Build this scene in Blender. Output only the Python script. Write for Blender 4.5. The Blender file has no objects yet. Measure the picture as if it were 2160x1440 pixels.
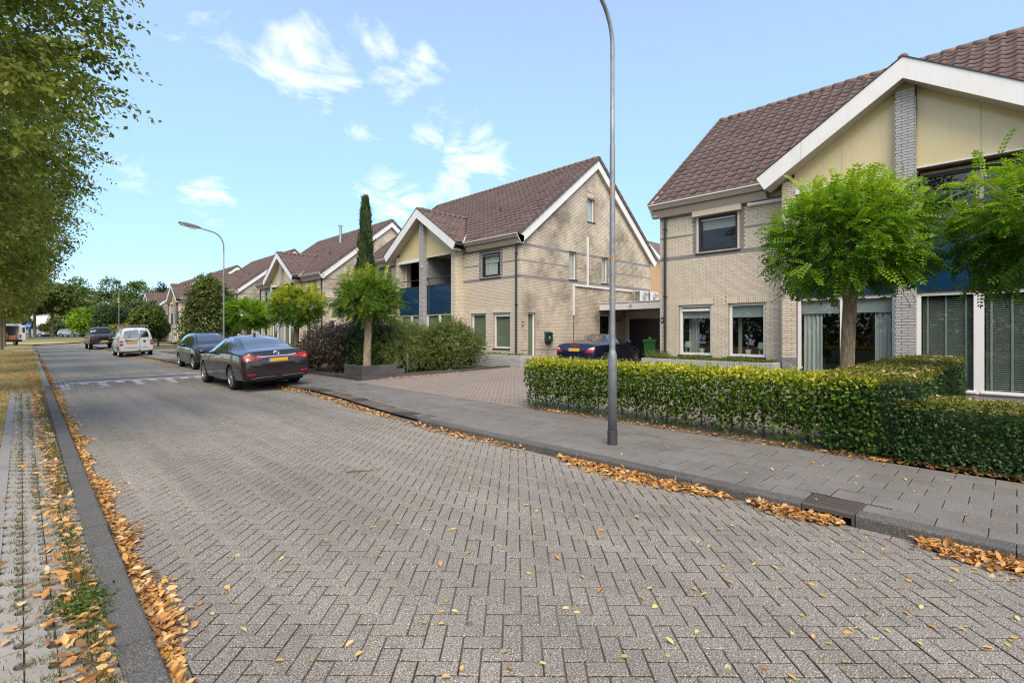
import bpy, bmesh, math, random
import numpy as np
from mathutils import Vector, Matrix
from mathutils.bvhtree import BVHTree

random.seed(11)
RNG = np.random.default_rng(11)
scene = bpy.context.scene
C = scene.collection
PI = math.pi

# ---------------------------------------------------------------- camera
CAM_YAW = math.radians(44.6)
CAM_H = 1.6
cam_d = bpy.data.cameras.new('camera')
cam = bpy.data.objects.new('camera', cam_d)
C.objects.link(cam)
cam.location = (0, 0, CAM_H)
cam.rotation_euler = (PI / 2, 0, -CAM_YAW)
cam_d.sensor_width = 36.0
cam_d.lens = 17.5
cam_d.shift_y = -20 / 2160
cam_d.clip_start = 0.05
cam_d.clip_end = 3000
scene.camera = cam
FWD = (math.sin(CAM_YAW), math.cos(CAM_YAW))
RGT = (math.cos(CAM_YAW), -math.sin(CAM_YAW))


def depth(x, y):
    return x * FWD[0] + y * FWD[1]


def in_view(x, y, m=0.03):
    d = depth(x, y)
    if d < 1.5:
        return False
    return abs((x * RGT[0] + y * RGT[1]) / d) < 1.0286 + m


# ---------------------------------------------------------------- light
SUN_EL, SUN_AZ = math.radians(50), math.radians(216)     # azimuth clockwise from +Y
world = bpy.data.worlds.new('World')
scene.world = world
world.use_nodes = True
wn, wl = world.node_tree.nodes, world.node_tree.links
wn.clear()
w_out = wn.new('ShaderNodeOutputWorld')
sky = wn.new('ShaderNodeTexSky')
sky.sky_type = 'NISHITA'
sky.sun_disc = False
sky.sun_elevation = SUN_EL
sky.sun_rotation = SUN_AZ
sky.air_density = 0.9
sky.dust_density = 0.0
sky.altitude = 1200
sky.ozone_density = 2.0
tint = wn.new('ShaderNodeMix')
tint.data_type = 'RGBA'
tint.blend_type = 'MULTIPLY'
tint.inputs[0].default_value = 1.0
tint.inputs[7].default_value = (.80, .99, 1.06, 1)
wl.new(sky.outputs[0], tint.inputs[6])
bg_sky = wn.new('ShaderNodeBackground')
bg_sky.inputs['Strength'].default_value = 0.14

bg_cl = wn.new('ShaderNodeBackground')
bg_cl.inputs['Color'].default_value = (1.0, 0.97, 0.93, 1)
bg_cl.inputs['Strength'].default_value = 0.66
w_mix = wn.new('ShaderNodeMixShader')
wl.new(bg_sky.outputs[0], w_mix.inputs[1])
wl.new(bg_cl.outputs[0], w_mix.inputs[2])
wl.new(w_mix.outputs[0], w_out.inputs['Surface'])
tc = wn.new('ShaderNodeTexCoord')


def wmath(op, a, b=None, c=None, clamp=False):
    n = wn.new('ShaderNodeMath')
    n.operation = op
    n.use_clamp = clamp
    for i, v in enumerate((a, b, c)):
        if v is None:
            continue
        if isinstance(v, (int, float)):
            n.inputs[i].default_value = v
        else:
            wl.new(v, n.inputs[i])
    return n.outputs[0]


def px_dir(px, py):
    t, s = (px - 1080) / 1050, (700 - py) / 1050
    return Vector((FWD[0] + t * RGT[0], FWD[1] + t * RGT[1], s)).normalized()


# drifting cumulus: a noise field, thick where the heaps of cloud stand
CLOUDS = [(480, 90, .16, .75), (610, 125, .16, 1.0), (700, 165, .12, .9), (800, 60, .14, .8), (890, 110, .10, .8),
          (820, 195, .10, .85), (760, 265, .11, .6), (900, 270, .12, .75), (1010, 305, .14, 1.0), (1060, 285, .10, .6), (840, 415, .14, 1.0),
          (950, 400, .13, .95), (440, 425, .10, .85), (275, 375, .09, .7), (1150, 205, .07, .4), (720, 505, .09, .45),
          (2050, 40, .10, .3)]
sep = wn.new('ShaderNodeSeparateXYZ')
wl.new(tc.outputs['Generated'], sep.inputs[0])
zz = wmath('ADD', sep.outputs[2], 0.22)
comb = wn.new('ShaderNodeCombineXYZ')
wl.new(wmath('DIVIDE', sep.outputs[0], zz), comb.inputs[0])
wl.new(wmath('DIVIDE', sep.outputs[1], zz), comb.inputs[1])
cn = wn.new('ShaderNodeTexNoise')
cn.inputs['Scale'].default_value = 4.2
cn.inputs['Detail'].default_value = 12
cn.inputs['Roughness'].default_value = 0.62
cn.inputs['Distortion'].default_value = 0.45
wl.new(comb.outputs[0], cn.inputs['Vector'])
acc = None
for px_, py_, r_, a_ in CLOUDS:
    d = wn.new('ShaderNodeVectorMath')
    d.operation = 'DISTANCE'
    d.inputs[1].default_value = px_dir(px_, py_)
    wl.new(tc.outputs['Generated'], d.inputs[0])
    mr = wn.new('ShaderNodeMapRange')
    mr.interpolation_type = 'SMOOTHSTEP'
    mr.inputs['From Min'].default_value = r_
    mr.inputs['From Max'].default_value = 0
    mr.inputs['To Max'].default_value = a_
    wl.new(d.outputs['Value'], mr.inputs['Value'])
    acc = mr.outputs[0] if acc is None else wmath('MAXIMUM', acc, mr.outputs[0])
# cloud cover added out of view, behind the camera and overhead, to whiten ambient light
fw = wn.new('ShaderNodeVectorMath')
fw.operation = 'DOT_PRODUCT'
fw.inputs[1].default_value = Vector((FWD[0], FWD[1], 0.25)).normalized()
wl.new(tc.outputs['Generated'], fw.inputs[0])
veil = wn.new('ShaderNodeMapRange')
veil.interpolation_type = 'SMOOTHSTEP'
veil.inputs['From Min'].default_value = 0.45
veil.inputs['From Max'].default_value = -0.25
veil.inputs['To Max'].default_value = 0.55
wl.new(fw.outputs['Value'], veil.inputs['Value'])
dens = wmath('ADD', wmath('ADD', wmath('MULTIPLY', cn.outputs['Fac'], 1.35), wmath('MULTIPLY', acc, 0.50)), veil.outputs[0])
mr = wn.new('ShaderNodeMapRange')
mr.interpolation_type = 'SMOOTHERSTEP'
mr.inputs['From Min'].default_value = 0.75
mr.inputs['From Max'].default_value = 1.62
mr.inputs['To Max'].default_value = 0.95
wl.new(dens, mr.inputs['Value'])
# sky colour dimmed towards the horizon, so the lower sky stays blue
lowsky = wn.new('ShaderNodeMapRange')
lowsky.interpolation_type = 'SMOOTHSTEP'
lowsky.inputs['From Min'].default_value = -0.05
lowsky.inputs['From Max'].default_value = 0.5
lowsky.inputs['To Min'].default_value = 0.40
lowsky.inputs['To Max'].default_value = 1.0
wl.new(sep.outputs[2], lowsky.inputs['Value'])
lowmix = wn.new('ShaderNodeVectorMath')
lowmix.operation = 'SCALE'
wl.new(tint.outputs[2], lowmix.inputs[0])
wl.new(lowsky.outputs[0], lowmix.inputs['Scale'])
wl.new(lowmix.outputs[0], bg_sky.inputs['Color'])
# the pale veil of the lower sky
hz = wn.new('ShaderNodeMapRange')
hz.inputs['From Min'].default_value = -0.05
hz.inputs['From Max'].default_value = 0.55
hz.inputs['To Min'].default_value = 0.09
hz.inputs['To Max'].default_value = 0.15
wl.new(sep.outputs[2], hz.inputs['Value'])
wl.new(wmath('MAXIMUM', mr.outputs[0], hz.outputs[0]), w_mix.inputs[0])

sun_d = bpy.data.lights.new('sun', 'SUN')
sun_d.energy = 1.9
sun_d.angle = math.radians(45)
sun_d.color = (1.0, 0.87, 0.70)
sun = bpy.data.objects.new('sun', sun_d)
C.objects.link(sun)
sdir = Vector((math.sin(SUN_AZ) * math.cos(SUN_EL), math.cos(SUN_AZ) * math.cos(SUN_EL), math.sin(SUN_EL)))
sun.rotation_euler = (-sdir).to_track_quat('-Z', 'Y').to_euler()
sun.location = sdir * 60

vs = scene.view_settings
vs.view_transform = 'Standard'
vs.look = 'None'
vs.gamma = 1.0
vs.use_curve_mapping = False
vs.exposure = 1.38
scene.cycles.use_denoising = True
scene.cycles.denoiser = 'OPENIMAGEDENOISE'
scene.cycles.denoising_prefilter = 'NONE'
scene.cycles.pixel_filter_type = 'BLACKMAN_HARRIS'
scene.cycles.filter_width = 1.15
scene.cycles.max_bounces = 7
scene.cycles.transparent_max_bounces = 12
scene.cycles.caustics_reflective = False
scene.cycles.caustics_refractive = False
scene.cycles.sample_clamp_indirect = 6


# ---------------------------------------------------------------- materials
MATS = {}


class NT:
    """small helper for building a material's nodes"""

    def __init__(self, name):
        self.m = bpy.data.materials.new(name)
        self.m.use_nodes = True
        self.n, self.l = self.m.node_tree.nodes, self.m.node_tree.links
        self.n.clear()
        self.out = self.n.new('ShaderNodeOutputMaterial')
        MATS[name] = self.m

    def put(self, inp, v):
        if isinstance(v, (int, float)):
            inp.default_value = v
        elif isinstance(v, (tuple, list)):
            inp.default_value = tuple(v) + (1,) * (len(inp.default_value) - len(v))
        else:
            self.l.new(v, inp)

    def math(self, op, a, b=0.0, clamp=False):
        n = self.n.new('ShaderNodeMath')
        n.operation = op
        n.use_clamp = clamp
        self.put(n.inputs[0], a)
        self.put(n.inputs[1], b)
        return n.outputs[0]

    def mix(self, f, a, b, mode='MIX'):
        n = self.n.new('ShaderNodeMix')
        n.data_type = 'RGBA'
        n.blend_type = mode
        self.put(n.inputs[0], f)
        self.put(n.inputs[6], a)
        self.put(n.inputs[7], b)
        return n.outputs[2]

    def pos(self, scale=(1, 1, 1)):
        g = self.n.new('ShaderNodeNewGeometry')
        if tuple(scale) == (1, 1, 1):
            return g.outputs['Position']
        v = self.n.new('ShaderNodeVectorMath')
        v.operation = 'MULTIPLY'
        self.l.new(g.outputs['Position'], v.inputs[0])
        v.inputs[1].default_value = scale
        return v.outputs[0]

    def noise(self, scale, detail=4, rough=.55, vec=None):
        n = self.n.new('ShaderNodeTexNoise')
        n.inputs['Scale'].default_value = scale
        n.inputs['Detail'].default_value = detail
        n.inputs['Roughness'].default_value = rough
        self.l.new(vec if vec is not None else self.pos(), n.inputs['Vector'])
        return n.outputs['Fac']

    def ramp(self, v, a, b, c=0.0, d=1.0):
        n = self.n.new('ShaderNodeMapRange')
        self.put(n.inputs['Value'], v)
        for k, x in (('From Min', a), ('From Max', b), ('To Min', c), ('To Max', d)):
            n.inputs[k].default_value = x
        return n.outputs[0]

    def rnd(self):
        a = self.n.new('ShaderNodeAttribute')
        a.attribute_name = 'rnd'
        o = self.n.new('ShaderNodeObjectInfo')
        return self.math('FRACT', self.math('ADD', a.outputs['Fac'], o.outputs['Random']))

    def rndf(self):
        a = self.n.new('ShaderNodeAttribute')
        a.attribute_name = 'rnd'
        return a.outputs['Fac']

    def colors(self, fac, cols):
        r = self.n.new('ShaderNodeValToRGB')
        e = r.color_ramp.elements
        while len(e) < len(cols):
            e.new(0.5)
        for i, c in enumerate(cols):
            e[i].position = i / (len(cols) - 1)
            e[i].color = tuple(c) + (1,)
        self.put(r.inputs[0], fac)
        return r.outputs[0]

    def bump(self, h, strength=.3, dist=.01):
        b = self.n.new('ShaderNodeBump')
        b.inputs['Strength'].default_value = strength
        b.inputs['Distance'].default_value = dist
        self.l.new(h, b.inputs['Height'])
        return b.outputs[0]

    def bsdf(self, color, rough=.7, normal=None, **kw):
        p = self.n.new('ShaderNodeBsdfPrincipled')
        self.put(p.inputs['Base Color'], color)
        self.put(p.inputs['Roughness'], rough)
        if normal is not None:
            self.l.new(normal, p.inputs['Normal'])
        for k, v in kw.items():
            self.put(p.inputs[k.replace('_', ' ')], v)
        self.l.new(p.outputs[0], self.out.inputs['Surface'])
        return p


def mul(c, k):
    return tuple(x * k for x in c)


def plain(name, col, rough=.5, var=.12, scale=6, bump=0.0, bscale=60, streak=0.0, **kw):
    t = NT(name)
    f = t.noise(scale, 4)
    c = t.mix(f, mul(col, 1 - var), mul(col, 1 + var))
    if streak:
        # rain streaks and grime
        d = t.noise(1.0, 5, .7, t.pos((9, 9, .9)))
        c = t.mix(t.ramp(d, .50, .74, 0, streak), c, t.mix(1.0, c, (.66, .63, .57), 'MULTIPLY'))
        d = t.noise(2.2, 6, .7)
        c = t.mix(t.ramp(d, .52, .72, 0, streak * .8), c, t.mix(1.0, c, (.74, .73, .66), 'MULTIPLY'))
    nrm = t.bump(t.noise(bscale, 3), bump, .004) if bump else None
    t.bsdf(c, rough, nrm, **kw)
    return t.m


def brick_mat(name, cols, speck=0.0, dirt=None, dirt_amt=.5, rough=.85, bump=.35, bscale=90, spscale=260, dirt_scale=.5, dirt_lo=.48, dirt_hi=.72, track=0.0):
    """per piece colour from the 'rnd' attribute / object random, fine grain, stains"""
    t = NT(name)
    c = t.colors(t.rnd(), cols)
    jt = t.math('LESS_THAN', t.rndf(), -.5)
    c = t.mix(jt, c, t.mix(1.0, c, (.30, .26, .21), 'MULTIPLY'))
    g = t.noise(bscale, 3, .65)
    c = t.mix(t.ramp(g, .3, .7, 0, .45), c, t.mix(1.0, c, (.72, .70, .68), 'MULTIPLY'))
    if speck:
        s = t.noise(spscale, 3, .75)
        c = t.mix(t.ramp(s, .55, .64, 0, speck), c, (.74, .72, .69))
        c = t.mix(t.ramp(s, .47, .37, 0, speck), c, (.05, .045, .04))
        s = t.noise(spscale * .33, 3, .7)
        c = t.mix(t.ramp(s, .42, .62, 0, speck * .6), t.mix(1.0, c, (.74, .72, .70), 'MULTIPLY'), c)
    if dirt is not None:
        d = t.noise(dirt_scale, 6, .7)
        c = t.mix(t.ramp(d, dirt_lo, dirt_hi, 0, dirt_amt), c, t.mix(1.0, c, dirt, 'MULTIPLY'))
    if track:
        # worn wheel tracks, oil and sand, drawn out along the street
        d = t.noise(1.0, 5, .6, t.pos((1.1, .12, 1)))
        c = t.mix(t.ramp(d, .36, .64, 0, track), t.mix(1.0, c, (.80, .79, .78), 'MULTIPLY'), t.mix(1.0, c, (1.18, 1.16, 1.12), 'MULTIPLY'))
        d = t.noise(2.3, 4, .65)
        c = t.mix(t.ramp(d, .62, .74, 0, .55), c, t.mix(1.0, c, (.66, .63, .60), 'MULTIPLY'))
    t.bsdf(c, rough, t.bump(g, bump, .004), Specular_IOR_Level=.25)
    return t.m


def leaf_mat(name, cols, trans=.35, rough=.45, spec=.35):
    t = NT(name)
    c = t.colors(t.rndf(), cols)
    p = t.n.new('ShaderNodeBsdfPrincipled')
    t.put(p.inputs['Base Color'], c)
    p.inputs['Roughness'].default_value = rough
    p.inputs['Specular IOR Level'].default_value = spec
    tr = t.n.new('ShaderNodeBsdfTranslucent')
    t.put(tr.inputs['Color'], t.mix(1.0, c, (1.0, 1.0, .55), 'MULTIPLY'))
    m = t.n.new('ShaderNodeMixShader')
    m.inputs[0].default_value = trans
    t.l.new(p.outputs[0], m.inputs[1])
    t.l.new(tr.outputs[0], m.inputs[2])
    t.l.new(m.outputs[0], t.out.inputs['Surface'])
    return t.m


def glass_mat(name, tint=(.80, .88, .86), boost=1.0):
    t = NT(name)
    f = t.n.new('ShaderNodeFresnel')
    f.inputs['IOR'].default_value = 1.52
    tr = t.n.new('ShaderNodeBsdfTransparent')
    tr.inputs['Color'].default_value = tint + (1,)
    g = t.n.new('ShaderNodeBsdfGlossy')
    g.inputs['Roughness'].default_value = 0.0
    m = t.n.new('ShaderNodeMixShader')
    gb = t.n.new('ShaderNodeNewGeometry')
    t.l.new(t.math('MULTIPLY', t.math('MULTIPLY', f.outputs[0], 1.5 * boost, True), t.math('SUBTRACT', 1.0, gb.outputs['Backfacing'])), m.inputs[0])
    t.l.new(tr.outputs[0], m.inputs[1])
    t.l.new(g.outputs[0], m.inputs[2])
    t.l.new(m.outputs[0], t.out.inputs['Surface'])
    return t.m


def paint_mat(name, col, flake=.0, rough=.28, coat=.75):
    t = NT(name)
    t.bsdf(col, rough, None, Metallic=flake, Coat_Weight=coat, Coat_Roughness=.03, Specular_IOR_Level=.5)
    return t.m


# ---------------------------------------------------------------- mesh building
class MB:
    def __init__(s):
        s.v, s.f, s.r = [], [], []

    def face(s, pts, r=0.0):
        b = len(s.v)
        s.v.extend(tuple(p) for p in pts)
        s.f.append(tuple(range(b, b + len(pts))))
        s.r.append(r)

    def box(s, x0, x1, y0, y1, z0, z1, r=0.0):
        b = len(s.v)
        s.v += [(x0, y0, z0), (x1, y0, z0), (x1, y1, z0), (x0, y1, z0), (x0, y0, z1), (x1, y0, z1), (x1, y1, z1), (x0, y1, z1)]
        s.f += [(b, b + 3, b + 2, b + 1), (b + 4, b + 5, b + 6, b + 7), (b, b + 1, b + 5, b + 4), (b + 1, b + 2, b + 6, b + 5), (b + 2, b + 3, b + 7, b + 6), (b + 3, b, b + 4, b + 7)]
        s.r += [r] * 6
        return s

    def obox(s, o, u, v, w, r=0.0):
        """box from corner o with edge vectors u v w (right handed)"""
        o, u, v, w = Vector(o), Vector(u), Vector(v), Vector(w)
        b = len(s.v)
        s.v += [tuple(p) for p in (o, o + u, o + u + v, o + v, o + w, o + u + w, o + u + v + w, o + v + w)]
        s.f += [(b, b + 3, b + 2, b + 1), (b + 4, b + 5, b + 6, b + 7), (b, b + 1, b + 5, b + 4), (b + 1, b + 2, b + 6, b + 5), (b + 2, b + 3, b + 7, b + 6), (b + 3, b, b + 4, b + 7)]
        s.r += [r] * 6
        return s

    def prism(s, poly, ext, r=0.0, caps=True):
        """polygon (3D points) extruded along ext"""
        n, b = len(poly), len(s.v)
        e = Vector(ext)
        s.v += [tuple(p) for p in poly] + [tuple(Vector(p) + e) for p in poly]
        for i in range(n):
            j = (i + 1) % n
            s.f.append((b + i, b + j, b + n + j, b + n + i))
            s.r.append(r)
        if caps:
            s.f += [tuple(range(b + n - 1, b - 1, -1)), tuple(range(b + n, b + 2 * n))]
            s.r += [r, r]
        return s

    def tube(s, pts, rad, n=8, caps=True, r=0.0):
        pts = [Vector(p) for p in pts]
        rad = [rad] * len(pts) if isinstance(rad, (int, float)) else rad
        b0 = len(s.v)
        up = Vector((0, 0, 1))
        pa = None
        for i, p in enumerate(pts):
            d = (pts[min(i + 1, len(pts) - 1)] - pts[max(i - 1, 0)]).normalized()
            if pa is None:
                a = d.cross(up if abs(d.z) < .95 else Vector((1, 0, 0))).normalized()
            else:
                a = (pa - d * pa.dot(d)).normalized()
            pa = a
            c = d.cross(a)
            for k in range(n):
                t = 2 * PI * k / n
                s.v.append(tuple(p + (a * math.cos(t) + c * math.sin(t)) * rad[i]))
        for i in range(len(pts) - 1):
            for k in range(n):
                k2 = (k + 1) % n
                a0 = b0 + i * n
                s.f.append((a0 + k, a0 + k2, a0 + n + k2, a0 + n + k))
                s.r.append(r)
        if caps:
            s.f += [tuple(range(b0 + n - 1, b0 - 1, -1)), tuple(range(b0 + (len(pts) - 1) * n, b0 + len(pts) * n))]
            s.r += [r, r]
        return s

    def lathe(s, prof, n=16, o=(0, 0, 0), axis='z', r=0.0, caps=True):
        """prof: (radius, height) pairs around an axis through o"""
        b0 = len(s.v)
        for rr, h in prof:
            for k in range(n):
                t = 2 * PI * k / n
                a, c = rr * math.cos(t), rr * math.sin(t)
                p = (a, c, h) if axis == 'z' else ((h, a, c) if axis == 'x' else (c, h, a))
                s.v.append((o[0] + p[0], o[1] + p[1], o[2] + p[2]))
        for i in range(len(prof) - 1):
            for k in range(n):
                k2 = (k + 1) % n
                a0 = b0 + i * n
                s.f.append((a0 + k, a0 + k2, a0 + n + k2, a0 + n + k))
                s.r.append(r)
        if caps:
            s.f += [tuple(range(b0 + n - 1, b0 - 1, -1)), tuple(range(b0 + (len(prof) - 1) * n, b0 + len(prof) * n))]
            s.r += [r, r]
        return s

    def mesh(s, name, mat, smooth=False):
        me = bpy.data.meshes.new(name)
        me.from_pydata(s.v, [], s.f)
        at = me.attributes.new('rnd', 'FLOAT', 'FACE')
        at.data.foreach_set('value', s.r)
        me.materials.append(MATS[mat])
        if smooth:
            me.polygons.foreach_set('use_smooth', [True] * len(me.polygons))
        return me

    def build(s, name, mat, parent=None, smooth=False, kind=None, **props):
        return put(name, s.mesh(name, mat, smooth), parent, kind, **props)


def put(name, me, parent=None, kind=None, loc=None, **props):
    o = bpy.data.objects.new(name, me)
    C.objects.link(o)
    if parent is not None:
        o.parent = parent
    if loc is not None:
        o.location = loc
    if kind:
        o['kind'] = kind
    for k, v in props.items():
        o[k] = v
    return o


def thing(name, label, cat, loc=(0, 0, 0), rz=0.0, group=None):
    o = bpy.data.objects.new(name, None)
    o.empty_display_size = .2
    C.objects.link(o)
    o.location = loc
    o.rotation_euler = (0, 0, rz)
    return tag(o, label, cat, group)


def tag(o, label, cat, group=None):
    o['label'] = label
    o['category'] = cat
    if group:
        o['group'] = group
    return o


KIDS = {}


def copy_tree(o, parent=None):
    if not KIDS:
        for c in scene.objects:
            if c.parent:
                KIDS.setdefault(c.parent.name, []).append(c)
    r = o.copy()
    C.objects.link(r)
    r.parent = parent
    for c in KIDS.get(o.name, []):
        copy_tree(c, r)
    return r


def np_mesh(name, V, F, mat, rnd=None, smooth=False):
    """V (n,3) float, F (m,k) int"""
    V = np.ascontiguousarray(V, dtype=np.float32)
    F = np.ascontiguousarray(F, dtype=np.int32)
    m, k = F.shape
    me = bpy.data.meshes.new(name)
    me.vertices.add(len(V))
    me.vertices.foreach_set('co', V.ravel())
    me.loops.add(m * k)
    me.loops.foreach_set('vertex_index', F.ravel())
    me.polygons.add(m)
    me.polygons.foreach_set('loop_start', np.arange(0, m * k, k, dtype=np.int32))
    me.polygons.foreach_set('loop_total', np.full(m, k, dtype=np.int32))
    if smooth:
        me.polygons.foreach_set('use_smooth', np.ones(m, dtype=bool))
    me.update(calc_edges=True)
    at = me.attributes.new('rnd', 'FLOAT', 'FACE')
    at.data.foreach_set('value', np.zeros(m, np.float32) if rnd is None else np.asarray(rnd, np.float32))
    me.materials.append(MATS[mat])
    return me


def norm(a):
    return a / np.maximum(np.linalg.norm(a, axis=-1, keepdims=True), 1e-9)


def scatter(tv, tf, pos, d, nrm, scale, rnd):
    """copies of a template (x across, y along, z normal) placed at pos; returns V, F, rnd"""
    tv = np.asarray(tv, float)
    tf = np.asarray(tf, int)
    d = norm(d)
    x = norm(np.cross(d, nrm))
    z = np.cross(x, d)
    scale = np.broadcast_to(np.asarray(scale, float).reshape(-1, 1, 1) if np.ndim(scale) else scale, (len(pos), 1, 1))
    L = tv[None] * scale
    V = pos[:, None, :] + L[..., 0:1] * x[:, None, :] + L[..., 1:2] * d[:, None, :] + L[..., 2:3] * z[:, None, :]
    k = len(tv)
    F = tf[None] + (np.arange(len(pos)) * k)[:, None, None]
    return V.reshape(-1, 3), F.reshape(-1, tf.shape[1]), np.repeat(rnd, len(tf))


def rand_dirs(n):
    return norm(RNG.normal(size=(n, 3)))


LEAF4 = ([(0, 0, 0), (.30, .45, .07), (0, 1, -.06), (-.30, .45, .07), (0, .48, 0)], [(0, 1, 4), (1, 2, 4), (2, 3, 4), (3, 0, 4)])
LEAF2 = ([(0, 0, 0), (.33, .5, .05), (0, 1, 0), (-.33, .5, .05)], [(0, 1, 2), (0, 2, 3)])
BLADE = ([(-.04, 0, 0), (.04, 0, 0), (.02, .6, .06), (0, 1, .2)], [(0, 1, 2), (0, 2, 3)])


def clipx(poly, x0, x1):
    """clip a 2D polygon to x0<=x<=x1"""
    for sgn, lim in ((1, x0), (-1, -x1)):
        out = []
        for i in range(len(poly)):
            a, b = poly[i], poly[(i + 1) % len(poly)]
            fa, fb = sgn * a[0] - lim, sgn * b[0] - lim
            if fa >= 0:
                out.append(a)
            if fa * fb < 0:
                t = fa / (fa - fb)
                out.append((a[0] + t * (b[0] - a[0]), a[1] + t * (b[1] - a[1])))
        poly = out
        if len(poly) < 3:
            return []
    return poly

# ---------------------------------------------------------------- materials of the ground
brick_mat('paver_road', [(.246, .230, .196), (.286, .268, .232), (.262, .245, .21), (.30, .281, .244), (.27, .246, .206)], speck=.95, dirt=(.78, .74, .70), dirt_amt=.6, spscale=125, bscale=55, dirt_scale=.6, bump=.8, track=.9)
brick_mat('paver_drive', [(.30, .25, .222), (.35, .295, .265), (.32, .265, .235), (.37, .315, .285)], speck=.2, dirt=(.75, .72, .7), dirt_amt=.5)
brick_mat('tile_walk', [(.195, .186, .17), (.235, .225, .207), (.21, .20, .185)], speck=.38, dirt=(.68, .66, .62), dirt_amt=.8, bscale=60, spscale=130, dirt_scale=1.6)
brick_mat('kerb_dark', [(.105, .105, .10), (.135, .135, .128), (.12, .118, .112)], speck=.35, spscale=120, dirt=(.62, .62, .58), dirt_amt=.7, dirt_scale=1.2)
brick_mat('paver_grass', [(.36, .345, .31), (.43, .415, .38), (.40, .385, .35)], speck=.3, dirt=(.66, .62, .55), dirt_amt=.7, dirt_scale=2)
brick_mat('kerb_light', [(.34, .34, .33), (.38, .38, .37)], speck=.15, dirt=(.7, .68, .64), dirt_amt=.7, dirt_scale=2)
brick_mat('paint_road', [(.76, .75, .72), (.80, .79, .77), (.72, .71, .68)], speck=.1, dirt=(.62, .60, .56), dirt_amt=.7, dirt_scale=1.5)
brick_mat('block_dark', [(.085, .09, .095), (.12, .125, .13), (.10, .105, .11)], speck=.1, dirt=(.6, .6, .56), dirt_amt=.7, dirt_scale=1.2)

t = NT('sand_bed')
f = t.mix(t.noise(40, 4), (.10, .082, .062), (.20, .17, .135))
t.bsdf(t.mix(t.ramp(t.noise(.9, 5, .65), .40, .60), (.035, .028, .021), f), .95)
t = NT('road_far')
f = t.noise(.35, 6, .6)
c = t.mix(f, (.225, .208, .178), (.272, .253, .218))
g = t.noise(26, 3, .8)
c = t.mix(t.ramp(g, .36, .62), t.mix(1.0, c, (.70, .68, .66), 'MULTIPLY'), c)
d = t.noise(1.0, 5, .6, t.pos((1.1, .12, 1)))
c = t.mix(t.ramp(d, .36, .64, 0, .8), t.mix(1.0, c, (.84, .83, .82), 'MULTIPLY'), t.mix(1.0, c, (1.14, 1.13, 1.1), 'MULTIPLY'))
t.bsdf(c, .9)
t = NT('walk_far')
c = t.mix(t.noise(.6, 5), (.20, .195, .18), (.25, .242, .228))
t.bsdf(t.mix(t.ramp(t.noise(9, 3), .35, .65), t.mix(1.0, c, (.88, .87, .86), 'MULTIPLY'), c), .9)
t = NT('lawn_dry')
f = t.noise(.55, 7, .62)
c = t.colors(t.ramp(f, .32, .68), [(.46, .33, .14), (.54, .40, .18), (.42, .31, .12), (.22, .22, .07), (.14, .17, .05)])
g = t.noise(26, 4, .7)
c = t.mix(t.ramp(g, .3, .7), t.mix(1.0, c, (.62, .6, .55), 'MULTIPLY'), c)
t.bsdf(c, .95, t.bump(g, .6, .03))
t = NT('grass_far')
c = t.mix(t.noise(.12, 6), (.16, .15, .055), (.30, .24, .10))
t.bsdf(t.mix(t.noise(3, 4), c, (.10, .12, .04)), .95)
t = NT('soil')
f = t.noise(22, 5, .7)
t.bsdf(t.mix(f, (.06, .045, .03), (.14, .105, .075)), .95, t.bump(f, .7, .03))

# the height of the land: level by the camera, a slight rise beyond the bend


def rise(x, y):
    d = depth(x, y)
    k = min(max((d - 58) / 40, 0), 1)
    return .55 * k * k * (3 - 2 * k)


def XL(y):
    return .45 + .007 * y


def XR(y):
    k = min(max((y - 7.0) / 6.0, 0), 1)
    return 4.87 + .5 * k * k * (3 - 2 * k)


def hump(y):
    """cross section of the speed table"""
    for a, b, s in ((17.9, 19.3, 1), (21.6, 23.0, -1)):
        if a <= y <= b:
            k = (y - a) / (b - a)
            k = k if s > 0 else 1 - k
            return .10 * k * k * (3 - 2 * k)
    return .10 if 19.3 < y < 21.6 else 0.0


def hump_at(x, y):
    e = min(max((x - XL(y)) / .5, 0), 1) * min(max((XR(y) - x) / .4, 0), 1)
    return hump(y) * e


# ---------------------------------------------------------------- the land
n = 60
xs = np.concatenate([np.linspace(-900, -60, 8), np.linspace(-50, 190, 61), np.linspace(210, 900, 8)])
ys = np.concatenate([np.linspace(-700, -30, 6), np.linspace(-20, 220, 61), np.linspace(250, 1400, 8)])
V = np.array([(x, y, -.06 + rise(x, y)) for y in ys for x in xs])
w = len(xs)
F = np.array([(j * w + i, j * w + i + 1, (j + 1) * w + i + 1, (j + 1) * w + i) for j in range(len(ys) - 1) for i in range(w - 1)])
put('ground', np_mesh('ground', V, F, 'grass_far', smooth=True), kind='structure')


def strip(name, mat, xa, xb, y0, y1, z, step=2.0, nx=1):
    mb = MB()
    k = max(1, int((y1 - y0) / step))
    Y = [y0 + (y1 - y0) * i / k for i in range(k + 1)]
    fa = xa if callable(xa) else (lambda y: xa)
    fb = xb if callable(xb) else (lambda y: xb)
    fz = z if callable(z) else (lambda x, y: z)
    for i in range(k):
        for j in range(nx):
            def p(y, q):
                x = fa(y) + (fb(y) - fa(y)) * q / nx
                return (x, y, fz(x, y))
            mb.face([p(Y[i], j), p(Y[i], j + 1), p(Y[i + 1], j + 1), p(Y[i + 1], j)])
    return mb.build(name, mat, kind='structure', smooth=True)


ROAD_SPLIT = 27.0
road = strip('road', 'sand_bed', lambda y: XL(y) - .02, lambda y: XR(y) + .04, -8, ROAD_SPLIT, lambda x, y: -.0085 + hump_at(x, y), .25, 8)

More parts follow.
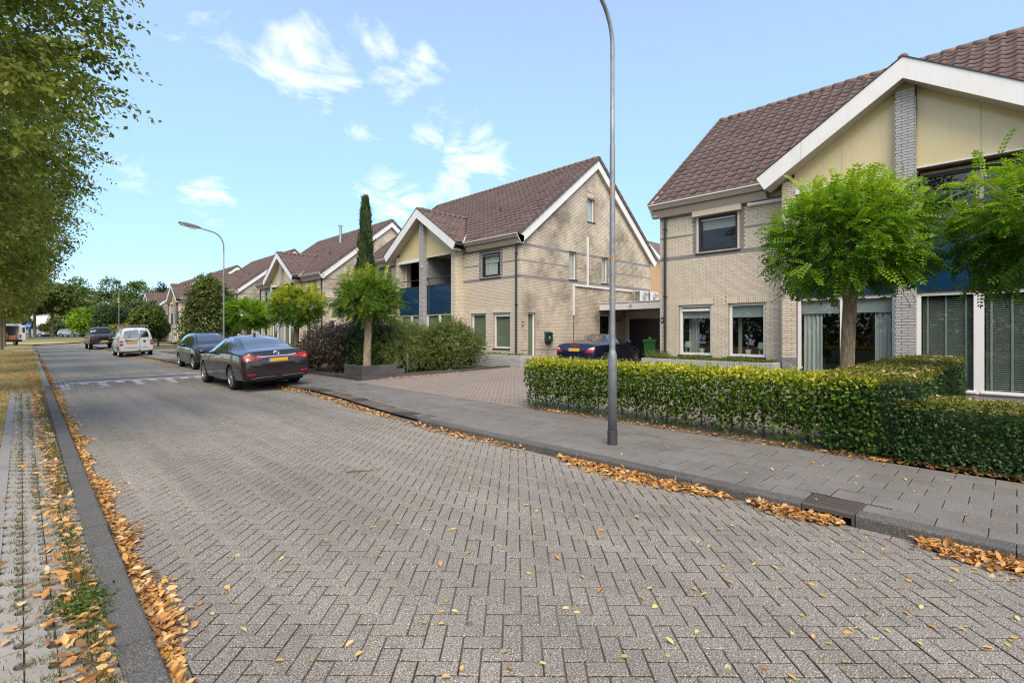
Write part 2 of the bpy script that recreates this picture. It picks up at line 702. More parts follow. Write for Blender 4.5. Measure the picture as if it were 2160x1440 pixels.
# road beyond: straight on, then swinging away to the right
mb = MB()
ctr = [(3.0 + .004 * (y - 27), y, 0) for y in range(27, 75, 4)]
L = [(XL(y), y) for y in range(27, 76, 4)] + [(1.05, 79), (1.8, 83), (4.2, 87), (8.5, 90), (16, 92), (40, 96), (120, 108)]
R = [(XR(y) + .02, y) for y in range(27, 76, 4)] + [(5.9, 77.0), (6.6, 79), (8.2, 81.5), (11.5, 83.5), (17, 85), (41, 88), (121, 100)]
for i in range(len(L) - 1):
    q = [L[i], R[i], R[i + 1], L[i + 1]]
    mb.face([(x, y, .004 + rise(x, y)) for x, y in q])
mb.build('road_beyond', 'road_far', kind='structure', smooth=True)
# the path that joins from the left and the street across the far green
mb = MB()
for i in range(10):
    xa, xb = -30 + i * 3.1, -30 + (i + 1) * 3.1
    mb.face([(xa, 80.0, .02 + rise(xa, 80)), (xb, 80.0, .02 + rise(xb, 80)), (xb, 84, .02 + rise(xb, 84)), (xa, 84, .02 + rise(xa, 84))])
mb.build('path', 'walk_far', kind='structure')
mb = MB()
for i in range(16):
    a, b = -44 + i * 6, -44 + (i + 1) * 6

    def far_pt(s, d):
        x, y = d * FWD[0] + s * RGT[0], d * FWD[1] + s * RGT[1]
        return (x, y, .03 + rise(x, y))
    if b - a:
        mb.face([far_pt(a - 90, 101), far_pt(b - 90, 101), far_pt(b - 90, 107), far_pt(a - 90, 107)])
mb.build('street_beyond', 'walk_far', kind='structure')

# ---------------------------------------------------------------- paver laying
CH = .004


def paver_mesh(name, L_, W_, T_, mat, ch=CH):
    mb = MB()
    paver_faces(mb, [(-L_ / 2, -W_ / 2), (L_ / 2, -W_ / 2), (L_ / 2, W_ / 2), (-L_ / 2, W_ / 2)], 0, T_, 0, ch)
    return mb.mesh(name, mat)


def paver_faces(mb, poly, z, T_, r, ch=CH, zf=None, side=-1.0):
    """a stone with a bevelled rim; its top at z"""
    n = len(poly)
    cx, cy = sum(p[0] for p in poly) / n, sum(p[1] for p in poly) / n

    def inset(p):
        dx, dy = cx - p[0], cy - p[1]
        l = math.hypot(dx, dy) or 1
        return (p[0] + dx / l * ch * 1.5, p[1] + dy / l * ch * 1.5)
    b = len(mb.v)
    ht = zf or (lambda x, y: 0.0)
    top = [inset(p) for p in poly]
    mb.v += [(p[0], p[1], z + ht(*p)) for p in top]
    mb.v += [(p[0], p[1], z - ch * .8 + ht(*p)) for p in poly]
    mb.v += [(p[0], p[1], z - T_ + ht(*p)) for p in poly]
    mb.f.append(tuple(range(b, b + n)))
    mb.r.append(r)
    for k in (0, n):
        for i in range(n):
            j = (i + 1) % n
            mb.f.append((b + k + n + i, b + k + n + j, b + k + j, b + k + i))
            mb.r.append(side if k else r)


def lay_pavers(stones, parent, name, mat, keep=300, T_=.02, ch=CH, zf=None, stuff_name=None, jit=.0015):
    """stones: (polygon, standard, angle, z). The ones that show largest become parts, the rest one mesh."""
    rows = []
    for s in stones:
        cx = sum(p[0] for p in s[0]) / len(s[0])
        cy = sum(p[1] for p in s[0]) / len(s[0])
        d = depth(cx, cy)
        vis = in_view(cx, cy, .02) and d > 2.2
        rows.append((0 if vis else 1, d, cx, cy, s))
    rows.sort(key=lambda q: q[:2])
    unit = {}
    mb = MB()
    cnt = 0
    for hid, d, cx, cy, (poly, std, ang, z) in rows:
        r = random.random()
        zz_ = z + (zf(cx, cy) if zf else 0) + random.uniform(-jit, jit)
        if cnt < keep and not hid and std:
            if std not in unit:
                unit[std] = paver_mesh(name, std[0], std[1], T_ + .012, mat, ch)
            o = put(name, unit[std], parent, loc=(cx, cy, zz_))
            o.rotation_euler = (random.uniform(-.006, .006), random.uniform(-.006, .006), ang + random.uniform(-.006, .006))
            cnt += 1
        elif cnt < keep and not hid:
            m2 = MB()
            paver_faces(m2, [(p[0] - cx, p[1] - cy) for p in poly], 0, T_, 0, ch)
            put(name, m2.mesh(name, mat), parent, loc=(cx, cy, zz_))
            cnt += 1
        else:
            paver_faces(mb, poly, z + random.uniform(-jit, jit) if zf else zz_, T_, r, ch, zf)
    if mb.f:
        mb.build(stuff_name or name + 'work', mat, parent, kind='stuff')


def rect(cx, cy, lx, ly, a=0.0):
    c, s = math.cos(a), math.sin(a)
    return [(cx + dx * c - dy * s, cy + dx * s + dy * c) for dx, dy in ((-lx / 2, -ly / 2), (lx / 2, -ly / 2), (lx / 2, ly / 2), (-lx / 2, ly / 2))]


def herringbone(x0, x1, y0, y1, cell, joint, ang, xlim, inside):
    out = []
    ca, sa = math.cos(ang), math.sin(ang)
    ext = max(abs(x0), abs(x1), abs(y0), abs(y1)) * 1.5 / cell
    N = int(ext)
    cx0, cy0 = (x0 + x1) / 2, (y0 + y1) / 2
    R_ = math.hypot(x1 - x0, y1 - y0) / 2 / cell + 2
    N = int(R_)
    for i in range(-N, N):
        for j in range(-N, N):
            m = (i - j) % 4
            if m == 0:
                u, v, L_, W_ = i + 1.0, j + .5, 2 * cell - joint, cell - joint
            elif m == 3:
                u, v, L_, W_ = i + .5, j + 1.0, cell - joint, 2 * cell - joint
            else:
                continue
            u *= cell
            v *= cell
            x, y = cx0 + u * ca - v * sa, cy0 + u * sa + v * ca
            if not (x0 - .2 < x < x1 + .2 and y0 < y < y1) or not inside(x, y):
                continue
            poly = rect(x, y, L_, W_, ang)
            a, b = xlim(y)
            if min(p[0] for p in poly) < a or max(p[0] for p in poly) > b:
                poly = clipx(poly, a, b)
                if len(poly) < 3:
                    continue
                ar = abs(sum(poly[k][0] * poly[(k + 1) % len(poly)][1] - poly[(k + 1) % len(poly)][0] * poly[k][1] for k in range(len(poly)))) / 2
                if ar < .0012:
                    continue
                out.append((poly, None, 0, 0.0))
            else:
                out.append((poly, (L_, W_), ang, 0.0))
    return out


# --- road: herringbone bricks, laid at 45 degrees to the kerbs
GUT = .10
stones = herringbone(.3, 5.6, -1.6, ROAD_SPLIT + .12, .101, .0085, PI / 4, lambda y: (XL(y) + GUT + .004, XR(y) - GUT - .004),
                     lambda x, y: in_view(x, y, .7) and not (17.86 < y < 23.06))
# gutter courses along both kerbs
for side in (0, 1):
    y = -.9
    while y < ROAD_SPLIT - .3:
        x = XL(y) + GUT / 2 if side == 0 else XR(y) - GUT / 2
        stones.append((rect(x, y, GUT - .006, .206, 0 if side == 0 else -.0), (GUT - .006, .206), 0, 0.0))
        y += .212
# the speed table: straight courses along the road, teeth and lines of white bricks
white = []
for iy, y in enumerate(np.arange(17.8, 23.15, .212)):
    k0 = int(iy)
    nx = 0
    x = XL(y) + GUT + .055
    while x < XR(y) - GUT - .04:
        tooth_w = .1035
        st = (rect(x, y, .098, .206), (.098, .206), 0, 0.0)
        ph = nx % 8
        row = round((19.3 - y) / .212)
        tooth = (ph in (1, 2) and 0 <= row <= 4) or (ph in (5, 6) and 0 <= row <= 1)
        line = row == -1 or k0 == 16
        if tooth or line:
            st = (rect(x, y, tooth_w, .211), (tooth_w, .211), 0, 0.0)
        (white if tooth or line else stones).append(st)
        x += .104
        nx += 1
lay_pavers(stones, road, 'brick', 'paver_road', 300, .02, zf=hump_at, stuff_name='brick_paving')
mk = thing('road_marking', 'white teeth and lines across the ramp of the brick speed table', 'road marking', (0, 0, .0012))
lay_pavers(white, mk, 'brick', 'paint_road', 160, .02, zf=hump_at, stuff_name='white_brick_row')
# the far table's teeth
mb = MB()
for k in range(10):
    x = 1.35 + k * .4
    l = 1.0 if k % 2 else .5
    mb.box(x, x + .2, 72.6 - l, 72.6, .012, .02, .3)
mb.box(.98, 5.3, 72.6, 72.85, .012, .02, .5)
mb.build('road_marking', 'paint_road', label='far white toothed line across the street behind the pickup', category='road marking')

# --- pavement tiles
def XW0(y):
    return XR(y) + (.5 if 7.5 < y < 13.3 or 26.6 < y < 32.4 else .15)


def XW1(y):
    return 7.08 if y < 13.2 else 7.42


pave = strip('pavement', 'sand_bed', lambda y: XR(y) + .02, lambda y: XW1(y) + .02, -8, 34, .088, 1.0)
stones = []
P = .30
for c in range(9):
    y = -3.0 + (.15 if c % 2 else 0)
    while y < 34:
        x1_ = XW1(y) - c * P
        poly = rect(x1_ - P / 2, y, P - .006, P - .006)
        lim = XW0(y)
        if in_view(x1_ - P / 2, y, 1.2):
            if poly[0][0] < lim:
                poly = clipx(poly, lim + .003, 99)
                if len(poly) >= 3 and max(p[0] for p in poly) - lim > .05:
                    stones.append((poly, None, 0, .1))
            else:
                stones.append((poly, (P - .006, P - .006), 0, .1))
        y += P
# leave the gully's seat free
stones = [s for s in stones if not (any(.92 < p[1] < 1.34 for p in s[0]) and min(p[0] for p in s[0]) < 5.22)]
for yy, l in ((.78, .28), (1.48, .28)):
    stones.append((rect(5.135, yy, .21, l - .006), None, 0, .1))
lay_pavers(stones, pave, 'tile', 'tile_walk', 300, .02, .004, stuff_name='tile_paving', jit=.0022)
strip('pavement_beyond', 'walk_far', lambda y: XR(y) + .16, 7.5, 34, 78, .1, 4)

# --- kerbs
def kerb_stone(mb, xa, xb, y0, y1, ztop, rad=.025, zb=-.05, inner=1):
    """one kerb stone between y0 and y1 with a rounded arris on the road side (inner=1: road at smaller x)"""
    prof = []
    n_ = 4
    for k in range(n_ + 1):
        a = PI / 2 * k / n_
        prof.append((xa + rad - rad * math.cos(a), ztop - rad + rad * math.sin(a)))
    prof += [(xb, ztop), (xb, zb), (xa, zb)]
    if inner < 0:
        prof = [(xa + xb - p[0], p[1]) for p in prof][::-1]
    mb.prism([(p[0], y0, p[1]) for p in prof], (0, y1 - y0, 0))


kerb_r = bpy.data.objects.new('kerb', None)
C.objects.link(kerb_r)
kerb_r['kind'] = 'structure'
for a, b in ((-2.0, .93), (1.33, 7.2), (13.7, 26.4), (32.6, 45), (51, 64)):
    y = a
    while y < b - .05:
        e = min(y + 1.0, b)
        if b - e < .35:
            e = b
        mb = MB()
        xm = XR((y + e) / 2)
        kerb_stone(mb, xm, xm + .15, y + .003, e - .003, .105)
        mb.build('kerbstone', 'kerb_dark', kerb_r)
        y = e
# rounded noses where the kerb dips to the drives
for yc_, s in ((7.2, 1), (13.7, -1)):
    mb = MB()
    xk = XR(yc_)
    n_ = 8
    R0 = .42
    ring = [(xk + R0 - R0 * math.cos(PI / 2 * k / n_), yc_ + s * R0 * .75 * math.sin(PI / 2 * k / n_)) for k in range(n_ + 1)]
    inn = [(xk + .15, yc_), (xk + R0, yc_)]
    poly = ring + inn[::-1]
    if s < 0:
        poly = poly[::-1]
    poly = poly[::-1] if s > 0 else poly[::-1]
    mb.prism([(x, y, -.05) for x, y in poly], (0, 0, .155))
    mb.build('kerbstone', 'kerb_dark', kerb_r)
# inclined entry blocks of the drives
for a, b in ((7.25, 13.7), (26.4, 32.6), (45, 51)):
    y = a
    while y < b - .1:
        mb = MB()
        xk = XR(y + .25)
        pr = [(xk, y + .003, -.05), (xk, y + .003, .018), (xk + .02, y + .003, .026), (xk + .49, y + .003, .101), (xk + .49, y + .003, -.05)]
        mb.prism(pr, (0, .494, 0))
        mb.build('entry_block', 'kerb_dark' if y > 30 else 'tile_walk', kerb_r)
        y += .5

kerb_l = bpy.data.objects.new('kerb', None)
C.objects.link(kerb_l)
kerb_l['kind'] = 'structure'
y = 1.0
while y < 72:
    mb = MB()
    xm = XL(y + .5)
    kerb_stone(mb, xm - .15, xm, y + .003, y + .997, .10 + random.uniform(-.004, .004), .02, inner=-1)
    o = mb.build('kerbstone', 'kerb_dark' if y < 19 else 'kerb_light', kerb_l)
    y += 1.0

# --- left verge: grass pavers, light edging, dry lawn
GX0, GX1, GY1 = -.075, .29, 17.4
verge = strip('verge', 'soil', -1.0, lambda y: XL(y) - .15, .5, 19, .074, 1.0)
lawn = strip('lawn', 'lawn_dry', -26, lambda y: XL(y) - .16 if y > 17.6 else -.2, 1.0, 80, lambda x, y: .082 + rise(x, y), 1.0, 3)
strip('lawn_beyond', 'lawn_dry', -40, lambda y: 1.6 + (y - 84) * .5, 84, 97, lambda x, y: .06 + rise(x, y), 3.0, 6)

mbs = []


def grass_stone(w_, l_, ph, z=.088, T_=.03):
    """concrete grass stone, half round notches in both flanks"""
    hw, hl, R_ = w_ / 2, l_ / 2, .036
    left, right = [], []
    for side, lst in ((1, right), (-1, left)):
        p0 = ph if side > 0 else ph + .1
        y_ = -hl
        pts = [(side * hw, -hl)]
        c = -hl + (p0 % .2)
        while c < hl + .03:
            if -hl + R_ < c < hl - R_:
                for k in range(5):
                    a = -PI / 2 + PI * k / 4
                    pts.append((side * (hw - R_ * .98 * math.cos(a)), c + R_ * 1.1 * math.sin(a)))
            c += .2
        pts.append((side * hw, hl))
        lst += pts
    poly = right + left[::-1]
    mb = MB()
    mb.prism([(x, y_, -T_) for x, y_ in poly], (0, 0, T_))
    return mb.mesh('paver', 'paver_grass')


gm = [grass_stone(.106, .398, .05), grass_stone(.106, .398, .15)]
y = 1.3
row = 0
while y < GY1:
    for c in range(4):
        xx = GX0 + .058 + c * .112 - .03
        if in_view(xx + .08, y + .2, .08):
            o = put('paver', gm[(c) % 2], verge, loc=(xx + random.uniform(-.002, .002), y + .2 + (.0 if c % 2 else .0), .089 + random.uniform(-.003, .003)))
            o.rotation_euler = (random.uniform(-.01, .01), random.uniform(-.01, .01), random.uniform(-.006, .006))
    y += .404
em = MB().box(-.048, .048, -.497, .497, -.06, .0).mesh('edging_stone', 'kerb_light')
y = 3.0
while y < GY1 + .3:
    put('edging_stone', em, verge, loc=(-.145, y + .5, .094 + random.uniform(-.003, .003)))
    y += 1.0

# --- drive of pinkish bricks, rising to the houses
def zd(x, y):
    return .098 + .125 * min(max((x - 7.1) / 6.5, 0), 1)


drive = strip('driveway', 'sand_bed', 7.1, 24, 1.0, 14.2, lambda x, y: zd(x, y) - .014, 13.2, 10)
st = herringbone(7.1, 22.4, 1.1, 14.2, .101, .006, PI / 4, lambda y: (7.115, 22.4), lambda x, y: in_view(x, y, .05) and not (x > 13.6 and y < 8.2) and y < 14.15)
lay_pavers([s for s in st], drive, 'brick', 'paver_drive', 300, .02, zf=zd, stuff_name='brick_paving')

# garden beds
strip('garden_bed', 'soil', 7.5, 14.6, 14.12, 27, .17, 3)
strip('garden_bed', 'soil', 7.2, 14.4, -6, 1.05, .13, 3)
strip('garden_bed', 'soil', 7.5, 14.6, 32.5, 46, .14, 3)
strip('garden_bed', 'soil', 7.5, 14.6, 51, 64, .14, 3)
strip('driveway', 'road_far', 7.4, 24, 27, 32.5, .13, 3)
strip('driveway', 'road_far', 7.4, 24, 46, 51, .13, 3)
# yards behind the house fronts
strip('yard', 'walk_far', 14.3, 40, -8, 90, .11, 6)

# ---------------------------------------------------------------- materials of the houses
CREAM = [(.62, .54, .425), (.69, .61, .49), (.65, .57, .45), (.71, .63, .505), (.63, .55, .435)]
GREY = [(.25, .245, .24), (.31, .305, .30), (.28, .272, .265)]
brick_mat('brick_cream', CREAM, bscale=120, bump=.4, dirt=(.74, .71, .66), dirt_amt=.5, dirt_scale=.45, dirt_lo=.52, dirt_hi=.75)
brick_mat('brick_stained', CREAM, bscale=120, bump=.4, dirt=(.34, .335, .33), dirt_amt=.9, dirt_scale=.55, dirt_lo=.43, dirt_hi=.66)
brick_mat('brick_grey', GREY, bscale=45, bump=1.0, dirt=(.7, .7, .7), dirt_amt=.4)
brick_mat('brick_pale', [(.40, .395, .39), (.46, .455, .45), (.43, .425, .42)], bscale=40, bump=1.0, dirt=(.72, .72, .72), dirt_amt=.5)
plain('mortar', (.31, .255, .19), .95, .2, 5)
plain('mortar_grey', (.16, .15, .14), .95, .2, 5)
t = NT('roof_tile')
c = t.colors(t.rnd(), [(.108, .074, .067), (.138, .095, .086), (.122, .083, .076), (.152, .107, .097)])
g = t.noise(45, 4, .7)
c = t.mix(t.ramp(g, .35, .7, 0, .5), c, t.mix(1.0, c, (.6, .6, .6), 'MULTIPLY'))
c = t.mix(t.ramp(t.noise(.9, 5, .65), .5, .78, 0, .6), c, (.155, .125, .105))
t.bsdf(c, .8, t.bump(g, .3, .004), Specular_IOR_Level=.3)
t = NT('roof_tile_old')
c = t.colors(t.rnd(), [(.15, .125, .10), (.175, .145, .12), (.16, .135, .11)])
t.bsdf(t.mix(t.noise(6, 4), c, (.12, .10, .085)), .85)
t = NT('ridge_tile')
c = t.mix(t.noise(7, 5), (.13, .085, .075), (.17, .12, .10))
c = t.mix(t.ramp(t.noise(2.6, 5, .7), .60, .68), c, (.42, .20, .05))
t.bsdf(c, .85)
plain('trim_white', (.74, .73, .71), .45, .05, 2, streak=.25)
plain('trim_beige', (.53, .475, .40), .5, .05, 2, streak=.3)
plain('gutter_edge', (.62, .62, .62), .35, .05, 3)
plain('frame_white', (.76, .755, .74), .4, .04, 3)
plain('frame_cream', (.60, .53, .42), .45, .05, 3)
plain('frame_dark', (.022, .025, .028), .4, .1, 3)
plain('sill_dark', (.045, .035, .03), .5, .2, 6)
plain('pipe_dark', (.025, .028, .034), .4, .1, 3)
plain('blind_sage', (.255, .285, .195), .8, .05, 9)
plain('blind_grey', (.40, .45, .44), .8, .06, 9)
plain('blind_slat', (.52, .57, .54), .45, .06, 9)
plain('blind_tape', (.30, .38, .33), .8, .06, 9)
t = NT('curtain')
f = t.noise(1.0, 2, .5, t.pos((26, 26, .6)))
t.bsdf(t.mix(t.ramp(f, .35, .65), (.36, .41, .40), (.62, .66, .65)), .9)
plain('curtain_white', (.66, .68, .66), .9, .08, 14)
plain('room_wall', (.18, .165, .15), .9, .1, 2)
plain('room_floor', (.12, .09, .07), .6, .15, 3)
t = NT('panel_yellow')
f = t.noise(1.4, 5, .6)
c = t.mix(f, (.58, .48, .25), (.66, .56, .32))
d = t.noise(1.0, 5, .7, t.pos((7, 7, .7)))
c = t.mix(t.ramp(d, .5, .75, 0, .4), c, t.mix(1.0, c, (.75, .72, .66), 'MULTIPLY'))
t.bsdf(c, .14, None, Specular_IOR_Level=.5)
t = NT('panel_blue')
t.bsdf(t.mix(t.noise(1.2, 4), (.006, .030, .072), (.009, .040, .09)), .06, None, Specular_IOR_Level=.6)
plain('soffit', (.50, .46, .40), .55, .05, 2)
glass_mat('glass', (.88, .90, .89))
glass_mat('glass_dark', (.45, .52, .50), 1.2)
plain('door_dark', (.012, .013, .016), .35, .1, 4)
plain('metal_grey', (.42, .43, .44), .35, .08, 6, Metallic=.8)
plain('plastic_white', (.70, .70, .68), .4, .03, 6)
plain('plastic_dark', (.03, .03, .032), .5, .1, 6)
plain('stucco_peach', (.58, .38, .20), .9, .06, 3)

CO = .0625          # brick course
W2, DEP = 6.23, 10.2
BAYW = 2.53


def roof_z(x):
    return 5.36 + .794 * (x + .3) if x <= 5.1 else 5.36 + .794 * (10.5 - x)


def bay_z(y):
    return 7.34 - .655 * abs(y)


class Frame:
    """wall plane: point = o + u*U + z*Z, outward normal N"""

    def __init__(s, o, U, N):
        s.o, s.U, s.N = Vector(o), Vector(U), Vector(N)

    def p(s, u, z, d=0.0):
        q = s.o + s.U * u + s.N * d
        return Vector((q.x, q.y, q.z + z))


def lay(fr, z0, z1, ivals, kind_of, out, off=0.0, unit=.22, joint=.0105, course=CO, grow=.013):
    """courses of bricks: ivals(zc, zlo, zhi) -> allowed spans along u"""
    c = int(math.ceil(z0 / course - .01))
    while (c + 1) * course <= z1 + .012:
        zl, zh = c * course, (c + 1) * course - joint
        for a, b in ivals((zl + zh) / 2, zl, zh):
            sh = off + (unit / 2 if c % 2 else 0)
            k = math.floor((a - sh) / unit)
            while k * unit + sh < b:
                u0, u1 = max(k * unit + sh, a), min(k * unit + sh + unit - joint, b)
                if u1 - u0 > .03:
                    out.append((fr, u0, u1, zl, zh, kind_of(c, (u0 + u1) / 2), grow))
                k += 1
        c += 1


def brick_box(mb, fr, u0, u1, z0, z1, g, r):
    d0 = -.004
    P = [fr.p(u0, z0, d0), fr.p(u1, z0, d0), fr.p(u1, z1, d0), fr.p(u0, z1, d0), fr.p(u0, z0, g), fr.p(u1, z0, g), fr.p(u1, z1, g), fr.p(u0, z1, g)]
    b = len(mb.v)
    mb.v += [tuple(p) for p in P]
    flip = fr.U.cross(Vector((0, 0, 1))).dot(fr.N) < 0
    for f in ((4, 5, 6, 7), (0, 1, 5, 4), (1, 2, 6, 5), (2, 3, 7, 6), (3, 0, 4, 7)):
        f = tuple(b + i for i in f)
        mb.f.append(f[::-1] if flip else f)
        mb.r.append(r)


def emit_bricks(bricks, parent, origin, keep, mats):
    rows = []
    for q in bricks:
        fr, u0, u1, z0, z1, kind, g = q
        p = fr.p((u0 + u1) / 2, (z0 + z1) / 2) + origin
        d = depth(p.x, p.y)
        facing = (Vector((0, 0, CAM_H)) - p).dot(fr.N) > 0
        rows.append((0 if (in_view(p.x, p.y, .0) and facing and p.z < 1.6 + d * .65) else 1, d / max(.2, ((Vector((0, 0, CAM_H)) - p).normalized().dot(fr.N))) ** .5, q))
    rows.sort(key=lambda r: r[:2])
    mbs_ = {}
    proto = {}
    for i, (hid, d, q) in enumerate(rows):
        fr, u0, u1, z0, z1, kind, g = q
        g2 = g + random.uniform(-.0025, .0025)
        if i < keep and not hid:
            key = (kind, round(u1 - u0, 3), round(z1 - z0, 3), tuple(fr.U), tuple(fr.N))
            if key not in proto:
                m2 = MB()
                brick_box(m2, Frame((0, 0, 0), fr.U, fr.N), -(u1 - u0) / 2, (u1 - u0) / 2, -(z1 - z0) / 2, (z1 - z0) / 2, g, 0)
                proto[key] = m2.mesh('brick', mats[kind])
            put('brick', proto[key], parent, loc=fr.p((u0 + u1) / 2, (z0 + z1) / 2, g2 - g))
        else:
            mb = mbs_.setdefault(kind, MB())
            brick_box(mb, fr, u0, u1, z0, z1, g2, random.random())
    for kind, mb in mbs_.items():
        mb.build('brickwork', mats[kind], parent, kind='stuff')


def subtract(span, holes):
    segs = [span]
    for a, b in holes:
        nx = []
        for s, e in segs:
            if b <= s or a >= e:
                nx.append((s, e))
            else:
                if a > s:
                    nx.append((s, a))
                if b < e:
                    nx.append((b, e))
        segs = nx
    return [q for q in segs if q[1] - q[0] > .03]


def shell(mb, fr, u0, u1, z0, z1, holes, th, ztop=None):
    """a wall with rectangular holes, thickness th inward; ztop(u) cuts it off under a roof"""
    us = sorted({u0, u1} | {h for q in holes for h in (q[0], q[1]) if u0 < h < u1})
    zs = sorted({z0, z1} | {h for q in holes for h in (q[2], q[3]) if z0 < h < z1})
    for i in range(len(us) - 1):
        for j in range(len(zs) - 1):
            uc, zc = (us[i] + us[i + 1]) / 2, (zs[j] + zs[j + 1]) / 2
            if any(q[0] < uc < q[1] and q[2] < zc < q[3] for q in holes):
                continue
            a = fr.p(us[i], zs[j])
            mb.obox(a, fr.U * (us[i + 1] - us[i]), -fr.N * th, Vector((0, 0, zs[j + 1] - zs[j])))


def bar_frame(mb, fr, u0, u1, z0, z1, w, d0, d1):
    """four bars round a rectangle, from depth d0 (out) to d1 (in, negative)"""
    for a, b, c, e in ((u0, u0 + w, z0, z1), (u1 - w, u1, z0, z1), (u0 + w, u1 - w, z0, z0 + w), (u0 + w, u1 - w, z1 - w, z1)):
        mb.obox(fr.p(a, c, d1), fr.U * (b - a), fr.N * (d0 - d1), Vector((0, 0, e - c))) if fr.U.cross(fr.N).z > 0 else \
            mb.obox(fr.p(b, c, d1), -fr.U * (b - a), fr.N * (d0 - d1), Vector((0, 0, e - c)))


def slab(mb, fr, u0, u1, z0, z1, d0, d1, r=0.0):
    """box on a wall frame from depth d1 (deep) to d0 (out)"""
    if fr.U.cross(fr.N).z > 0:
        mb.obox(fr.p(u0, z0, d1), fr.U * (u1 - u0), fr.N * (d0 - d1), Vector((0, 0, z1 - z0)), r)
    else:
        mb.obox(fr.p(u1, z0, d1), -fr.U * (u1 - u0), fr.N * (d0 - d1), Vector((0, 0, z1 - z0)), r)


def window(parent, fr, u0, u1, z0, z1, rec=.07, w=.065, frame='frame_white', glass='glass', inner=None, mullions=(), sill=True, fill=None):
    """window > pane, sill, ... ; the frame is the window's own mesh"""
    mb = MB()
    bar_frame(mb, fr, u0 + .004, u1 - .004, z0 + .004, z1 - .004, w, -rec, -rec - .07)
    for m in mullions:
        slab(mb, fr, m[0], m[1], z0 + w, z1 - w, -rec + .002, -rec - .07)
    wi = mb.build('window', frame, parent)
    ins = w
    if inner:
        m2 = MB()
        bar_frame(m2, fr, u0 + w, u1 - w, z0 + w, z1 - w, .075, -rec + .012, -rec - .06)
        m2.build('inner_frame', inner, wi)
        ins = w + .07
    edges = [u0 + ins] + [q for m in mullions for q in m] + [u1 - ins]
    for i in range(0, len(edges), 2):
        m3 = MB()
        slab(m3, fr, edges[i] - .004, edges[i + 1] + .004, z0 + ins - .004, z1 - ins + .004, -rec - .03, -rec - .038)
        m3.build('pane', glass, wi)
    if sill:
        m4 = MB()
        slab(m4, fr, u0 - .03, u1 + .03, z0 - .045, z0 + .003, .04, -rec - .02)
        m4.build('sill', 'sill_dark', wi)
    if fill:
        m5 = MB()
        slab(m5, fr, u0 + ins, u1 - ins, fill[0], z1 - ins, -rec - .085, -rec - .09)
        m5.build('roller_blind', fill[1], wi)
    return wi


def wavy_curtain(parent, fr, u0, u1, z0, z1, d, mat='curtain'):
    mb = MB()
    n_ = max(8, int((u1 - u0) / .022))
    pts = [(u0 + (u1 - u0) * i / n_, d + .022 * math.sin(i * 1.5)) for i in range(n_ + 1)]
    for i in range(n_):
        mb.face([fr.p(pts[i][0], z0, pts[i][1]), fr.p(pts[i + 1][0], z0, pts[i + 1][1]), fr.p(pts[i + 1][0], z1, pts[i + 1][1]), fr.p(pts[i][0], z1, pts[i][1])])
    return mb.build('curtain', mat, parent, smooth=True)


TP = [(0, .0), (.12, -.004), (.40, -.004), (.52, .004), (.64, .024), (.76, .036), (.88, .030), (1.0, .004)]


def tile_faces(mb, o, U, D, Nn, w, l, r):
    """a pantile: o lower left corner, U across, D up the slope, Nn normal"""
    b = len(mb.v)
    for q, lift in ((0, .028), (1, .0)):
        for u, h in TP:
            p = o + U * (u * w) + D * (q * (l + .05)) + Nn * (h + lift)
            mb.v.append(tuple(p))
    for u, h in TP:
        p = o + U * (u * w) + Nn * (h + .008)
        mb.v.append(tuple(p))
    k = len(TP)
    for i in range(k - 1):
        mb.f.append((b + i, b + i + 1, b + k + i + 1, b + k + i))
        mb.f.append((b + 2 * k + i, b + 2 * k + i + 1, b + i + 1, b + i))
        mb.r += [r, r]


def emit_tiles(tiles, parent, origin, keep, mat):
    rows = []
    for t_ in tiles:
        p = t_[0] + origin
        d = depth(p.x, p.y)
        up = (Vector((0, 0, CAM_H)) - p).dot(t_[3]) > 0
        rows.append((0 if in_view(p.x, p.y, 0) and up and p.z < 1.6 + d * .66 else 1, d, t_))
    rows.sort(key=lambda q: q[:2])
    mb = MB()
    proto = {}
    for i, (hid, d, t_) in enumerate(rows):
        o, U, D, Nn, w, l = t_
        if i < keep and not hid:
            key = (tuple(U), tuple(D), round(w, 3))
            if key not in proto:
                m2 = MB()
                tile_faces(m2, Vector((0, 0, 0)), U, D, Nn, w, l, 0)
                proto[key] = m2.mesh('roof_tile', mat, True)
            ro = put('roof_tile', proto[key], parent, loc=o + Nn * random.uniform(-.005, .005) + D * random.uniform(-.008, .008))
            ro.rotation_euler = (random.uniform(-.012, .012), random.uniform(-.012, .012), random.uniform(-.014, .014))
        else:
            tile_faces(mb, o + Nn * random.uniform(-.005, .005) + D * random.uniform(-.008, .008), U, (D + U * random.uniform(-.014, .014)).normalized(), Nn, w, l, random.random())
    mb.build('roof_tiling', mat, parent, smooth=True, kind='stuff')


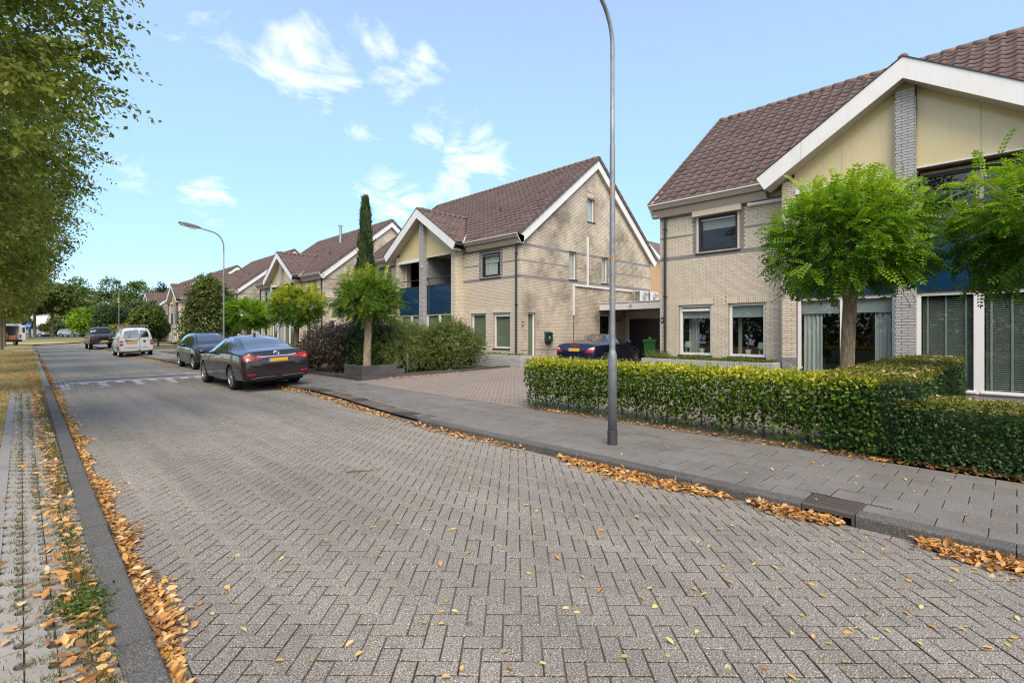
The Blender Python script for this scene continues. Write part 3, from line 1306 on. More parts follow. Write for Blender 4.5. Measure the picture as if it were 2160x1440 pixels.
def build_house(label, yc, mode, group=None):
    origin = Vector((14.5, yc, .20))
    H = thing('house', label, 'house', origin, 0, group)
    keep = {'R': 300, 'C': 300, 'L': 0}[mode]
    F0 = Frame((0, 0, 0), (0, 1, 0), (-1, 0, 0))               # front, u = y
    G1 = Frame((0, -W2, 0), (1, 0, 0), (0, -1, 0))             # gable towards the camera, u = x
    G2 = Frame((0, W2, 0), (1, 0, 0), (0, 1, 0))
    # --- openings
    holes = []
    wl_, wu_, lint = [], [], []
    for s in (1, -1):
        for a, b in ((W2 - 1.65, W2 - .63), (W2 - 3.14, W2 - 2.14)):
            q = tuple(sorted((s * a, s * b)))
            wl_.append((q, s))
            holes.append((q[0], q[1], .70, 2.22))
            lint.append((q[0] - .05, q[1] + .05, 2.22, 2.44))
        q = tuple(sorted((s * (W2 - 2.46), s * (W2 - 1.20))))
        wu_.append((q, s))
        holes.append((q[0], q[1], 3.73, 4.90))
    side = [(-BAYW, BAYW, -1, 9)]
    wm = MB()
    shell(wm, F0, -W2, W2, 0, 5.3, holes + side, .28)
    for s in (1, -1):
        fs = Frame((-.45, s * BAYW, 0), (1, 0, 0), (0, s, 0))
        shell(wm, fs, 0, .73, 0, 5.3, [], .30)                                   # bay cheeks / pillars
    wm.box(-.58, 1.4, -.17, .17, 0, 6.9)                                           # central pier
    # gables
    gw = [(.42, .87, .02, 2.2), (3.1, 3.65, 3.78, 5.06), (5.6, 6.15, 3.78, 5.06), (4.46, 5.06, 6.6, 7.75), (5.45, 6.9, .02, 2.25)] if mode != 'R' else []
    for G, hs in ((G1, gw), (G2, [])):
        shell(wm, G, .28, DEP, 0, 5.3, hs, .28)
        zs_ = np.arange(5.3, 9.4, .2)
        for za in zs_:
            zb = za + .2
            x0_ = max(.02, (za + .1 - 5.20) / .794 - .3 + .1)
            x1_ = 10.2 - x0_ + .0
            hh = [q for q in hs if q[2] < za + .1 < q[3]]
            for a, b in subtract((x0_ + .1, x1_ - .1), [(q[0], q[1]) for q in hh]):
                p = G.p(a if G is G1 else a, za, -.003)
                if G is G1:
                    wm.obox(p, (b - a, 0, 0), (0, .25, 0), (0, 0, zb - za))
                else:
                    wm.obox(G.p(a, za, -.253), (b - a, 0, 0), (0, .25, 0), (0, 0, zb - za))
    wm.box(DEP - .28, DEP, -W2 + .28, W2 - .28, 0, 5.3)
    wm.box(.28, DEP - .28, -.12, .12, 0, 5.2) if mode == 'L' else wm.box(1.4, DEP - .28, -.12, .12, 0, 5.2)
    wall = wm.build('wall', 'mortar', H)
    # rooms: floors, ceilings and a back wall that light falls on
    rm = MB()
    rm.box(-.3, 5.0, -W2 + .28, W2 - .28, -.05, .06)
    rm.box(.28, 5.0, -W2 + .28, W2 - .28, 2.42, 2.62)
    rm.box(-.33, .28, -BAYW + .3, BAYW - .3, 2.42, 2.62)
    rm.build('floor_slab', 'room_floor', H)
    rm = MB()
    rm.box(4.6, 4.7, -W2 + .29, W2 - .29, .06, 2.42)
    rm.box(3.6, 3.7, -W2 + .29, W2 - .29, 2.62, 5.1)
    rm.build('partition', 'room_wall', H)

    # --- bricks
    br = []
    greyrow = lambda c: c in (58, 59, 69, 79, 80)

    def kind_front(c, u):
        return 'grey' if greyrow(c) else 'cream'

    def kind_gable(c, u):
        return 'greys' if greyrow(c) or c == 10 else 'creams'
    surr = [((q[0] - .115, q[0] - .008), (q[1] + .008, q[1] + .115)) for q, s in wu_]

    def iv_front(zc, zl, zh):
        hs = [(q[0], q[1]) for q in holes if q[2] < zh and q[3] > zl]
        hs += [(q[0], q[1]) for q in lint if q[2] < zh - .01 and q[3] > zl + .01]
        if 3.73 < zc < 5.06:
            hs += [e for s_ in surr for e in s_]
        out = []
        for a, b in ((-W2, -BAYW), (BAYW, W2)):
            out += subtract((a, b), hs)
        return out
    lay(F0, 0, 5.2, iv_front, kind_front, br)

    def iv_surr(zc, zl, zh):
        return [e for s_ in surr for e in s_]
    lay(F0, 3.75, 5.05, iv_surr, lambda c, u: 'grey', br, unit=.5)
    for a, b, z0, z1 in lint:                              # soldier courses
        n_ = round((b - a) / .0625)
        for i in range(n_):
            u = a + (b - a) * i / n_
            br.append((F0, u + .004, u + (b - a) / n_ - .006, z0 + .004, z1 - .01, 'cream', .014))
    # bay pillars and their flanks, grey plinths
    kp = lambda c, u: 'grey' if c < 12 else 'cream'
    FP = Frame((-.45, 0, 0), (0, 1, 0), (-1, 0, 0))
    for s in (1, -1):
        a, b = sorted((s * (BAYW - .33), s * BAYW))
        lay(FP, 0, 5.3, lambda zc, zl, zh: [(a, b)], kp, br, off=a % .22)
        fs = Frame((-.45, s * BAYW, 0), (1, 0, 0), (0, s, 0))
        lay(fs, 0, 5.18, lambda zc, zl, zh: [(0.0, .44)], kp, br)
        fi = Frame((-.45, s * (BAYW - .30), 0), (1, 0, 0), (0, -s, 0))
        lay(fi, 3.6, 5.05, lambda zc, zl, zh: [(0.0, .72)], lambda c, u: 'cream', br)
    FC = Frame((-.58, 0, 0), (0, 1, 0), (-1, 0, 0))
    lay(FC, 0, 6.75, lambda zc, zl, zh: [(-.17, .17)], lambda c, u: 'pale', br, off=.06, grow=.018)
    for s in (1, -1):
        fs = Frame((-.58, s * .17, 0), (1, 0, 0), (0, s, 0))
        lay(fs, 0, 6.6, lambda zc, zl, zh: [(0, .24)], lambda c, u: 'pale', br, grow=.016)
        lay(fs, 3.62, 5.05, lambda zc, zl, zh: [(.24, 1.9)], lambda c, u: 'grey', br)
    if mode != 'R':
        def iv_g(zc, zl, zh):
            if zc < 5.2:
                span = (-.013, DEP)
            else:
                x0_ = max(-.013, (zh - 5.20) / .794 - .3 + .08)
                span = (x0_, 10.2 - x0_)
            hs = [(q[0], q[1]) for q in gw if q[2] < zh and q[3] > zl]
            hs += [(q[0] - .06, q[1] + .06) for q in gw[:1] + gw[3:4] if q[3] < zh - .01 and q[3] + .21 > zl + .01]
            return subtract(span, hs)
        lay(G1, 0, 9.35, iv_g, kind_gable, br)
        for q in gw[:1] + gw[3:4]:
            n_ = round((q[1] - q[0] + .12) / .0625)
            for i in range(n_):
                u = q[0] - .06 + (q[1] - q[0] + .12) * i / n_
                br.append((G1, u + .004, u + (q[1] - q[0] + .12) / n_ - .006, q[3] + .006, q[3] + .205, 'creams', .014))
        lay(Frame((0, W2, 0), (1, 0, 0), (0, 1, 0)), 0, .2, lambda zc, zl, zh: [(0, .2)], kind_gable, br)
    else:
        lay(G2, 0, 5.2, lambda zc, zl, zh: [(-.013, 1.2)], kind_gable, br)
    emit_bricks(br, wall, origin, keep, {'cream': 'brick_cream', 'grey': 'brick_grey', 'pale': 'brick_pale', 'creams': 'brick_stained', 'greys': 'brick_grey'})

    # --- roof
    rb = MB()
    prof = [(-.32, 5.33), (5.1, 9.63), (10.52, 5.33), (10.52, 5.18), (5.1, 9.46), (-.32, 5.18)]
    rb.prism([(x, -W2 - .1, z) for x, z in prof], (0, 2 * W2 + .2, 0))
    # bay roof deck
    xi = lambda y: (bay_z(y) - 5.36) / .794 - .3
    for s in (1, -1):
        a = [(-.84, 0, bay_z(0) - .02), (xi(0), 0, bay_z(0) - .02), (-.28, s * 2.98, bay_z(2.98) - .02), (-.84, s * 2.98, bay_z(2.98) - .02)]
        if s > 0:
            a = a[::-1]
        rb.prism(a[::-1], (0, 0, -.10))
    oldmat = 'roof_tile'
    roof = rb.build('roof', 'sill_dark', H)
    tiles = []
    sl = math.atan(.794)
    U, D, Nn = Vector((0, -1, 0)), Vector((math.cos(sl), 0, math.sin(sl))), Vector((-math.sin(sl), 0, math.cos(sl)))
    run = 5.44 / math.cos(sl)
    rows_, cols = 20, 42
    l, w_ = run / rows_, (2 * W2 + .36) / cols
    for r_ in range(rows_):
        for c_ in range(cols):
            y_ = W2 + .18 - c_ * w_
            o = Vector((-.36, y_, 5.345)) + D * (r_ * l)
            ym, xm = y_ - w_ / 2, o.x + .12
            if bay_z(ym) - .10 > roof_z(xm) and abs(ym) < 2.98:
                continue
            tiles.append((o, U, D, Nn, w_, l))
    sb = math.atan(.655)
    for s in (1, -1):
        Ub = Vector((-s, 0, 0))
        Db = Vector((0, -s * math.cos(sb), math.sin(sb)))
        Nb = Vector((0, s * math.sin(sb), math.cos(sb)))
        runb = 2.98 / math.cos(sb)
        nr = 10
        lb = runb / nr
        for r_ in range(nr):
            y_ = 2.98 - 2.98 * (r_ + .4) / nr
            xe = xi(y_) + .12
            ncol = max(1, int(math.ceil((xe + .80) / .30)))
            for c_ in range(ncol):
                xs_ = -.80 + c_ * .30
                o = Vector((xs_ + (0.30 if s > 0 else 0), s * 2.98, bay_z(2.98))) + Db * (r_ * lb)
                if xs_ > xe - .1:
                    continue
                tiles.append((o, Ub, Db, Nb, .30, lb))
    emit_tiles(tiles, roof, origin, keep, 'roof_tile')
    # ridge tiles
    rt = MB()
    rt.tube([(0, 0, 0), (0, .36, 0)], [.115, .13], 10)
    rmesh = rt.mesh('ridge_tile', 'ridge_tile', True)
    nrt = 37
    for i in range(nrt):
        put('ridge_tile', rmesh, roof, loc=(5.1, -W2 - .2 + i * (2 * W2 + .4) / nrt, 9.66 + random.uniform(-.008, .008)))
    rt2 = MB()
    rt2.tube([(0, 0, 0), (.36, 0, 0)], [.10, .115], 10)
    rm2 = rt2.mesh('ridge_tile', 'ridge_tile', True)
    x_ = -.84
    while x_ < xi(0) + .05:
        put('ridge_tile', rm2, roof, loc=(x_, 0, bay_z(0) + .02))
        x_ += .33
    # verge: dark flaps over white boards at the gables
    vm = {}
    for s in (1, -1):
        for half in (0, 1):
            D2 = D if half == 0 else Vector((-math.cos(sl), 0, math.sin(sl)))
            N2 = Nn if half == 0 else Vector((math.sin(sl), 0, math.cos(sl)))
            st_ = Vector((-.36, 0, 5.36)) if half == 0 else Vector((10.56, 0, 5.36))
            mb = MB()
            mb.obox(-N2 * .11 + Vector((0, -.03, 0)), D2 * (l + .03), Vector((0, .06, 0)), N2 * .16) if half == 0 else mb.obox(-N2 * .11 + Vector((0, .03, 0)), D2 * (l + .03), Vector((0, -.06, 0)), N2 * .16)
            vme = mb.mesh('verge_tile', 'roof_tile')
            for r_ in range(rows_):
                p = st_ + D2 * (r_ * l) + N2 * (.018 - .0) + Vector((0, s * (W2 + .215), 0))
                o = put('verge_tile', vme, roof, loc=p)
                o.rotation_euler = (0, (-.05 if half == 0 else .05), 0)
            bb = MB()
            q0 = st_ + Vector((.02 if half == 0 else -.02, 0, -.09))
            q1 = Vector((5.1, 0, 9.62 - .075))
            lo = Vector((0, 0, -.36))
            ya = s * (W2 + .16)
            bb.prism([((-.43 if half == 0 else 10.63), ya, 5.325), (q1.x, ya, q1.z), (q1.x, ya, q1.z - .36), ((-.13 if half == 0 else 10.33), ya, 4.985), ((-.17 if half == 0 else 10.37), ya, 4.985)], (0, s * .03, 0))
            bb.build('bargeboard', 'trim_white', H)
            sm = MB()
            sm.prism([(q0.x + .12 * (1 if half == 0 else -1), s * (W2 - .01), q0.z - .25), (q1.x, s * (W2 - .01), q1.z - .345), (q1.x, s * (W2 - .01), q1.z - .30), (q0.x + .12 * (1 if half == 0 else -1), s * (W2 - .01), q0.z - .20)], (0, s * .165, 0))
            sm.build('soffit', 'soffit', H)
    # eaves: leaning gutter boards with a bright rim
    gp = [(-.42, 5.36), (-.16, 5.0), (.0, 5.0), (.0, 5.3), (-.30, 5.36)]
    for s in (1, -1):
        ya, yb, ym = 3.0, W2 + .19, 4.75
        for a, b in ((ya, ym - .003), (ym + .003, yb)):
            y0_, y1_ = sorted((s * a, s * b))
            mb = MB()
            mb.prism([(x, y0_, z) for x, z in gp][::-1], (0, y1_ - y0_, 0))
            mb.build('gutter_board', 'trim_beige', H)
        y0_, y1_ = sorted((s * ya, s * (yb + .02)))
        mb = MB()
        mb.box(-.445, -.40, y0_, y1_, 5.345, 5.375)
        mb.build('gutter_rim', 'gutter_edge', H)
    # bay gable boards (two lengths each side), their soffits, the yellow field
    for s in (1, -1):
        for a, b in ((0.0, 1.98), (1.986, 3.03)):
            za, zb = bay_z(a) + .035, bay_z(b) + .035
            dz_ = .46
            P4 = [(-.87, s * a, za), (-.87, s * b, zb), (-.87, s * (b - (.20 if b > 3 else 0)), zb - dz_ + (.13 if b > 3 else 0)), (-.87, s * a, za - dz_)]
            if s < 0:
                P4 = P4[::-1]
            mb = MB()
            mb.prism(P4, (.035, 0, 0))
            mb.build('bargeboard', 'trim_white', H)
            mb = MB()
            P5 = [(-.835, s * a, za - dz_ + .012), (-.835, s * (b - .2 if b > 3 else b), zb - dz_ + (.142 if b > 3 else .012)), (-.38, s * (b - .2 if b > 3 else b), zb - dz_ + (.142 if b > 3 else .012)), (-.38, s * a, za - dz_ + .012)]
            if s < 0:
                P5 = P5[::-1]
            mb.prism(P5, (0, 0, .03))
            mb.build('soffit', 'soffit', H)
        # cap rail on the board
        mb = MB()
        P6 = [(-.89, 0, bay_z(0) + .04), (-.89, s * 3.05, bay_z(3.05) + .04), (-.89, s * 3.05, bay_z(3.05) + .065), (-.89, 0, bay_z(0) + .065)]
        mb.prism(P6 if s > 0 else P6[::-1], (.06, 0, 0))
        mb.build('cap_strip', 'sill_dark', H)
        # yellow panels, two sheets with a joint
        for a, b in ((.185, 1.22), (1.226, 2.26)):
            top = lambda y_: bay_z(y_) - .40
            zb_ = 5.03
            pl = [(-.40, s * a, zb_), (-.40, s * b, zb_), (-.40, s * b, max(zb_ + .01, top(b))), (-.40, s * a, top(a))]
            mb = MB()
            mb.prism(pl if s < 0 else pl[::-1], (.03, 0, 0))
            mb.build('gable_panel', 'panel_yellow', H)
        open_ = not (mode == 'R' and s < 0)
        # beam under the panel
        mb = MB()
        y0_, y1_ = sorted((s * .175, s * 2.21))
        if s > 0 or mode == 'R' and s > 0:
            mb.box(-.50, -.30, y0_, y1_, 4.88, 5.02)
        else:
            mb.box(-.44, -.36, y0_, y1_, 5.0, 5.026)
        mb.build('beam', 'trim_white', H)
        # ceiling of the loggia
        mb = MB()
        mb.box(-.35, 1.5, y0_, y1_, 5.06, 5.10)
        mb.build('ceiling_board', 'soffit', H)
        # parapet sheet of dark blue, two sheets wide
        mid = s * 1.19
        for a, b in ((s * .178, mid - s * .003), (mid + s * .003, s * 2.2)):
            y0b, y1b = sorted((a, b))
            mb = MB()
            mb.box(-.40, -.37, y0b, y1b, 2.31, 3.62)
            mb.build('parapet_panel', 'panel_blue', H)
        mb = MB()
        mb.box(-.42, -.35, y0_, y1_, 3.622, 3.66)
        mb.box(-.41, -.36, y0_, y1_, 2.275, 2.305)
        mb.build('parapet_cap', 'frame_dark', H)
        FB = Frame((-.36, 0, 0), (0, 1, 0), (-1, 0, 0))
        if open_:
            mb = MB()
            mb.tube([(-.36, y0_, 3.98), (-.36, y1_, 3.98)], .022, 8)
            mb.box(-.385, -.335, y1_ - .03 if s < 0 else y0_, y1_ if s < 0 else y0_ + .03, 3.9, 4.06)
            mb.build('handrail', 'frame_dark', H)
            # back wall of the loggia with a glazed door
            mb = MB()
            mb.box(1.30, 1.4, min(s * 1.35, s * 2.2), max(s * 1.35, s * 2.2), 2.62, 5.06)
            mb.build('loggia_wall', 'brick_cream', H)
            FD = Frame((1.36, 0, 0), (0, 1, 0), (-1, 0, 0))
            a, b = sorted((s * .20, s * 1.34))
            window(H, FD, a, b, 2.64, 4.9, 0, .07, 'frame_white', 'glass_dark', 'frame_dark', sill=False, fill=(2.9, 'blind_grey'))
            mb = MB()
            mb.tube([(-.1, s * 2.1, 3.6), (-.1, s * 2.1, 5.06)], .03, 8)
            mb.build('post', 'trim_white', H)
        else:
            FD = Frame((-.05, 0, 0), (0, 1, 0), (-1, 0, 0))
            a, b = sorted((s * .20, s * 2.2))
            window(H, FD, a, b, 3.66, 4.98, .02, .07, 'trim_beige', 'glass_dark', 'frame_dark', mullions=((-1.25, -1.13),), sill=False, fill=(3.75, 'blind_sage'))
        # ground floor bay glazing
        a, b = sorted((s * .178, s * 2.2))
        mid = (a + b) / 2
        wi = window(H, FB, a, b, .10, 2.27, 0, .075, 'frame_white', 'glass', None, ((mid - .08, mid + .08),), sill=False)
        mb = MB()
        for q0, q1 in ((a + .075, mid - .08), (mid + .08, b - .075)):
            slab(mb, FB, q0 - .05, q1 + .05, .125, .165, .035, -.02)
        mb.build('sill', 'frame_white', wi)
        mb = MB()
        slab(mb, FB, a, b, -.1, .095, -.02, -.2)
        mb.build('plinth', 'brick_pale', H)
        if mode == 'R' and s < 0:
            # venetian blinds, slat by slat, with ladder tapes
            for q0, q1 in ((a + .08, mid - .085), (mid + .085, b - .08)):
                sm = MB()
                ang = .34
                yl = q1 - q0 - .03
                sm.obox((-.0, 0, 0), (.042 * math.cos(ang), 0, .042 * math.sin(ang)), (0, yl, 0), (-.0012 * math.sin(ang), 0, .0022 * math.cos(ang)))
                sme = sm.mesh('slat', 'blind_slat')
                z = .21
                while z < 2.16:
                    put('slat', sme, wi, loc=(-.235, q0 + .015, z))
                    z += .0425
                for f in (.14, .52, .88):
                    tm = MB()
                    yy = q0 + (q1 - q0) * f
                    tm.box(-.245, -.243, yy - .018, yy + .018, .18, 2.19)
                    tm.build('ladder_tape', 'blind_tape', wi)
                hm = MB()
                hm.box(-.25, -.19, q0 + .01, q1 - .01, .17, .195)
                hm.build('bottom_rail', 'blind_slat', wi)
        elif mode == 'R':
            for q0, q1 in ((a + .08, mid - .085), (mid + .085, b - .08)):
                mb = MB()
                slab(mb, FB, q0, q1, 1.86, 2.2, -.10, -.104)
                mb.build('roller_blind', 'blind_grey', wi)
            wavy_curtain(wi, FB, b - .52, b - .10, .12, 2.2, -.16)
            wavy_curtain(wi, FB, a + .10, a + .42, .12, 2.2, -.16)
        else:
            for q0, q1 in ((a + .08, mid - .085), (mid + .085, b - .08)):
                mb = MB()
                slab(mb, FB, q0, q1, .2 if s < 0 else 1.4, 2.2, -.10, -.104)
                mb.build('roller_blind', 'blind_sage' if s < 0 else 'blind_grey', wi)
    # ground floor windows
    for i, (q, s) in enumerate(wl_):
        first = i % 2 == 0
        if mode == 'R' and s > 0:
            wi = window(H, F0, q[0], q[1], .70, 2.22, .07, .07, 'frame_white', 'glass', fill=(1.82, 'blind_grey'))
            if first:
                mb = MB()
                slab(mb, F0, q[0] + .09, q[1] - .09, 2.03, 2.10, -.045, -.1)
                mb.build('awning_rail', 'plastic_white', wi)
                wavy_curtain(wi, F0, q[1] - .42, q[1] - .08, .75, 2.15, -.50)
            else:
                wavy_curtain(wi, F0, q[1] - .20, q[1] - .08, .75, 2.15, -.50)
        else:
            wi = window(H, F0, q[0], q[1], .70, 2.22, .07, .07, 'frame_white', 'glass', fill=(.78, 'blind_sage') if mode == 'C' else (1.5, 'blind_grey'))
            if mode == 'C' and first:
                mb = MB()
                slab(mb, F0, q[0] + .09, q[1] - .09, 2.06, 2.12, -.045, -.1)
                mb.build('awning_rail', 'plastic_white', wi)
    for q, s in wu_:
        wi = window(H, F0, q[0], q[1], 3.75, 4.88, .03, .055, 'frame_cream', 'glass', 'frame_dark')
        if mode == 'R':
            mb = MB()
            slab(mb, F0, q[0] - .08, q[1] + .08, 4.84, 5.03, .16, .0)
            mb.build('shutter_box', 'frame_cream', wi)
            mb = MB()
            slab(mb, F0, q[0] + .13, q[1] - .13, 4.45, 4.72, -.15, -.155)
            mb.build('roller_blind', 'blind_grey', wi)
            mb = MB()
            for uu in (q[0] + .0, q[1] - .055):
                slab(mb, F0, uu, uu + .055, 3.76, 4.84, .03, -.03)
            mb.build('shutter_guide', 'frame_cream', wi)
        else:
            wavy_curtain(wi, F0, q[0] + .35 if s < 0 else q[0] + .14, q[1] - .14 if s < 0 else q[1] - .35, 3.9, 4.7, -.16, 'curtain_white')
            mb = MB()
            slab(mb, F0, q[0] + .13, q[1] - .13, 4.40, 4.72, -.13, -.134)
            mb.build('valance', 'curtain_white', wi)
        mb = MB()
        slab(mb, F0, q[0] + .14, q[1] - .14, 4.70, 4.735, -.005, -.03)
        mb.build('vent_strip', 'metal_grey', wi)
    # gable openings
    for k, q in enumerate(gw):
        if k == 0:
            window(H, G1, q[0], q[1], q[2], q[3], .07, .06, 'frame_white', 'glass', fill=(.1, 'blind_sage'), sill=False)
        elif k < 4:
            window(H, G1, q[0], q[1], q[2], q[3], .09, .05, 'frame_white', 'glass', fill=(q[2] + .06, 'plastic_white'))
        else:
            mb = MB()
            bar_frame(mb, G1, q[0], q[1], q[2], q[3], .07, -.06, -.14)
            slab(mb, G1, q[0] + .88, q[0] + .96, q[2], q[3] - .07, -.058, -.14)
            dr = mb.build('door', 'frame_white', H)
            mb = MB()
            slab(mb, G1, q[0] + .07, q[0] + .88, q[2] + .02, q[3] - .07, -.085, -.125)
            lf = mb.build('leaf', 'door_dark', dr)
            mb = MB()
            for zz_ in (.4, .8, 1.2, 1.6):
                slab(mb, G1, q[0] + .3, q[0] + .66, zz_, zz_ + .24, -.08, -.09)
            mb.build('door_light', 'glass_dark', dr)
            mb = MB()
            slab(mb, G1, q[0] + .96, q[1] - .07, q[2] + .06, q[3] - .07, -.10, -.11)
            mb.build('pane', 'glass_dark', dr)
    # downpipes at the front corners
    for s in (1, -1):
        mb = MB()
        y_ = s * (W2 - .20)
        mb.tube([(-.075, y_, 0), (-.075, y_, 5.02)], .042, 12)
        for z in (.4, 2.5, 4.6):
            mb.box(-.125, .0, y_ - .05, y_ + .05, z, z + .03)
        mb.build('downpipe', 'pipe_dark', H, smooth=False)
    if mode != 'R':
        mb = MB()
        p0, p1 = Vector((-.38, -2.98, 5.40)), Vector((xi(0) * .45, -1.65, bay_z(1.65) + .06))
        mb.obox(p0, (p1 - p0), Vector((0, -.07, 0)), Vector((-.02, 0, .03)))
        mb.build('valley_strip', 'gutter_edge', H)
        mb = MB()
        mb.tube([(1.9, -3.0, 7.1), (1.9, -3.0, 7.4)], .05, 8)
        mb.build('vent_pipe', 'frame_dark', H)
    return H


house_r = build_house('large cream brick house with grey centre pier and venetian blinds, behind the clipped hedge', 1.74, 'R', 'cream brick double houses in a row')
house_c = build_house('cream brick house with stained gable wall and sage blinds, behind the blue convertible', 20.42, 'C', 'cream brick double houses in a row')
HOUSE_L = build_house('cream brick house with metal chimney flue, second behind the cypress', 38.98, 'L', 'cream brick double houses in a row')

# ---------------------------------------------------------------- more houses of the row
for i, (yy, lab) in enumerate(((57.5, 'cream brick house in the row, standing third beyond the cypress'),
                               (76.1, 'cream brick house in the row with its gable behind the white van'),
                               (94.6, 'far cream brick house at the end of the row, behind the dome tree'))):
    h = copy_tree(HOUSE_L)
    h.location = (14.5, yy, .2 + (0 if yy < 70 else .15))
    h['label'] = lab
KIDS.clear()
fl = MB()
fl.lathe([(.20, -.5), (.13, .0), (.12, .05), (.105, .1), (.105, 1.25), (.13, 1.28), (.13, 1.34), (.10, 1.36), (.10, 1.44), (.17, 1.46), (.17, 1.52), (.02, 1.56)], 14, (3.6, -1.2, 8.35))
fl.build('chimney_flue', 'metal_grey', HOUSE_L)


def text(name, body, size, mat, parent, loc, rot, ext=.0015, align='CENTER'):
    cu = bpy.data.curves.new(name, 'FONT')
    cu.body = body
    cu.size = size
    cu.extrude = ext
    cu.align_x = align
    cu.align_y = 'CENTER'
    cu.resolution_u = 3
    tmp = bpy.data.objects.new(name, cu)
    C.objects.link(tmp)
    bpy.context.view_layer.update()
    me = bpy.data.meshes.new_from_object(tmp.evaluated_get(bpy.context.evaluated_depsgraph_get()))
    bpy.data.objects.remove(tmp)
    me.materials.clear()
    me.materials.append(MATS[mat])
    o = put(name, me, parent, loc=loc)
    o.rotation_euler = rot
    return o


RX_FRONT = (PI / 2, 0, -PI / 2)      # lettering read from -X
RX_SIDE = (PI / 2, 0, 0)             # lettering read from -Y

plain('sign_navy', (.012, .014, .06), .3, .05, 4)
plain('letter_white', (.78, .78, .78), .4, .02, 4)
plain('letter_black', (.01, .01, .01), .5, .02, 4)
plain('sticker_orange', (.62, .26, .02), .5, .1, 20)
plain('chrome', (.75, .75, .76), .12, .02, 4, Metallic=1.0)
plain('mail_green', (.010, .045, .036), .4, .08, 6)
plain('bin_green', (.035, .16, .035), .5, .1, 5)
t = NT('galvanised')
f = t.noise(9, 5, .65)
c = t.mix(t.ramp(f, .3, .7), (.17, .183, .196), (.265, .28, .295))
c = t.mix(t.ramp(t.noise(3.5, 4, .6, t.pos((6, 6, 1.2))), .58, .72, 0, .5), c, (.17, .175, .18))
t.bsdf(c, .5, None, Metallic=.35)
plain('pole_black', (.04, .042, .045), .6, .3, 18)
plain('lamp_glass', (.50, .49, .42), .2, .05, 6)
plain('lamp_shell', (.13, .12, .10), .5, .1, 6)
plain('cast_iron', (.085, .068, .060), .55, .15, 14)
plain('void_black', (.004, .004, .004), .9, .0, 4)
plain('wood_orange', (.38, .18, .06), .7, .15, 8)

# number plates of the houses
for par, y_, num, xz in ((house_r, W2 - .075, '6', 1.77), (house_c, None, '8', 1.72)):
    mb = MB()
    if y_ is not None:
        mb.box(-.022, -.014, y_ - .055, y_ + .055, xz - .085, xz + .085)
        pl = mb.build('number_plate', 'sign_navy', par)
        text('numeral', num, .15, 'letter_white', pl, (-.0235, y_, xz), RX_FRONT)
    else:
        mb.box(.05, .16, -W2 - .022, -W2 - .014, xz - .085, xz + .085)
        pl = mb.build('number_plate', 'sign_navy', par)
        text('numeral', num, .15, 'letter_white', pl, (.105, -W2 - .0235, xz), RX_SIDE)
# awning roll by the pier of the near house
mb = MB()
mb.tube([(-.09, W2 - 2.75, 4.93), (-.09, W2 - 3.68, 4.93)], .05, 10)
mb.build('awning_roll', 'plastic_white', house_r)
mb = MB()
mb.tube([(-.09, W2 - 2.72, 4.93), (-.09, W2 - 2.80, 4.93)], .062, 10)
mb.build('awning_end', 'plastic_white', house_r)

# white cable ducts on the stained gable
G = Frame((0, -W2, 0), (1, 0, 0), (0, -1, 0))
mb = MB()
slab(mb, G, 4.40, 4.49, 3.58, 5.85, .075, .012)
slab(mb, G, 3.36, 8.3, 3.49, 3.58, .078, .012)
slab(mb, G, 3.36, 3.45, 2.15, 3.488, .074, .012)
mb.build('cable_duct', 'plastic_white', house_c)
mb = MB()
mb.tube([(3.41, -W2 - .03, 0.1), (3.41, -W2 - .03, 2.15)], .014, 6)
mb.build('drain_pipe', 'frame_dark', house_c)
mb = MB()
slab(mb, G, 6.75, 6.95, 1.95, 2.0, .2, .01)
mb.build('wall_lamp', 'frame_dark', house_c)
# little camera on the pier
mb = MB()
mb.box(-.66, -.59, -.15, -.09, 4.55, 4.62)
mb.build('wall_camera', 'plastic_white', house_c)

# mailbox
bx = thing('mailbox', 'dark green mailbox on the stained gable wall left of the blue car', 'mailbox', (14.5 + 1.62, 14.19 - .013, 1.18))
mb = MB()
mb.box(-.19, .19, -.14, 0, .0, .40)
mb.build('body', 'mail_green', bx)
mb = MB()
mb.prism([(-.205, -.165, .36), (-.205, .0, .44), (-.205, .0, .40), (-.205, -.165, .33)], (.41, 0, 0))
mb.build('lid', 'mail_green', bx)
mb = MB()
mb.box(-.15, .15, -.10, -.01, -.06, -.002)
mb.build('newspaper_slot', 'mail_green', bx)
mb = MB()
mb.box(-.02, .02, -.143, -.1405, .13, .24)
mb.build('label_plate', 'letter_white', bx)

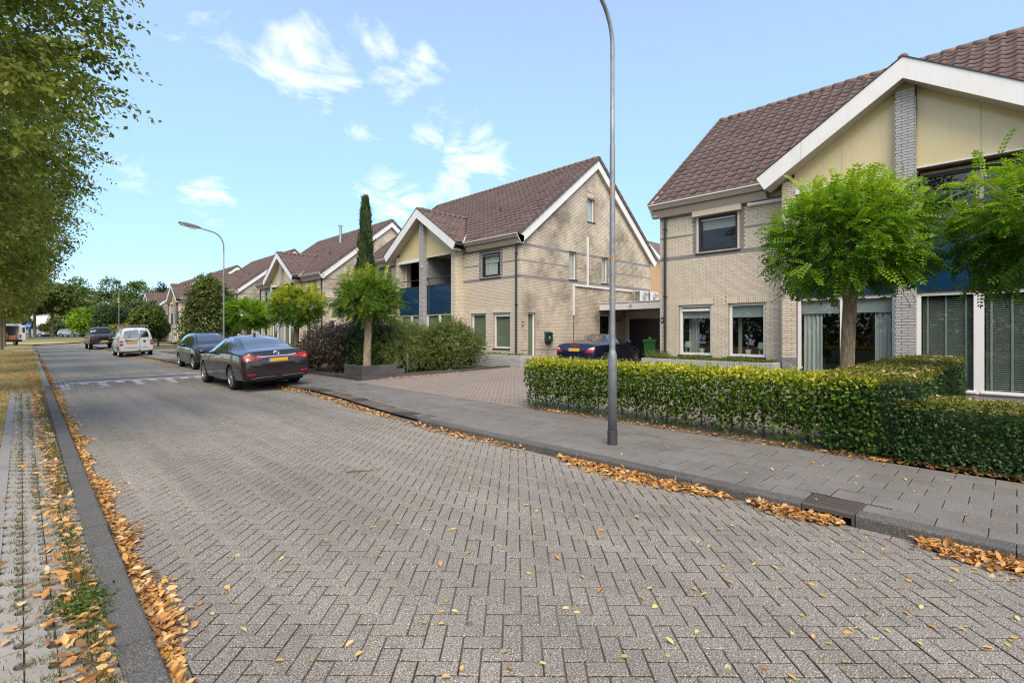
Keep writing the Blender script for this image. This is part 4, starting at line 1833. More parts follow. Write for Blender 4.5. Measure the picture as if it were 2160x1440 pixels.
# air conditioners
for i, (x_, lab) in enumerate(((14.5 + 8.35, 'left white air conditioner unit under the grey band, by the duct end'), (14.5 + 9.38, 'right white air conditioner unit at the back corner of the gable'))):
    a = thing('air_conditioner', lab, 'air conditioner', (x_, 14.19 - .02, 3.13), 0, 'air conditioners on the gable')
    mb = MB().box(0, .82, -.46, -.10, .04, .62)
    mb.build('casing', 'plastic_white', a)
    mb = MB()
    mb.lathe([(.235, -.475), (.235, -.462)], 20, (.47, 0, .33), 'y')
    mb.build('fan_ring', 'metal_grey', a)
    mb = MB()
    for k in range(5):
        r_ = .05 + .042 * k
        ring = [(.47 + r_ * math.cos(q * PI / 12), -.48, .33 + r_ * math.sin(q * PI / 12)) for q in range(25)]
        mb.tube(ring, .006, 4, False)
    mb.build('fan_guard', 'plastic_white', a)
    mb = MB()
    for k in range(9):
        mb.box(-.006, -.001, -.44, -.13, .08 + k * .058, .115 + k * .058)
    mb.build('louvre', 'plastic_dark', a)
    mb = MB().box(.72, .79, -.466, -.461, .40, .52)
    mb.build('badge', 'sign_navy' if False else 'wood_orange', a)
    mb = MB()
    for x2 in (.12, .66):
        mb.box(x2, x2 + .04, -.48, .0, .0, .036)
        mb.box(x2, x2 + .04, -.05, .0, -.0, .35)
    mb.build('bracket', 'plastic_white', a)

# garage with its flat roof
ga = thing('garage', 'garage with black double doors and pale flat roof, between two houses', 'garage', (19.9, 8.05, .22))
mb = MB()
mb.box(2.3, 9, 6.02, 6.12, 0, 2.4)
mb.box(2.3, 2.5, 5.92, 6.02, 0, 2.4)
mb.box(2.3, 2.5, .05, 3.75, 0, 2.4)
mb.box(2.3, 2.5, 3.75, 5.92, 2.06, 2.40)
mb.build('wall', 'trim_beige', ga)
mb = MB()
mb.box(0, 9.2, .06, 6.1, 2.47, 2.74)
mb.build('roof', 'soffit', ga)
mb = MB()
mb.box(-.03, -.002, .06, 6.1, 2.42, 2.70)
mb.build('fascia', 'trim_white', ga)
mb = MB()
mb.box(-.05, .2, .06, 6.1, 2.745, 2.785)
mb.build('roof_rim', 'trim_white', ga)
for k, (ya, yb) in enumerate(((3.80, 4.84), (4.85, 5.87))):
    mb = MB().box(2.27, 2.33, ya, yb, .02, 2.05)
    dr = mb.build('door', 'door_dark', ga)
    if k == 0:
        mb = MB()
        mb.box(2.24, 2.268, yb - .14, yb - .10, .92, 1.14)
        mb.box(2.20, 2.24, yb - .26, yb - .10, 1.06, 1.09)
        mb.build('handle', 'chrome', dr)
mb = MB()
bar_frame(mb, Frame((2.3, 0, 0), (0, 1, 0), (-1, 0, 0)), 3.74, 5.93, -.05, 2.12, .06, .045, .0)
mb.build('door_frame', 'frame_cream', ga)
mb = MB().box(.25, .35, 3.0, 3.1, 0, 2.46)
mb.build('post', 'pipe_dark', ga)
mb = MB()
mb.box(-.10, -.032, 4.3, 4.36, 2.60, 2.66)
mb.box(-.16, -.06, 4.28, 4.38, 2.62, 2.67)
mb.build('wall_camera', 'plastic_white', ga)

# wheelie bin
bi = thing('wheelie_bin', 'green wheelie bin beside the black garage doors', 'bin', (20.6, 11.75, .222), .15)
mb = MB()
mb.prism([(-.24, -.24, .08), (.24, -.24, .08), (.24, .24, .08), (-.24, .24, .08)], (0, 0, .02))
b = len(mb.v)
mb.v += [(-.22, -.23, .08), (.24, -.23, .08), (.24, .23, .08), (-.22, .23, .08), (-.30, -.28, .95), (.30, -.28, .95), (.30, .28, .95), (-.30, .28, .95)]
for f in ((0, 1, 5, 4), (1, 2, 6, 5), (2, 3, 7, 6), (3, 0, 4, 7), (4, 5, 6, 7)):
    mb.f.append(tuple(b + i for i in f))
    mb.r.append(0)
mb.box(-.32, -.30, -.29, .29, .88, .96)
mb.build('body', 'bin_green', bi)
mb = MB()
mb.prism([(-.36, -.31, .96), (-.36, -.31, .99), (-.1, -.31, 1.05), (.33, -.31, 1.05), (.33, -.31, .96)], (0, .62, 0))
mb.box(.32, .40, -.25, .25, .98, 1.03)
mb.build('lid', 'bin_green', bi)
for s in (-.24, .20):
    mb = MB()
    mb.lathe([(.10, 0), (.10, .05)], 12, (.26, s, .10), 'y')
    mb.build('wheel', 'plastic_dark', bi)

# house with peach gable, far behind the garage
ph = thing('house', 'peach rendered gable of a house far behind the flat garage roof', 'house', (42, 24.5, .1))
mb = MB()
mb.prism([(0, -6, 0), (0, 6, 0), (0, 6, 2.6), (0, 0, 9.8), (0, -6, 2.6)], (8, 0, 0))
mb.build('wall', 'stucco_peach', ph)
mb = MB()
for s in (1, -1):
    mb.prism([(-.25, 0, 9.85), (-.25, s * 6.4, 2.15), (-.25, s * 6.4, 2.40), (-.25, 0, 10.1)], (.3, 0, 0))
mb.build('bargeboard', 'trim_white', ph)
mb = MB()
for s in (1, -1):
    mb.prism([(.05, 0, 9.86), (.05, s * 6.4, 2.18), (.05, s * 6.4, 2.42), (.05, 0, 10.12)], (8, 0, 0))
mb.build('roof', 'roof_tile', ph)

# low brick planters under the windows
def brick_planter(label, x0, x1, y0, y1, h, faces, base=.2):
    o = Vector((x0, y0, base))
    P_ = thing('brick_planter', label, 'planter', o)
    lx, ly = x1 - x0, y1 - y0
    mb = MB()
    mb.box(.02, .20, 0.02, ly - .02, -.1, h - .07)
    mb.box(.20, lx, 0.02, .20, -.1, h - .07)
    mb.box(.20, lx, ly - .20, ly - .02, -.1, h - .07)
    wl2 = mb.build('wall', 'mortar_grey', P_)
    br = []
    ff = Frame((.015, 0, 0), (0, 1, 0), (-1, 0, 0))
    lay(ff, 0, h - .10, lambda zc, zl, zh: [(0, ly)], lambda c, u: 'pale', br)
    f2 = Frame((0, .015, 0), (1, 0, 0), (0, -1, 0))
    lay(f2, 0, h - .10, lambda zc, zl, zh: [(0, lx)], lambda c, u: 'pale', br)
    f3 = Frame((0, ly - .015, 0), (1, 0, 0), (0, 1, 0))
    lay(f3, 0, h - .10, lambda zc, zl, zh: [(0, lx)], lambda c, u: 'pale', br)
    emit_bricks(br, wl2, o, 120, {'pale': 'brick_pale'})
    cap = MB().box(-.004, .11, -.048, -.004 + .0, -.0, .0) if False else None
    sm = MB()
    paver_faces(sm, rect(0, 0, .20, .052), 0, .11, 0, .004, side=0.0)
    sme = sm.mesh('brick', 'brick_pale')
    y_ = .03
    zc = math.floor((h - .10) / CO + .012) * CO + .10
    while y_ < ly - .02:
        put('brick', sme, wl2, loc=(.105, y_, zc + random.uniform(-.002, .002)))
        y_ += .0625
    x_ = .24
    while x_ < lx:
        for yy in (.105, ly - .105):
            o2 = put('brick', sme, wl2, loc=(x_, yy, zc))
            o2.rotation_euler = (0, 0, PI / 2)
        x_ += .0625
    sb_ = MB().box(.2, lx, .2, ly - .2, h - .2, h - .10)
    sb_.build('soil_fill', 'soil', P_)
    return P_


brick_planter('low grey brick planter with green plants under the two windows with lamps', 13.62, 14.48, 4.32, 8.16, .60, None)
brick_planter('low grey brick planter at the corner of the stained gable house', 13.62, 14.48, 13.35, 17.75, .52, None)

# stacked block planter round the globe tree
pb = thing('block_planter', 'dark grey stacked block planter around the trunk of the globe tree', 'planter', (7.45, 14.1, .10))
bm_ = MB()
paver_faces(bm_, rect(0, 0, .594, .145), 0, .146, 0, .006, side=0.0)
BL = bm_.mesh('block', 'block_dark')
for c_ in range(3):
    # face towards the drive (along x)
    x_ = -.0 if c_ % 2 == 0 else -.0
    lens = [.6, .6, .3] if c_ == 0 else ([.3, .6, .6] if c_ == 1 else [.6, .6])
    p_ = 0
    for l_ in lens:
        o = put('block', BL, pb, loc=(p_ + l_ / 2, .073, .15 * (c_ + 1) + random.uniform(-.003, .003)))
        o.scale = (l_ / .6 * .995, 1, 1)
        p_ += l_
    lens = [.6, .45] if c_ % 2 == 0 else [.3, .6, .15]
    p_ = .15
    for l_ in lens:
        o = put('block', BL, pb, loc=(.073, p_ + l_ / 2, .15 * (c_ + 1) + random.uniform(-.003, .003)))
        o.scale = (l_ / .6 * .99, 1, 1)
        o.rotation_euler = (0, 0, PI / 2)
        p_ += l_
mb = MB().box(.15, 1.3, .15, 1.2, .2, .36)
mb.build('soil_fill', 'soil', pb)
# block edging of the bed
ge = thing('garden_edging', 'dark grey block edging along the planted bed beside the drive', 'edging', (7.45, 14.1, .1))
e0, e1 = Vector((1.5, .07, 0)), Vector((6.15, -.12, 0))
n_ = 8
for i in range(n_):
    p = e0 + (e1 - e0) * ((i + .5) / n_)
    o = put('block', BL, ge, loc=(p.x, p.y, .13 + .010 * i + random.uniform(-.003, .003)))
    o.rotation_euler = (0, 0, math.atan2((e1 - e0).y, (e1 - e0).x))
for i in range(18):
    o = put('block', BL, ge, loc=(.06, 1.55 + i * .6, .10 + random.uniform(-.003, .003)))
    o.rotation_euler = (0, 0, PI / 2)

# slim post and little garden light in the bed
gp_ = thing('garden_post', 'slim grey round topped post among the shrubs by the drive', 'post', (9.35, 14.55, .17))
mb = MB()
mb.lathe([(.035, 0), (.035, .62), (.028, .67), (.010, .69)], 12)
mb.build('shaft', 'galvanised', gp_, smooth=True)
mb = MB()
mb.lathe([(.06, -.02), (.06, .01)], 12)
mb.build('foot', 'plastic_dark', gp_)
sp = thing('garden_light', 'small white ground light in the bed beside the drive', 'light', (11.0, 14.35, .17))
mb = MB().box(-.04, .04, -.04, .04, 0, .09)
mb.build('housing', 'plastic_white', sp)
mb = MB().box(-.025, .025, -.043, -.041, .03, .08)
mb.build('lens', 'lamp_glass', sp)

# ---------------------------------------------------------------- street lamps
def lamp_post(loc, label, stick=False):
    L_ = thing('street_lamp', label, 'street lamp', loc, 0, 'street lamps along the pavement')
    mb = MB()
    mb.lathe([(.066, -.02), (.066, .20)], 20)
    mb.build('foot_sleeve', 'pole_black', L_, smooth=False)
    mb = MB()
    mb.lathe([(.0595, .20), (.0595, 1.17), (.056, 1.20), (.045, 1.24), (.040, 1.26), (.0385, 1.28), (.036, 3.93), (.034, 3.97), (.029, 4.02), (.0285, 5.1)], 20)
    mb.build('pole', 'galvanised', L_, smooth=True)
    mb = MB()
    pts = [(0, 0, 5.1)]
    for k in range(9):
        a = PI / 2 * k / 8 * .86
        pts.append((-.55 + .55 * math.cos(a), 0, 5.30 + .62 * math.sin(a)))
    pts.append((-1.0, 0, 6.02))
    mb.tube(pts, [.0285] * 3 + [.027] * (len(pts) - 3), 14, False)
    mb.build('arm', 'galvanised', L_, smooth=True)
    mb = MB()
    pr = [(-.92, .98, 6.00), (-1.02, 0, 6.06)]
    secs = [(-.90, .045, .05, 6.0), (-1.05, .075, .07, 6.02), (-1.40, .12, .07, 6.08), (-1.70, .10, .035, 6.13)]
    b = len(mb.v)
    for x_, hw, hh, z in secs:
        mb.v += [(x_, -hw, z - hh * .5), (x_, hw, z - hh * .5), (x_, hw * .8, z + hh), (x_, -hw * .8, z + hh)]
    for i in range(3):
        for k in range(4):
            mb.f.append((b + i * 4 + k, b + i * 4 + (k + 1) % 4, b + i * 4 + 4 + (k + 1) % 4, b + i * 4 + 4 + k))
            mb.r.append(0)
    mb.f += [(b, b + 1, b + 2, b + 3), (b + 12, b + 15, b + 14, b + 13)]
    mb.r += [0, 0]
    mb.build('lamp_head', 'lamp_shell', L_)
    mb = MB()
    mb.prism([(-1.08, -.07, 5.975), (-1.66, -.09, 6.095), (-1.66, .09, 6.095), (-1.08, .07, 5.975)], (.01, 0, -.045))
    mb.build('lamp_cover', 'lamp_glass', L_)
    if stick:
        ang = math.atan2(-loc[1], -loc[0])
        for z, h_, txt, size, dang, r0, nm in ((3.37, .13, '22819', .036, -.95, .0376, 'sticker'), (2.49, .052, '4', .05, -.05, .0382, 'sticker')):
            a = ang + dang
            mb = MB()
            for k in range(6):
                a0, a1 = a - .5 + k / 6, a - .5 + (k + 1) / 6
                rr = r0 + .0008
                mb.face([(rr * math.cos(a0), rr * math.sin(a0), z - h_ / 2), (rr * math.cos(a1), rr * math.sin(a1), z - h_ / 2), (rr * math.cos(a1), rr * math.sin(a1), z + h_ / 2), (rr * math.cos(a0), rr * math.sin(a0), z + h_ / 2)])
            st_ = mb.build(nm, 'sticker_orange', L_)
            rr = r0 + .0022
            rot = Matrix.Rotation(a + PI / 2, 4, 'Z') @ Matrix.Rotation(PI / 2, 4, 'X')
            if len(txt) > 1:
                rot = rot @ Matrix.Rotation(PI / 2, 4, 'Z')
            text('lettering', txt, size, 'letter_black', st_, (rr * math.cos(a), rr * math.sin(a), z), rot.to_euler(), .0003)
    return L_


lamp_post((5.62, 3.79, .10), 'tall near street lamp by the hedge with orange number stickers', True)
lamp_post((6.45, 24.9, .10), 'street lamp standing behind the two dark parked cars')
lamp_post((6.85, 62.0, .14), 'street lamp behind the white van and the trimmed dome tree')
lamp_post((8.1, 88.0, .45), 'far street lamp rising behind the black pickup truck')
lamp_post((8.9, 105.0, .6), 'farthest street lamp beside the bend left of the pickup')

# gully in the kerb
dg = thing('gully', 'brown cast iron gully box let into the kerb, leaves at its mouth', 'drain', (4.872, 1.13, .0))
mb = MB()
mb.box(.012, .37, -.195, .195, .07, .098)
for k in range(13):
    y_ = -.18 + k * .0288
    for q in range(7):
        x_ = .035 + q * .046
        if abs(y_) < .10 and .13 < x_ < .20:
            continue
        mb.box(x_, x_ + .034, y_, y_ + .017, .098, .1035)
mb.box(.135, .138, -.11, .11, .098, .103)
mb.box(.195, .198, -.11, .11, .098, .103)
mb.build('cover', 'cast_iron', dg)
mb = MB()
mb.tube([(.018, -.195, .094), (.018, .195, .094)], .014, 8)
mb.box(.004, .02, -.195, .195, .062, .09)
for y0_, y1_ in ((-.195, -.172), (-.066, -.052), (.052, .066), (.172, .195)):
    mb.box(.004, .02, y0_, y1_, .0, .062)
mb.build('front_grille', 'cast_iron', dg)
mb = MB().box(.06, .36, -.19, .19, -.04, .068)
mb.build('chamber', 'void_black', dg)

# round blue sign by the far path
sg = thing('road_sign', 'round blue road sign on a grey post beside the far path', 'road sign', (.86, 118.0, .55))
mb = MB()
mb.tube([(0, 0, 0), (0, 0, 2.3)], .04, 8)
mb.build('post', 'galvanised', sg)
plain('sign_blue', (.03, .13, .55), .35, .03, 4)
mb = MB()
mb.lathe([(.40, -.02), (.40, .02)], 24, (0, -.06, 2.2), 'y')
mb.build('disc', 'sign_blue', sg)
mb = MB()
mb.box(-.2, .2, -.086, -.082, 2.12, 2.16)
for x_ in (-.17, .10):
    mb.lathe([(.09, -.084), (.09, -.082)], 12, (x_ + .035, 0, 2.14), 'y')
mb.build('symbol', 'letter_white', sg)
# short post at the far bend
fp = thing('bollard', 'short grey bollard at the far street corner left of the pickup', 'bollard', (7.0, 73.5, .1))
mb = MB()
mb.lathe([(.05, 0), (.05, .85), (.03, .9)], 10)
mb.build('shaft', 'galvanised', fp)
mb = MB()
mb.lathe([(.06, .7), (.06, .78)], 10)
mb.build('band', 'letter_white', fp)

# ---------------------------------------------------------------- things in the windows
plain('lamp_shade', (.36, .42, .40), .8, .04, 12)
plain('ceramic', (.66, .68, .67), .3, .04, 12)
plain('petal', (.42, .40, .68), .7, .1, 20)
plain('stem_green', (.08, .16, .05), .7, .2, 20)
for y_, lab in ((1.74 + W2 - .82, 'table lamp with ring base in the left lower window'), (1.74 + W2 - 2.98, 'table lamp with ring base in the right lower window')):
    lp = thing('table_lamp', lab, 'lamp', (14.5 + .24, y_, .20 + .74), 0, 'table lamps on the sill')
    mb = MB()
    ring = [(0, .085 * math.cos(k * PI / 12), .10 + .085 * math.sin(k * PI / 12)) for k in range(25)]
    mb.tube(ring, .018, 8, False)
    mb.build('ring_base', 'ceramic', lp, smooth=True)
    mb = MB()
    mb.lathe([(.13, .20), (.095, .37)], 16)
    mb.build('lamp_shade', 'lamp_shade', lp)
for y_, lab in ((1.74 + W2 - 1.22, 'potted orchid with lilac flowers in the left lower window'), (1.74 + W2 - 2.58, 'potted orchid with lilac flowers in the right lower window')):
    po = thing('potted_orchid', lab, 'plant', (14.5 + .30, y_, .20 + .74), 0, 'orchids on the sill')
    mb = MB()
    mb.lathe([(.06, 0), (.085, .16)], 12)
    mb.build('pot', 'ceramic', po)
    mb = MB()
    for k in range(3):
        a = k * 2.1
        mb.tube([(0, 0, .15), (.02, .05 * math.cos(a), .35), (.0, .13 * math.cos(a), .5 + .05 * k)], .005, 5)
    mb.build('stem', 'stem_green', po)
    mb = MB()
    for k in range(16):
        p = Vector((random.uniform(-.05, .03), random.uniform(-.16, .16), random.uniform(.32, .58)))
        for q in range(5):
            a = q * 1.2566
            mb.face([p, p + Vector((-.008, .03 * math.cos(a - .4), .03 * math.sin(a - .4))), p + Vector((-.01, .042 * math.cos(a), .042 * math.sin(a))), p + Vector((-.008, .03 * math.cos(a + .4), .03 * math.sin(a + .4)))])
    mb.build('flower', 'petal', po)
# a sofa and table in the room of the near house
so = thing('sofa', 'pale sofa inside the room behind the tall window', 'sofa', (16.6, 3.0, .26))
mb = MB()
mb.box(0, .9, -.9, .9, .1, .42)
mb.build('seat', 'curtain_white', so)
mb = MB()
mb.box(.7, .92, -.9, .9, .42, .8)
mb.build('backrest', 'curtain_white', so)
for s in (-1, 1):
    mb = MB()
    mb.box(0, .9, s * .98 - .09, s * .98 + .09, .1, .6)
    mb.build('armrest', 'curtain_white', so)

# ---------------------------------------------------------------- foliage colours
leaf_mat('leaf_lime', [(.068, .105, .016), (.135, .18, .028), (.22, .26, .045), (.32, .355, .075), (.54, .53, .22)], .5, .5)
leaf_mat('leaf_lime_far', [(.055, .088, .018), (.10, .145, .03), (.155, .20, .048), (.24, .27, .09)], .45, .6)
leaf_mat('leaf_robinia', [(.045, .115, .010), (.085, .20, .014), (.15, .30, .016), (.27, .42, .02), (.46, .56, .035)], .5, .42)
leaf_mat('leaf_robinia_gold', [(.045, .11, .012), (.08, .18, .015), (.15, .26, .018), (.36, .42, .025), (.58, .48, .035)], .5, .45)
leaf_mat('leaf_beech', [(.04, .085, .010), (.08, .155, .014), (.15, .25, .02), (.33, .38, .026), (.56, .52, .05)], .42, .38)
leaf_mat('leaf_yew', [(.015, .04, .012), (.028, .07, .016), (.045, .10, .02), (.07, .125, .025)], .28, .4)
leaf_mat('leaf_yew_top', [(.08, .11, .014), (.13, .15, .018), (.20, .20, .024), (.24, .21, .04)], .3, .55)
leaf_mat('leaf_purple', [(.020, .016, .015), (.045, .030, .026), (.075, .045, .035), (.045, .052, .028), (.13, .085, .06)], .2, .4)
leaf_mat('leaf_laurel', [(.022, .045, .016), (.045, .08, .026), (.08, .12, .045), (.18, .20, .10)], .2, .35)
leaf_mat('leaf_willow', [(.09, .13, .032), (.145, .195, .05), (.215, .27, .08), (.31, .36, .14)], .45, .5)
leaf_mat('leaf_shrub', [(.048, .078, .016), (.09, .13, .026), (.145, .19, .04), (.24, .28, .07)], .4, .42)
leaf_mat('leaf_cypress', [(.025, .05, .018), (.045, .08, .025), (.07, .11, .035), (.095, .13, .045)], .2, .6)
leaf_mat('leaf_gold', [(.14, .14, .02), (.22, .21, .03), (.30, .27, .045)], .35, .5)
leaf_mat('leaf_dark', [(.022, .046, .015), (.042, .078, .022), (.062, .10, .03)], .2, .5)
leaf_mat('leaf_fallen', [(.24, .12, .05), (.50, .235, .07), (.60, .31, .09), (.66, .39, .13), (.64, .48, .27), (.38, .19, .08), (.17, .09, .04)], .2, .6, .2)
leaf_mat('leaf_single', [(.62, .36, .05), (.66, .45, .16), (.60, .30, .04), (.62, .50, .26), (.55, .50, .16), (.42, .20, .07)], .2, .6, .2)
leaf_mat('leaf_clipping', [(.46, .33, .17), (.55, .42, .24), (.42, .27, .12)], .2, .7, .2)
leaf_mat('grass_blade', [(.05, .085, .015), (.075, .11, .02), (.14, .15, .04), (.30, .24, .10), (.36, .28, .13)], .35, .6)
leaf_mat('grass_straw', [(.14, .16, .045), (.38, .29, .11), (.50, .38, .17), (.56, .44, .22)], .3, .7)
t = NT('bark_robinia')
f = t.noise(1.0, 6, .7, t.pos((42, 42, 5)))
t.bsdf(t.mix(t.ramp(f, .32, .68), (.13, .09, .058), (.46, .345, .235)), .9, t.bump(f, 1.0, .03))
t = NT('bark_lime')
f = t.noise(1.0, 5, .7, t.pos((22, 22, 4)))
t.bsdf(t.mix(t.ramp(f, .3, .7), (.09, .075, .045), (.22, .19, .115)), .9, t.bump(f, .8, .02))
t = NT('twig')
t.bsdf(t.mix(t.noise(30, 3), (.07, .05, .03), (.14, .10, .06)), .9)


def trunk_mesh(h, r0, r1, n=14, rough=.08, lean=(0, 0), knob=0.0, seed=1):
    rg = random.Random(seed)
    mb = MB()
    m = 14
    ph = [rg.uniform(0, 6) for _ in range(6)]
    for i in range(m + 1):
        q = i / m
        r = r0 + (r1 - r0) * q + r0 * .35 * max(0, 1 - q * 9) ** 2
        if knob:
            r += knob * math.exp(-((q - .97) / .06) ** 2)
        for k in range(n):
            a = 2 * PI * k / n
            rr = r * (1 + rough * math.sin(3 * a + ph[0] + 2.2 * q) + rough * .8 * math.sin(5 * a + ph[1] - 3 * q) + rg.uniform(-1, 1) * rough * .35)
            mb.v.append((rr * math.cos(a) + lean[0] * q + .02 * math.sin(ph[2] + 4 * q), rr * math.sin(a) + lean[1] * q + .02 * math.sin(ph[3] + 5 * q), h * q))
    for i in range(m):
        for k in range(n):
            k2 = (k + 1) % n
            mb.f.append((i * n + k, i * n + k2, (i + 1) * n + k2, (i + 1) * n + k))
            mb.r.append(0)
    mb.f.append(tuple(m * n + k for k in range(n)))
    mb.r.append(0)
    return mb


def ellipsoid_pts(n, c, rad, rmin=.6, zlo=-1.0):
    d = rand_dirs(int(n * 1.6))
    d = d[d[:, 2] > zlo][:n]
    r = (RNG.uniform(rmin ** 3, 1, len(d))) ** (1 / 3)
    return np.asarray(c) + d * r[:, None] * np.asarray(rad), norm(d / np.asarray(rad))


def twig_leaves(p, d, nper, tl, size, droop=.3, tmpl=LEAF2, shade=None):
    """leaves set alternately along twigs that start at p and run along d"""
    n = len(p)
    q = (np.arange(nper) + .5) / nper
    side = norm(np.cross(d, rand_dirs(n)))
    pos = p[:, None] + d[:, None] * (q[None, :, None] * tl[:, None, None]) + np.array([0, 0, -1.]) * (q ** 2)[None, :, None] * (tl * droop)[:, None, None]
    sg = np.where(np.arange(nper) % 2 == 0, 1, -1)[None, :, None]
    ld = d[:, None] * .55 + side[:, None] * sg * .8 + np.array([0, 0, -.35]) + RNG.normal(size=(n, nper, 3)) * .3
    nr = np.array([0, 0, 1.]) * .8 + d[:, None] * .35 + RNG.normal(size=(n, nper, 3)) * .45
    sc = size * RNG.uniform(.7, 1.25, (n, nper))
    base = RNG.uniform(0, 1, n) if shade is None else shade
    rn = np.clip(base[:, None] * .6 + RNG.uniform(0, .4, (n, nper)), 0, 1)
    return scatter(tmpl[0], tmpl[1], pos.reshape(-1, 3), ld.reshape(-1, 3), nr.reshape(-1, 3), sc.reshape(-1), rn.reshape(-1))


def join_np(parts):
    V, F, R, off = [], [], [], 0
    for v, f, r in parts:
        V.append(v)
        F.append(f + off)
        R.append(r)
        off += len(v)
    return np.concatenate(V), np.concatenate(F), np.concatenate(R)


def limbs(mb, base, c, rad, n, r0, seed):
    rg = random.Random(seed)
    for _ in range(n):
        a = rg.uniform(0, 2 * PI)
        zz_ = rg.uniform(-.5, .85)
        rr = math.sqrt(max(0, 1 - zz_ * zz_)) * .8
        e = Vector((c[0] + rad[0] * rr * math.cos(a), c[1] + rad[1] * rr * math.sin(a), c[2] + rad[2] * zz_))
        b0 = Vector((base[0], base[1], base[2] + max(0, (e.z - base[2]) * .35)))
        mid = b0.lerp(e, .5) + Vector((rg.uniform(-.2, .2), rg.uniform(-.2, .2), .1 * rad[2]))
        mb.tube([b0, mid, e], [r0, r0 * .55, r0 * .15], 6, False)


def lime(loc, label, h0, h1, rad, ntw, leaf, mat='leaf_lime', per=8, trunk_r=.17, group='lime trees along the green', detail=True, seed=3):
    T = thing('lime_tree', label, 'tree', loc, 0, group)
    c = (0, 0, (h0 + h1) / 2)
    R_ = (rad, rad, (h1 - h0) / 2)
    mb = trunk_mesh(h0 + 1.0, trunk_r, trunk_r * .75, 10, .05, seed=seed)
    mb.tube([(0, 0, h0 + .8), (.05, .0, h1 * .8)], [trunk_r * .72, .03], 8)
    limbs(mb, (0, 0, h0 + .3), c, R_, 26 if detail else 8, trunk_r * .3, seed)
    mb.build('trunk', 'bark_lime', T)
    # boughs from the stem; each carries a flattened fan of shoots, longest at the rim
    nb = 120 if detail else 60
    rb = np.random.default_rng(seed)
    k = max(4, int(ntw / nb))
    P_, D_, S_ = [], [], []
    bm2 = MB()
    for i in range(nb):
        zc = -1 + 2 * ((i + .5) / nb)
        zc = zc * .97
        az = i * 2.39996 + rb.normal() * .25
        ring = math.sqrt(max(.02, 1 - zc * zc)) * rb.uniform(.80, 1.12)
        end = np.array([R_[0] * ring * math.cos(az), R_[1] * ring * math.sin(az), c[2] + R_[2] * zc])
        start = np.array([0, 0, max(h0 + .2, end[2] - rb.uniform(.3, 1.4))])
        ax = end - start
        ln = np.linalg.norm(ax)
        ax = ax / ln
        lat = norm(np.cross(ax, [0, 0, 1.]) + 1e-6)
        u = rb.uniform(.30, 1.0, k) ** .75
        wv = (1.0 - u) * .9 + .16
        la = rb.normal(size=k) * wv * .42 * rad / 2.6
        p = start + ax * (u * ln)[:, None] + lat * la[:, None] + np.array([0, 0, 1.]) * (rb.normal(size=k) * .10 - .25 * u ** 3 * .6)[:, None]
        d = norm(ax * .8 + lat * (np.sign(la) * .55)[:, None] + rb.normal(size=(k, 3)) * .28 + np.array([0, 0, -.12]))
        P_.append(p)
        D_.append(d)
        S_.append(np.clip(rb.uniform(.1, .8) + rb.normal(size=k) * .14, 0, 1))
        if detail:
            e2 = start + ax * ln * .8
            bm2.tube([tuple(start), tuple(start * .5 + e2 * .5 + np.array([0, 0, .08])), tuple(e2)], [.028, .018, .006], 5, False)
    if detail:
        bm2.build('bough', 'bark_lime', T)
    p, d2, sh = np.concatenate(P_), np.concatenate(D_), np.concatenate(S_)
    tl = RNG.uniform(.30, .70, len(p)) * rad / 2.6
    # slender shoots that break the outline
    nr_ = ntw // 9
    pe, de = ellipsoid_pts(nr_, c, R_, .86)
    de = norm(de * np.array([1, 1, .35]) + RNG.normal(size=de.shape) * .25)
    rim = twig_leaves(pe, de, 11, RNG.uniform(.45, 1.05, nr_) * rad / 2.6, leaf * .85, .18, LEAF2, RNG.uniform(.3, 1, nr_)) if detail else None
    # filling inside
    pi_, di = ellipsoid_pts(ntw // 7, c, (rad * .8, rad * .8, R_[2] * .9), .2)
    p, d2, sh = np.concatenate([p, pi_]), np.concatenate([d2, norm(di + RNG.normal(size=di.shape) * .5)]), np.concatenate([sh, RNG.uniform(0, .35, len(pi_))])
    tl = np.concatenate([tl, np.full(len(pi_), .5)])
    V, F, r = twig_leaves(p, d2, per, tl, leaf, .35, LEAF2, sh)
    if rim is not None:
        V, F, r = join_np([(V, F, r), rim])
    put('crown', np_mesh('crown', V, F, mat, r), T)
    return T


LEAFLETS = 6


def pinnate():
    """a feather leaf: paired oval leaflets on an arching stalk, unit length"""
    V, F = [], []

    def leaflet(p, d, n_, l, w):
        x = norm(np.cross(d, n_))
        b = len(V)
        V.extend([p, p + d * l * .45 + x * w + n_ * .02, p + d * l, p + d * l * .45 - x * w + n_ * .02])
        F.extend([(b, b + 1, b + 2), (b, b + 2, b + 3)])
    for i in range(LEAFLETS):
        t_ = .16 + .78 * i / (LEAFLETS - 1)
        p = np.array([0, t_, -.28 * t_ * t_])
        dr = norm(np.array([0, 1., -.56 * t_]))
        for s in (1, -1):
            leaflet(p, norm(np.array([s * 1.0, .42, -.18])), np.array([s * .15, .12, 1.]), .24, .062)
    leaflet(np.array([0, .95, -.26]), norm(np.array([0, 1., -.6])), np.array([0, .4, 1.]), .22, .06)
    b = len(V)
    V.extend([np.array([-.006, 0, 0]), np.array([.006, 0, 0]), np.array([.004, .95, -.26]), np.array([-.004, .95, -.26])])
    F.extend([(b, b + 1, b + 2), (b, b + 2, b + 3)])
    return np.array(V), np.array(F)


PIN = pinnate()


